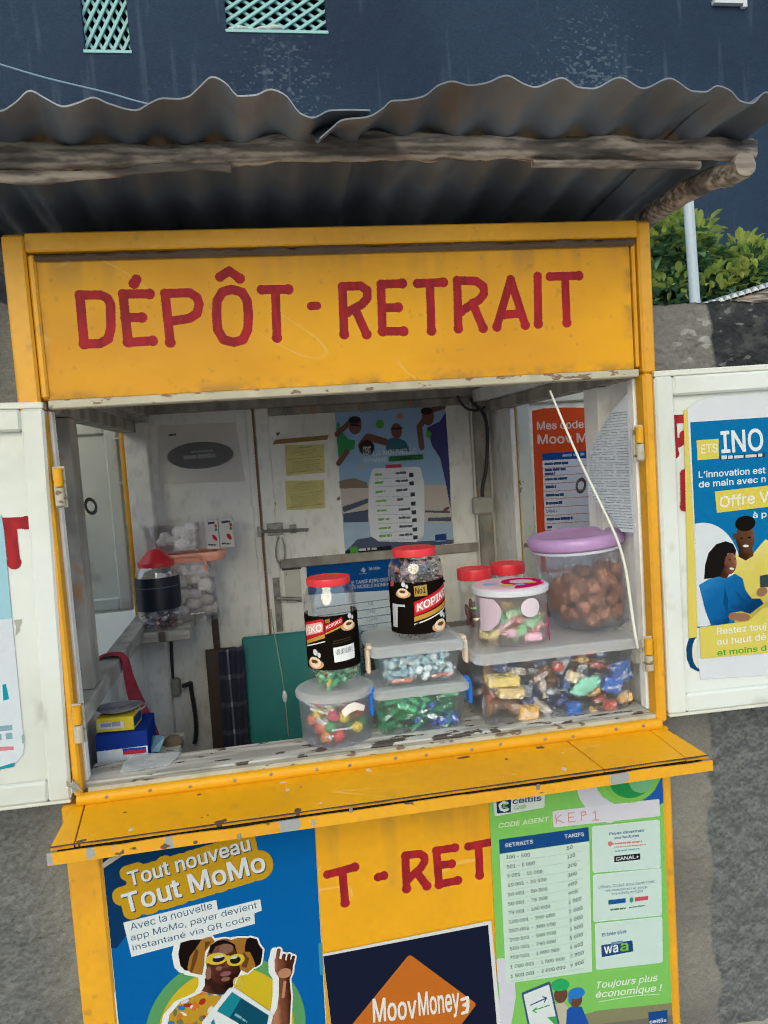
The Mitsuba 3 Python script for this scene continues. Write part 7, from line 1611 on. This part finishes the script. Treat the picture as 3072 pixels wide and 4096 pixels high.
YT = 1.10
tq = [(-0.5834, 1.3044), (-0.3719, 1.2824), (-0.5613, 1.2734), (-0.3929, 1.2582), (-0.5402, 1.0829), (-0.4283, 1.0616), (-0.4441, 1.2888)]
tx0, tx1, tz0, tz1 = tq[0][0] - 0.03, tq[1][0], SHZ, tq[0][1]
k = thing('basket', 'translucent peach rimmed plastic basket of white rolls on the corner shelf', 'basket')
wb, db_ = (tq[5][0] - tq[4][0]) + 0.10, 0.13
xc = (tx0 + tx1) / 2
lo = [rrect(wb * 0.9, db_ - 0.03, 0.02, 0.0), rrect(wb, db_ - 0.02, 0.02, 0.006), rrect(tx1 - tx0 - 0.06, db_, 0.025, tz1 - tz0 - 0.02)]
part(k, 'body', at(loft(lo, True, False), xc - 0.012, YT - 0.01, tz0), 'bag_plastic', 30)
rw = tx1 - tx0
ro = [rrect(rw - 0.03, db_ + 0.004, 0.03, -0.03), rrect(rw, db_ + 0.028, 0.035, -0.03), rrect(rw + 0.004, db_ + 0.032, 0.035, -0.016), rrect(rw, db_ + 0.028, 0.035, -0.002), rrect(rw - 0.02, db_ + 0.01, 0.03, 0.0), rrect(rw - 0.05, db_ - 0.01, 0.03, -0.006)]
part(k, 'rim', at(loft(ro, False, False), xc, YT - 0.01, tz1), 'peach_plastic', 30, label='peach coloured rim')
hx = tq[6][0]
part(k, 'handle', tube(spline([(tx0 + 0.04, YT - db_ / 2 - 0.035, tz1 - 0.004), (xc, YT - db_ / 2 - 0.038, tz1 - 0.006), (hx - 0.01, YT - db_ / 2 - 0.036, tz1 - 0.008), (hx + 0.008, YT - db_ / 2 - 0.034, tz1 - 0.022), (hx + 0.01, YT - db_ / 2 - 0.03, tz1 - 0.06)], 30), 0.006, 8), 'peach_plastic', 40)
g = np.random.default_rng(15); pts = []
for _ in range(4000):
    q = np.array([g.uniform(xc - wb / 2 + 0.035, xc + wb / 2 - 0.045), g.uniform(YT - 0.045, YT + 0.02), tz0 + 0.03 + g.uniform(0, tz1 - tz0 - 0.09)])
    if all(np.sum((q - o) ** 2) > 0.036 ** 2 for o in pts): pts.append(q)
    if len(pts) >= 26: break
swarm('white_roll', [lump(0.023, i, 1.2, 1, 0.9, 0.12, 2) for i in range(2)], [gloss('#fbf8f2', 0.5), gloss('#efebe2', 0.5)], pts, 16, 'white rounded roll inside the peach rimmed basket', 'roll', 'rolls in the peach rimmed basket', tilt=60)
# clear bag of white rolls on the basket
bq = [(-0.6454, 1.441), (-0.4497, 1.4091), (-0.443, 1.3017), (-0.65, 1.3199)]
k = thing('plastic_bag', 'clear plastic box of white rolls standing on the peach rimmed basket', 'box')
bw = bq[1][0] - bq[0][0]
bh = bq[1][1] - tz1 - 0.004
bxc = (bq[0][0] + bq[1][0]) / 2
lo = [rrect(bw - 0.03, 0.10, 0.02, 0.0), rrect(bw - 0.01, 0.115, 0.02, 0.006), rrect(bw, 0.12, 0.02, bh)]
part(k, 'body', move(loft(lo, True, True), trans(bxc + 0.006, YT, tz1 + 0.002) @ rot(-1.5, [0, 1, 0])), 'bag_plastic', 30)
g = np.random.default_rng(17); pts = []
for _ in range(4000):
    u = g.uniform(0.25, 1)
    q = np.array([bxc - bw / 2 + 0.03 + (bw - 0.06) * u, g.uniform(YT - 0.032, YT + 0.03), tz1 + 0.03 + g.uniform(0, bh * 0.62) * (u * 0.8 + 0.1)])
    if all(np.sum((q - o) ** 2) > 0.034 ** 2 for o in pts): pts.append(q)
    if len(pts) >= 22: break
swarm('white_roll', [lump(0.022, i + 5, 1.2, 1, 0.9, 0.12, 2) for i in range(2)], [gloss('#fbf8f2', 0.5), gloss('#efebe2', 0.5)], pts, 18, 'white rounded roll inside the clear box on the basket', 'roll', 'rolls in the clear box on the basket', tilt=60)
# two white packets
cq = [(-0.4267, 1.4139), (-0.3822, 1.4103), (-0.3876, 1.3079), (-0.4291, 1.3115), (-0.3311, 1.4083), (-0.338, 1.3052)]
for i, (xa, xb) in enumerate(((cq[0][0], cq[1][0] - 0.001), (cq[1][0] + 0.001, cq[4][0]))):
    k = thing('packet', ('left', 'right')[i] + ' of two white packets with red and green print on the basket rim', 'packet')
    za, zb = tz1 + 0.0055, cq[0][1]
    part(k, 'body', box(xa, xb, 1.045, 1.075, za, zb, 0.002), ink('#d3d3d3'))
    pk = Plane((xa, 1.045, za), (1, 0, 0), base=0.0003)
    w, h = xb - xa, zb - za
    printed(k, 'print', dashes((w * 0.22, h * 0.84), (w * 0.82, h * 0.86), h * 0.075, 5, 0.05) + dashes((w * 0.1, h * 0.14), (w * 0.7, h * 0.11), h * 0.06, 7, 0.1), pk, 1, '#4a4f55')
    printed(k, 'red_print', [ell((w * 0.82, h * 0.77), w * 0.09, h * 0.06), ell((w * 0.66, h * 0.38), w * 0.13, h * 0.12, 30)], pk, 1.6, '#b9324e')
    printed(k, 'green_print', ell((w * 0.82, h * 0.65), w * 0.10, h * 0.05), pk, 1.6, '#4a8a4e')
# boards leaning on the rear wall
tq = [(-0.3288, 0.9571), (-0.1052, 0.9446), (-0.0548, 0.9421), (-0.3789, 0.5757), (-0.4235, 0.9307), (-0.4671, 0.9271), (-0.4909, 0.5788), (-0.4499, 0.5792), (-0.3297, 0.9459)]
k = thing('board', 'large teal padded board leaning against the rear door', 'board')
M_ = lambda x0, x1, zt, y: move(box(x0, x1, 0, 0.03, 0.10, zt, 0.006), rot(-3, [1, 0, 0], (0, y, 0.1)) @ trans(0, y, 0))
add(k, move(box(tq[0][0] - 0.012, 0.10, 0, 0.028, 0.101, tq[0][1], 0.006), trans(0, 1.12, 0) @ rot(-4, [1, 0, 0], (0, 0, 0.1))), 'teal_board', 30)
k = thing('cloth', 'dark plaid cloth hung over the boards beside the teal board', 'cloth')
def plaid(S, Q):
    x = tq[4][0] + (tq[8][0] - 0.004 - tq[4][0]) * S; z = tq[4][1] + (0.014 * S) - Q * 0.75
    return np.stack([x - 0.02 * Q, 1.075 + 0.05 * (1 - Q) * 0.6 + 0.008 * np.sin(S * 14 + Q * 3), z], -1)
add(k, thicken(grid(np.linspace(0, 1, 24), np.linspace(0, 1, 30), plaid), (0, 1, 0), 0.004), 'plaid_cloth', True)
k = thing('board', 'dark brown board leaning at the left of the plaid cloth', 'board')
add(k, move(box(tq[5][0] - 0.008, tq[4][0] + 0.06, 0, 0.02, 0.101, tq[5][1], 0.003), trans(0, 1.125, 0) @ rot(-3, [1, 0, 0], (0, 0, 0.1))), 'brown_board', 30)
# pull cord with a bead
k = thing('pull_cord', 'thin cord with a white bead hanging in front of the teal board', 'cord')
pc_ = [(-0.2245, 1.0975), (-0.2174, 0.9915), (-0.2073, 0.8897), (-0.2012, 0.7877), (-0.1997, 0.6856), (-0.1974, 0.6477), (-0.2048, 0.7881)]
part(k, 'cord', tube(spline([(x, 0.95, z) for x, z in pc_[:6]], 30), 0.0022, 6), ink('#8f9a94'))
part(k, 'bead', at(lathe([(0.001, -0.022), (0.006, -0.018), (0.0095, 0.0), (0.006, 0.016), (0.001, 0.022)], 16), pc_[3][0], 0.95, pc_[3][1]), gloss('#dfe6e8', 0.3), True)

# brown table inside, right
k = thing('counter_table', 'brown wooden table top inside the kiosk behind the right hand boxes', 'table')
part(k, 'tabletop', box(0.10, 0.655, 0.43, 1.14, 0.925, 0.945, 0.003), mat('table_wood', lambda p, n, uv: mix((0.15, 0.125, 0.105), (0.09, 0.075, 0.065), fbm(p.x * 8, p.y * 40, 1.0, 3)), 0.5), 30)
for x in (0.12, 0.63):
    for y in (0.46, 1.10):
        part(k, 'leg', box(x - 0.02, x + 0.02, y - 0.02, y + 0.02, 0.101, 0.9245), 'brown_board')
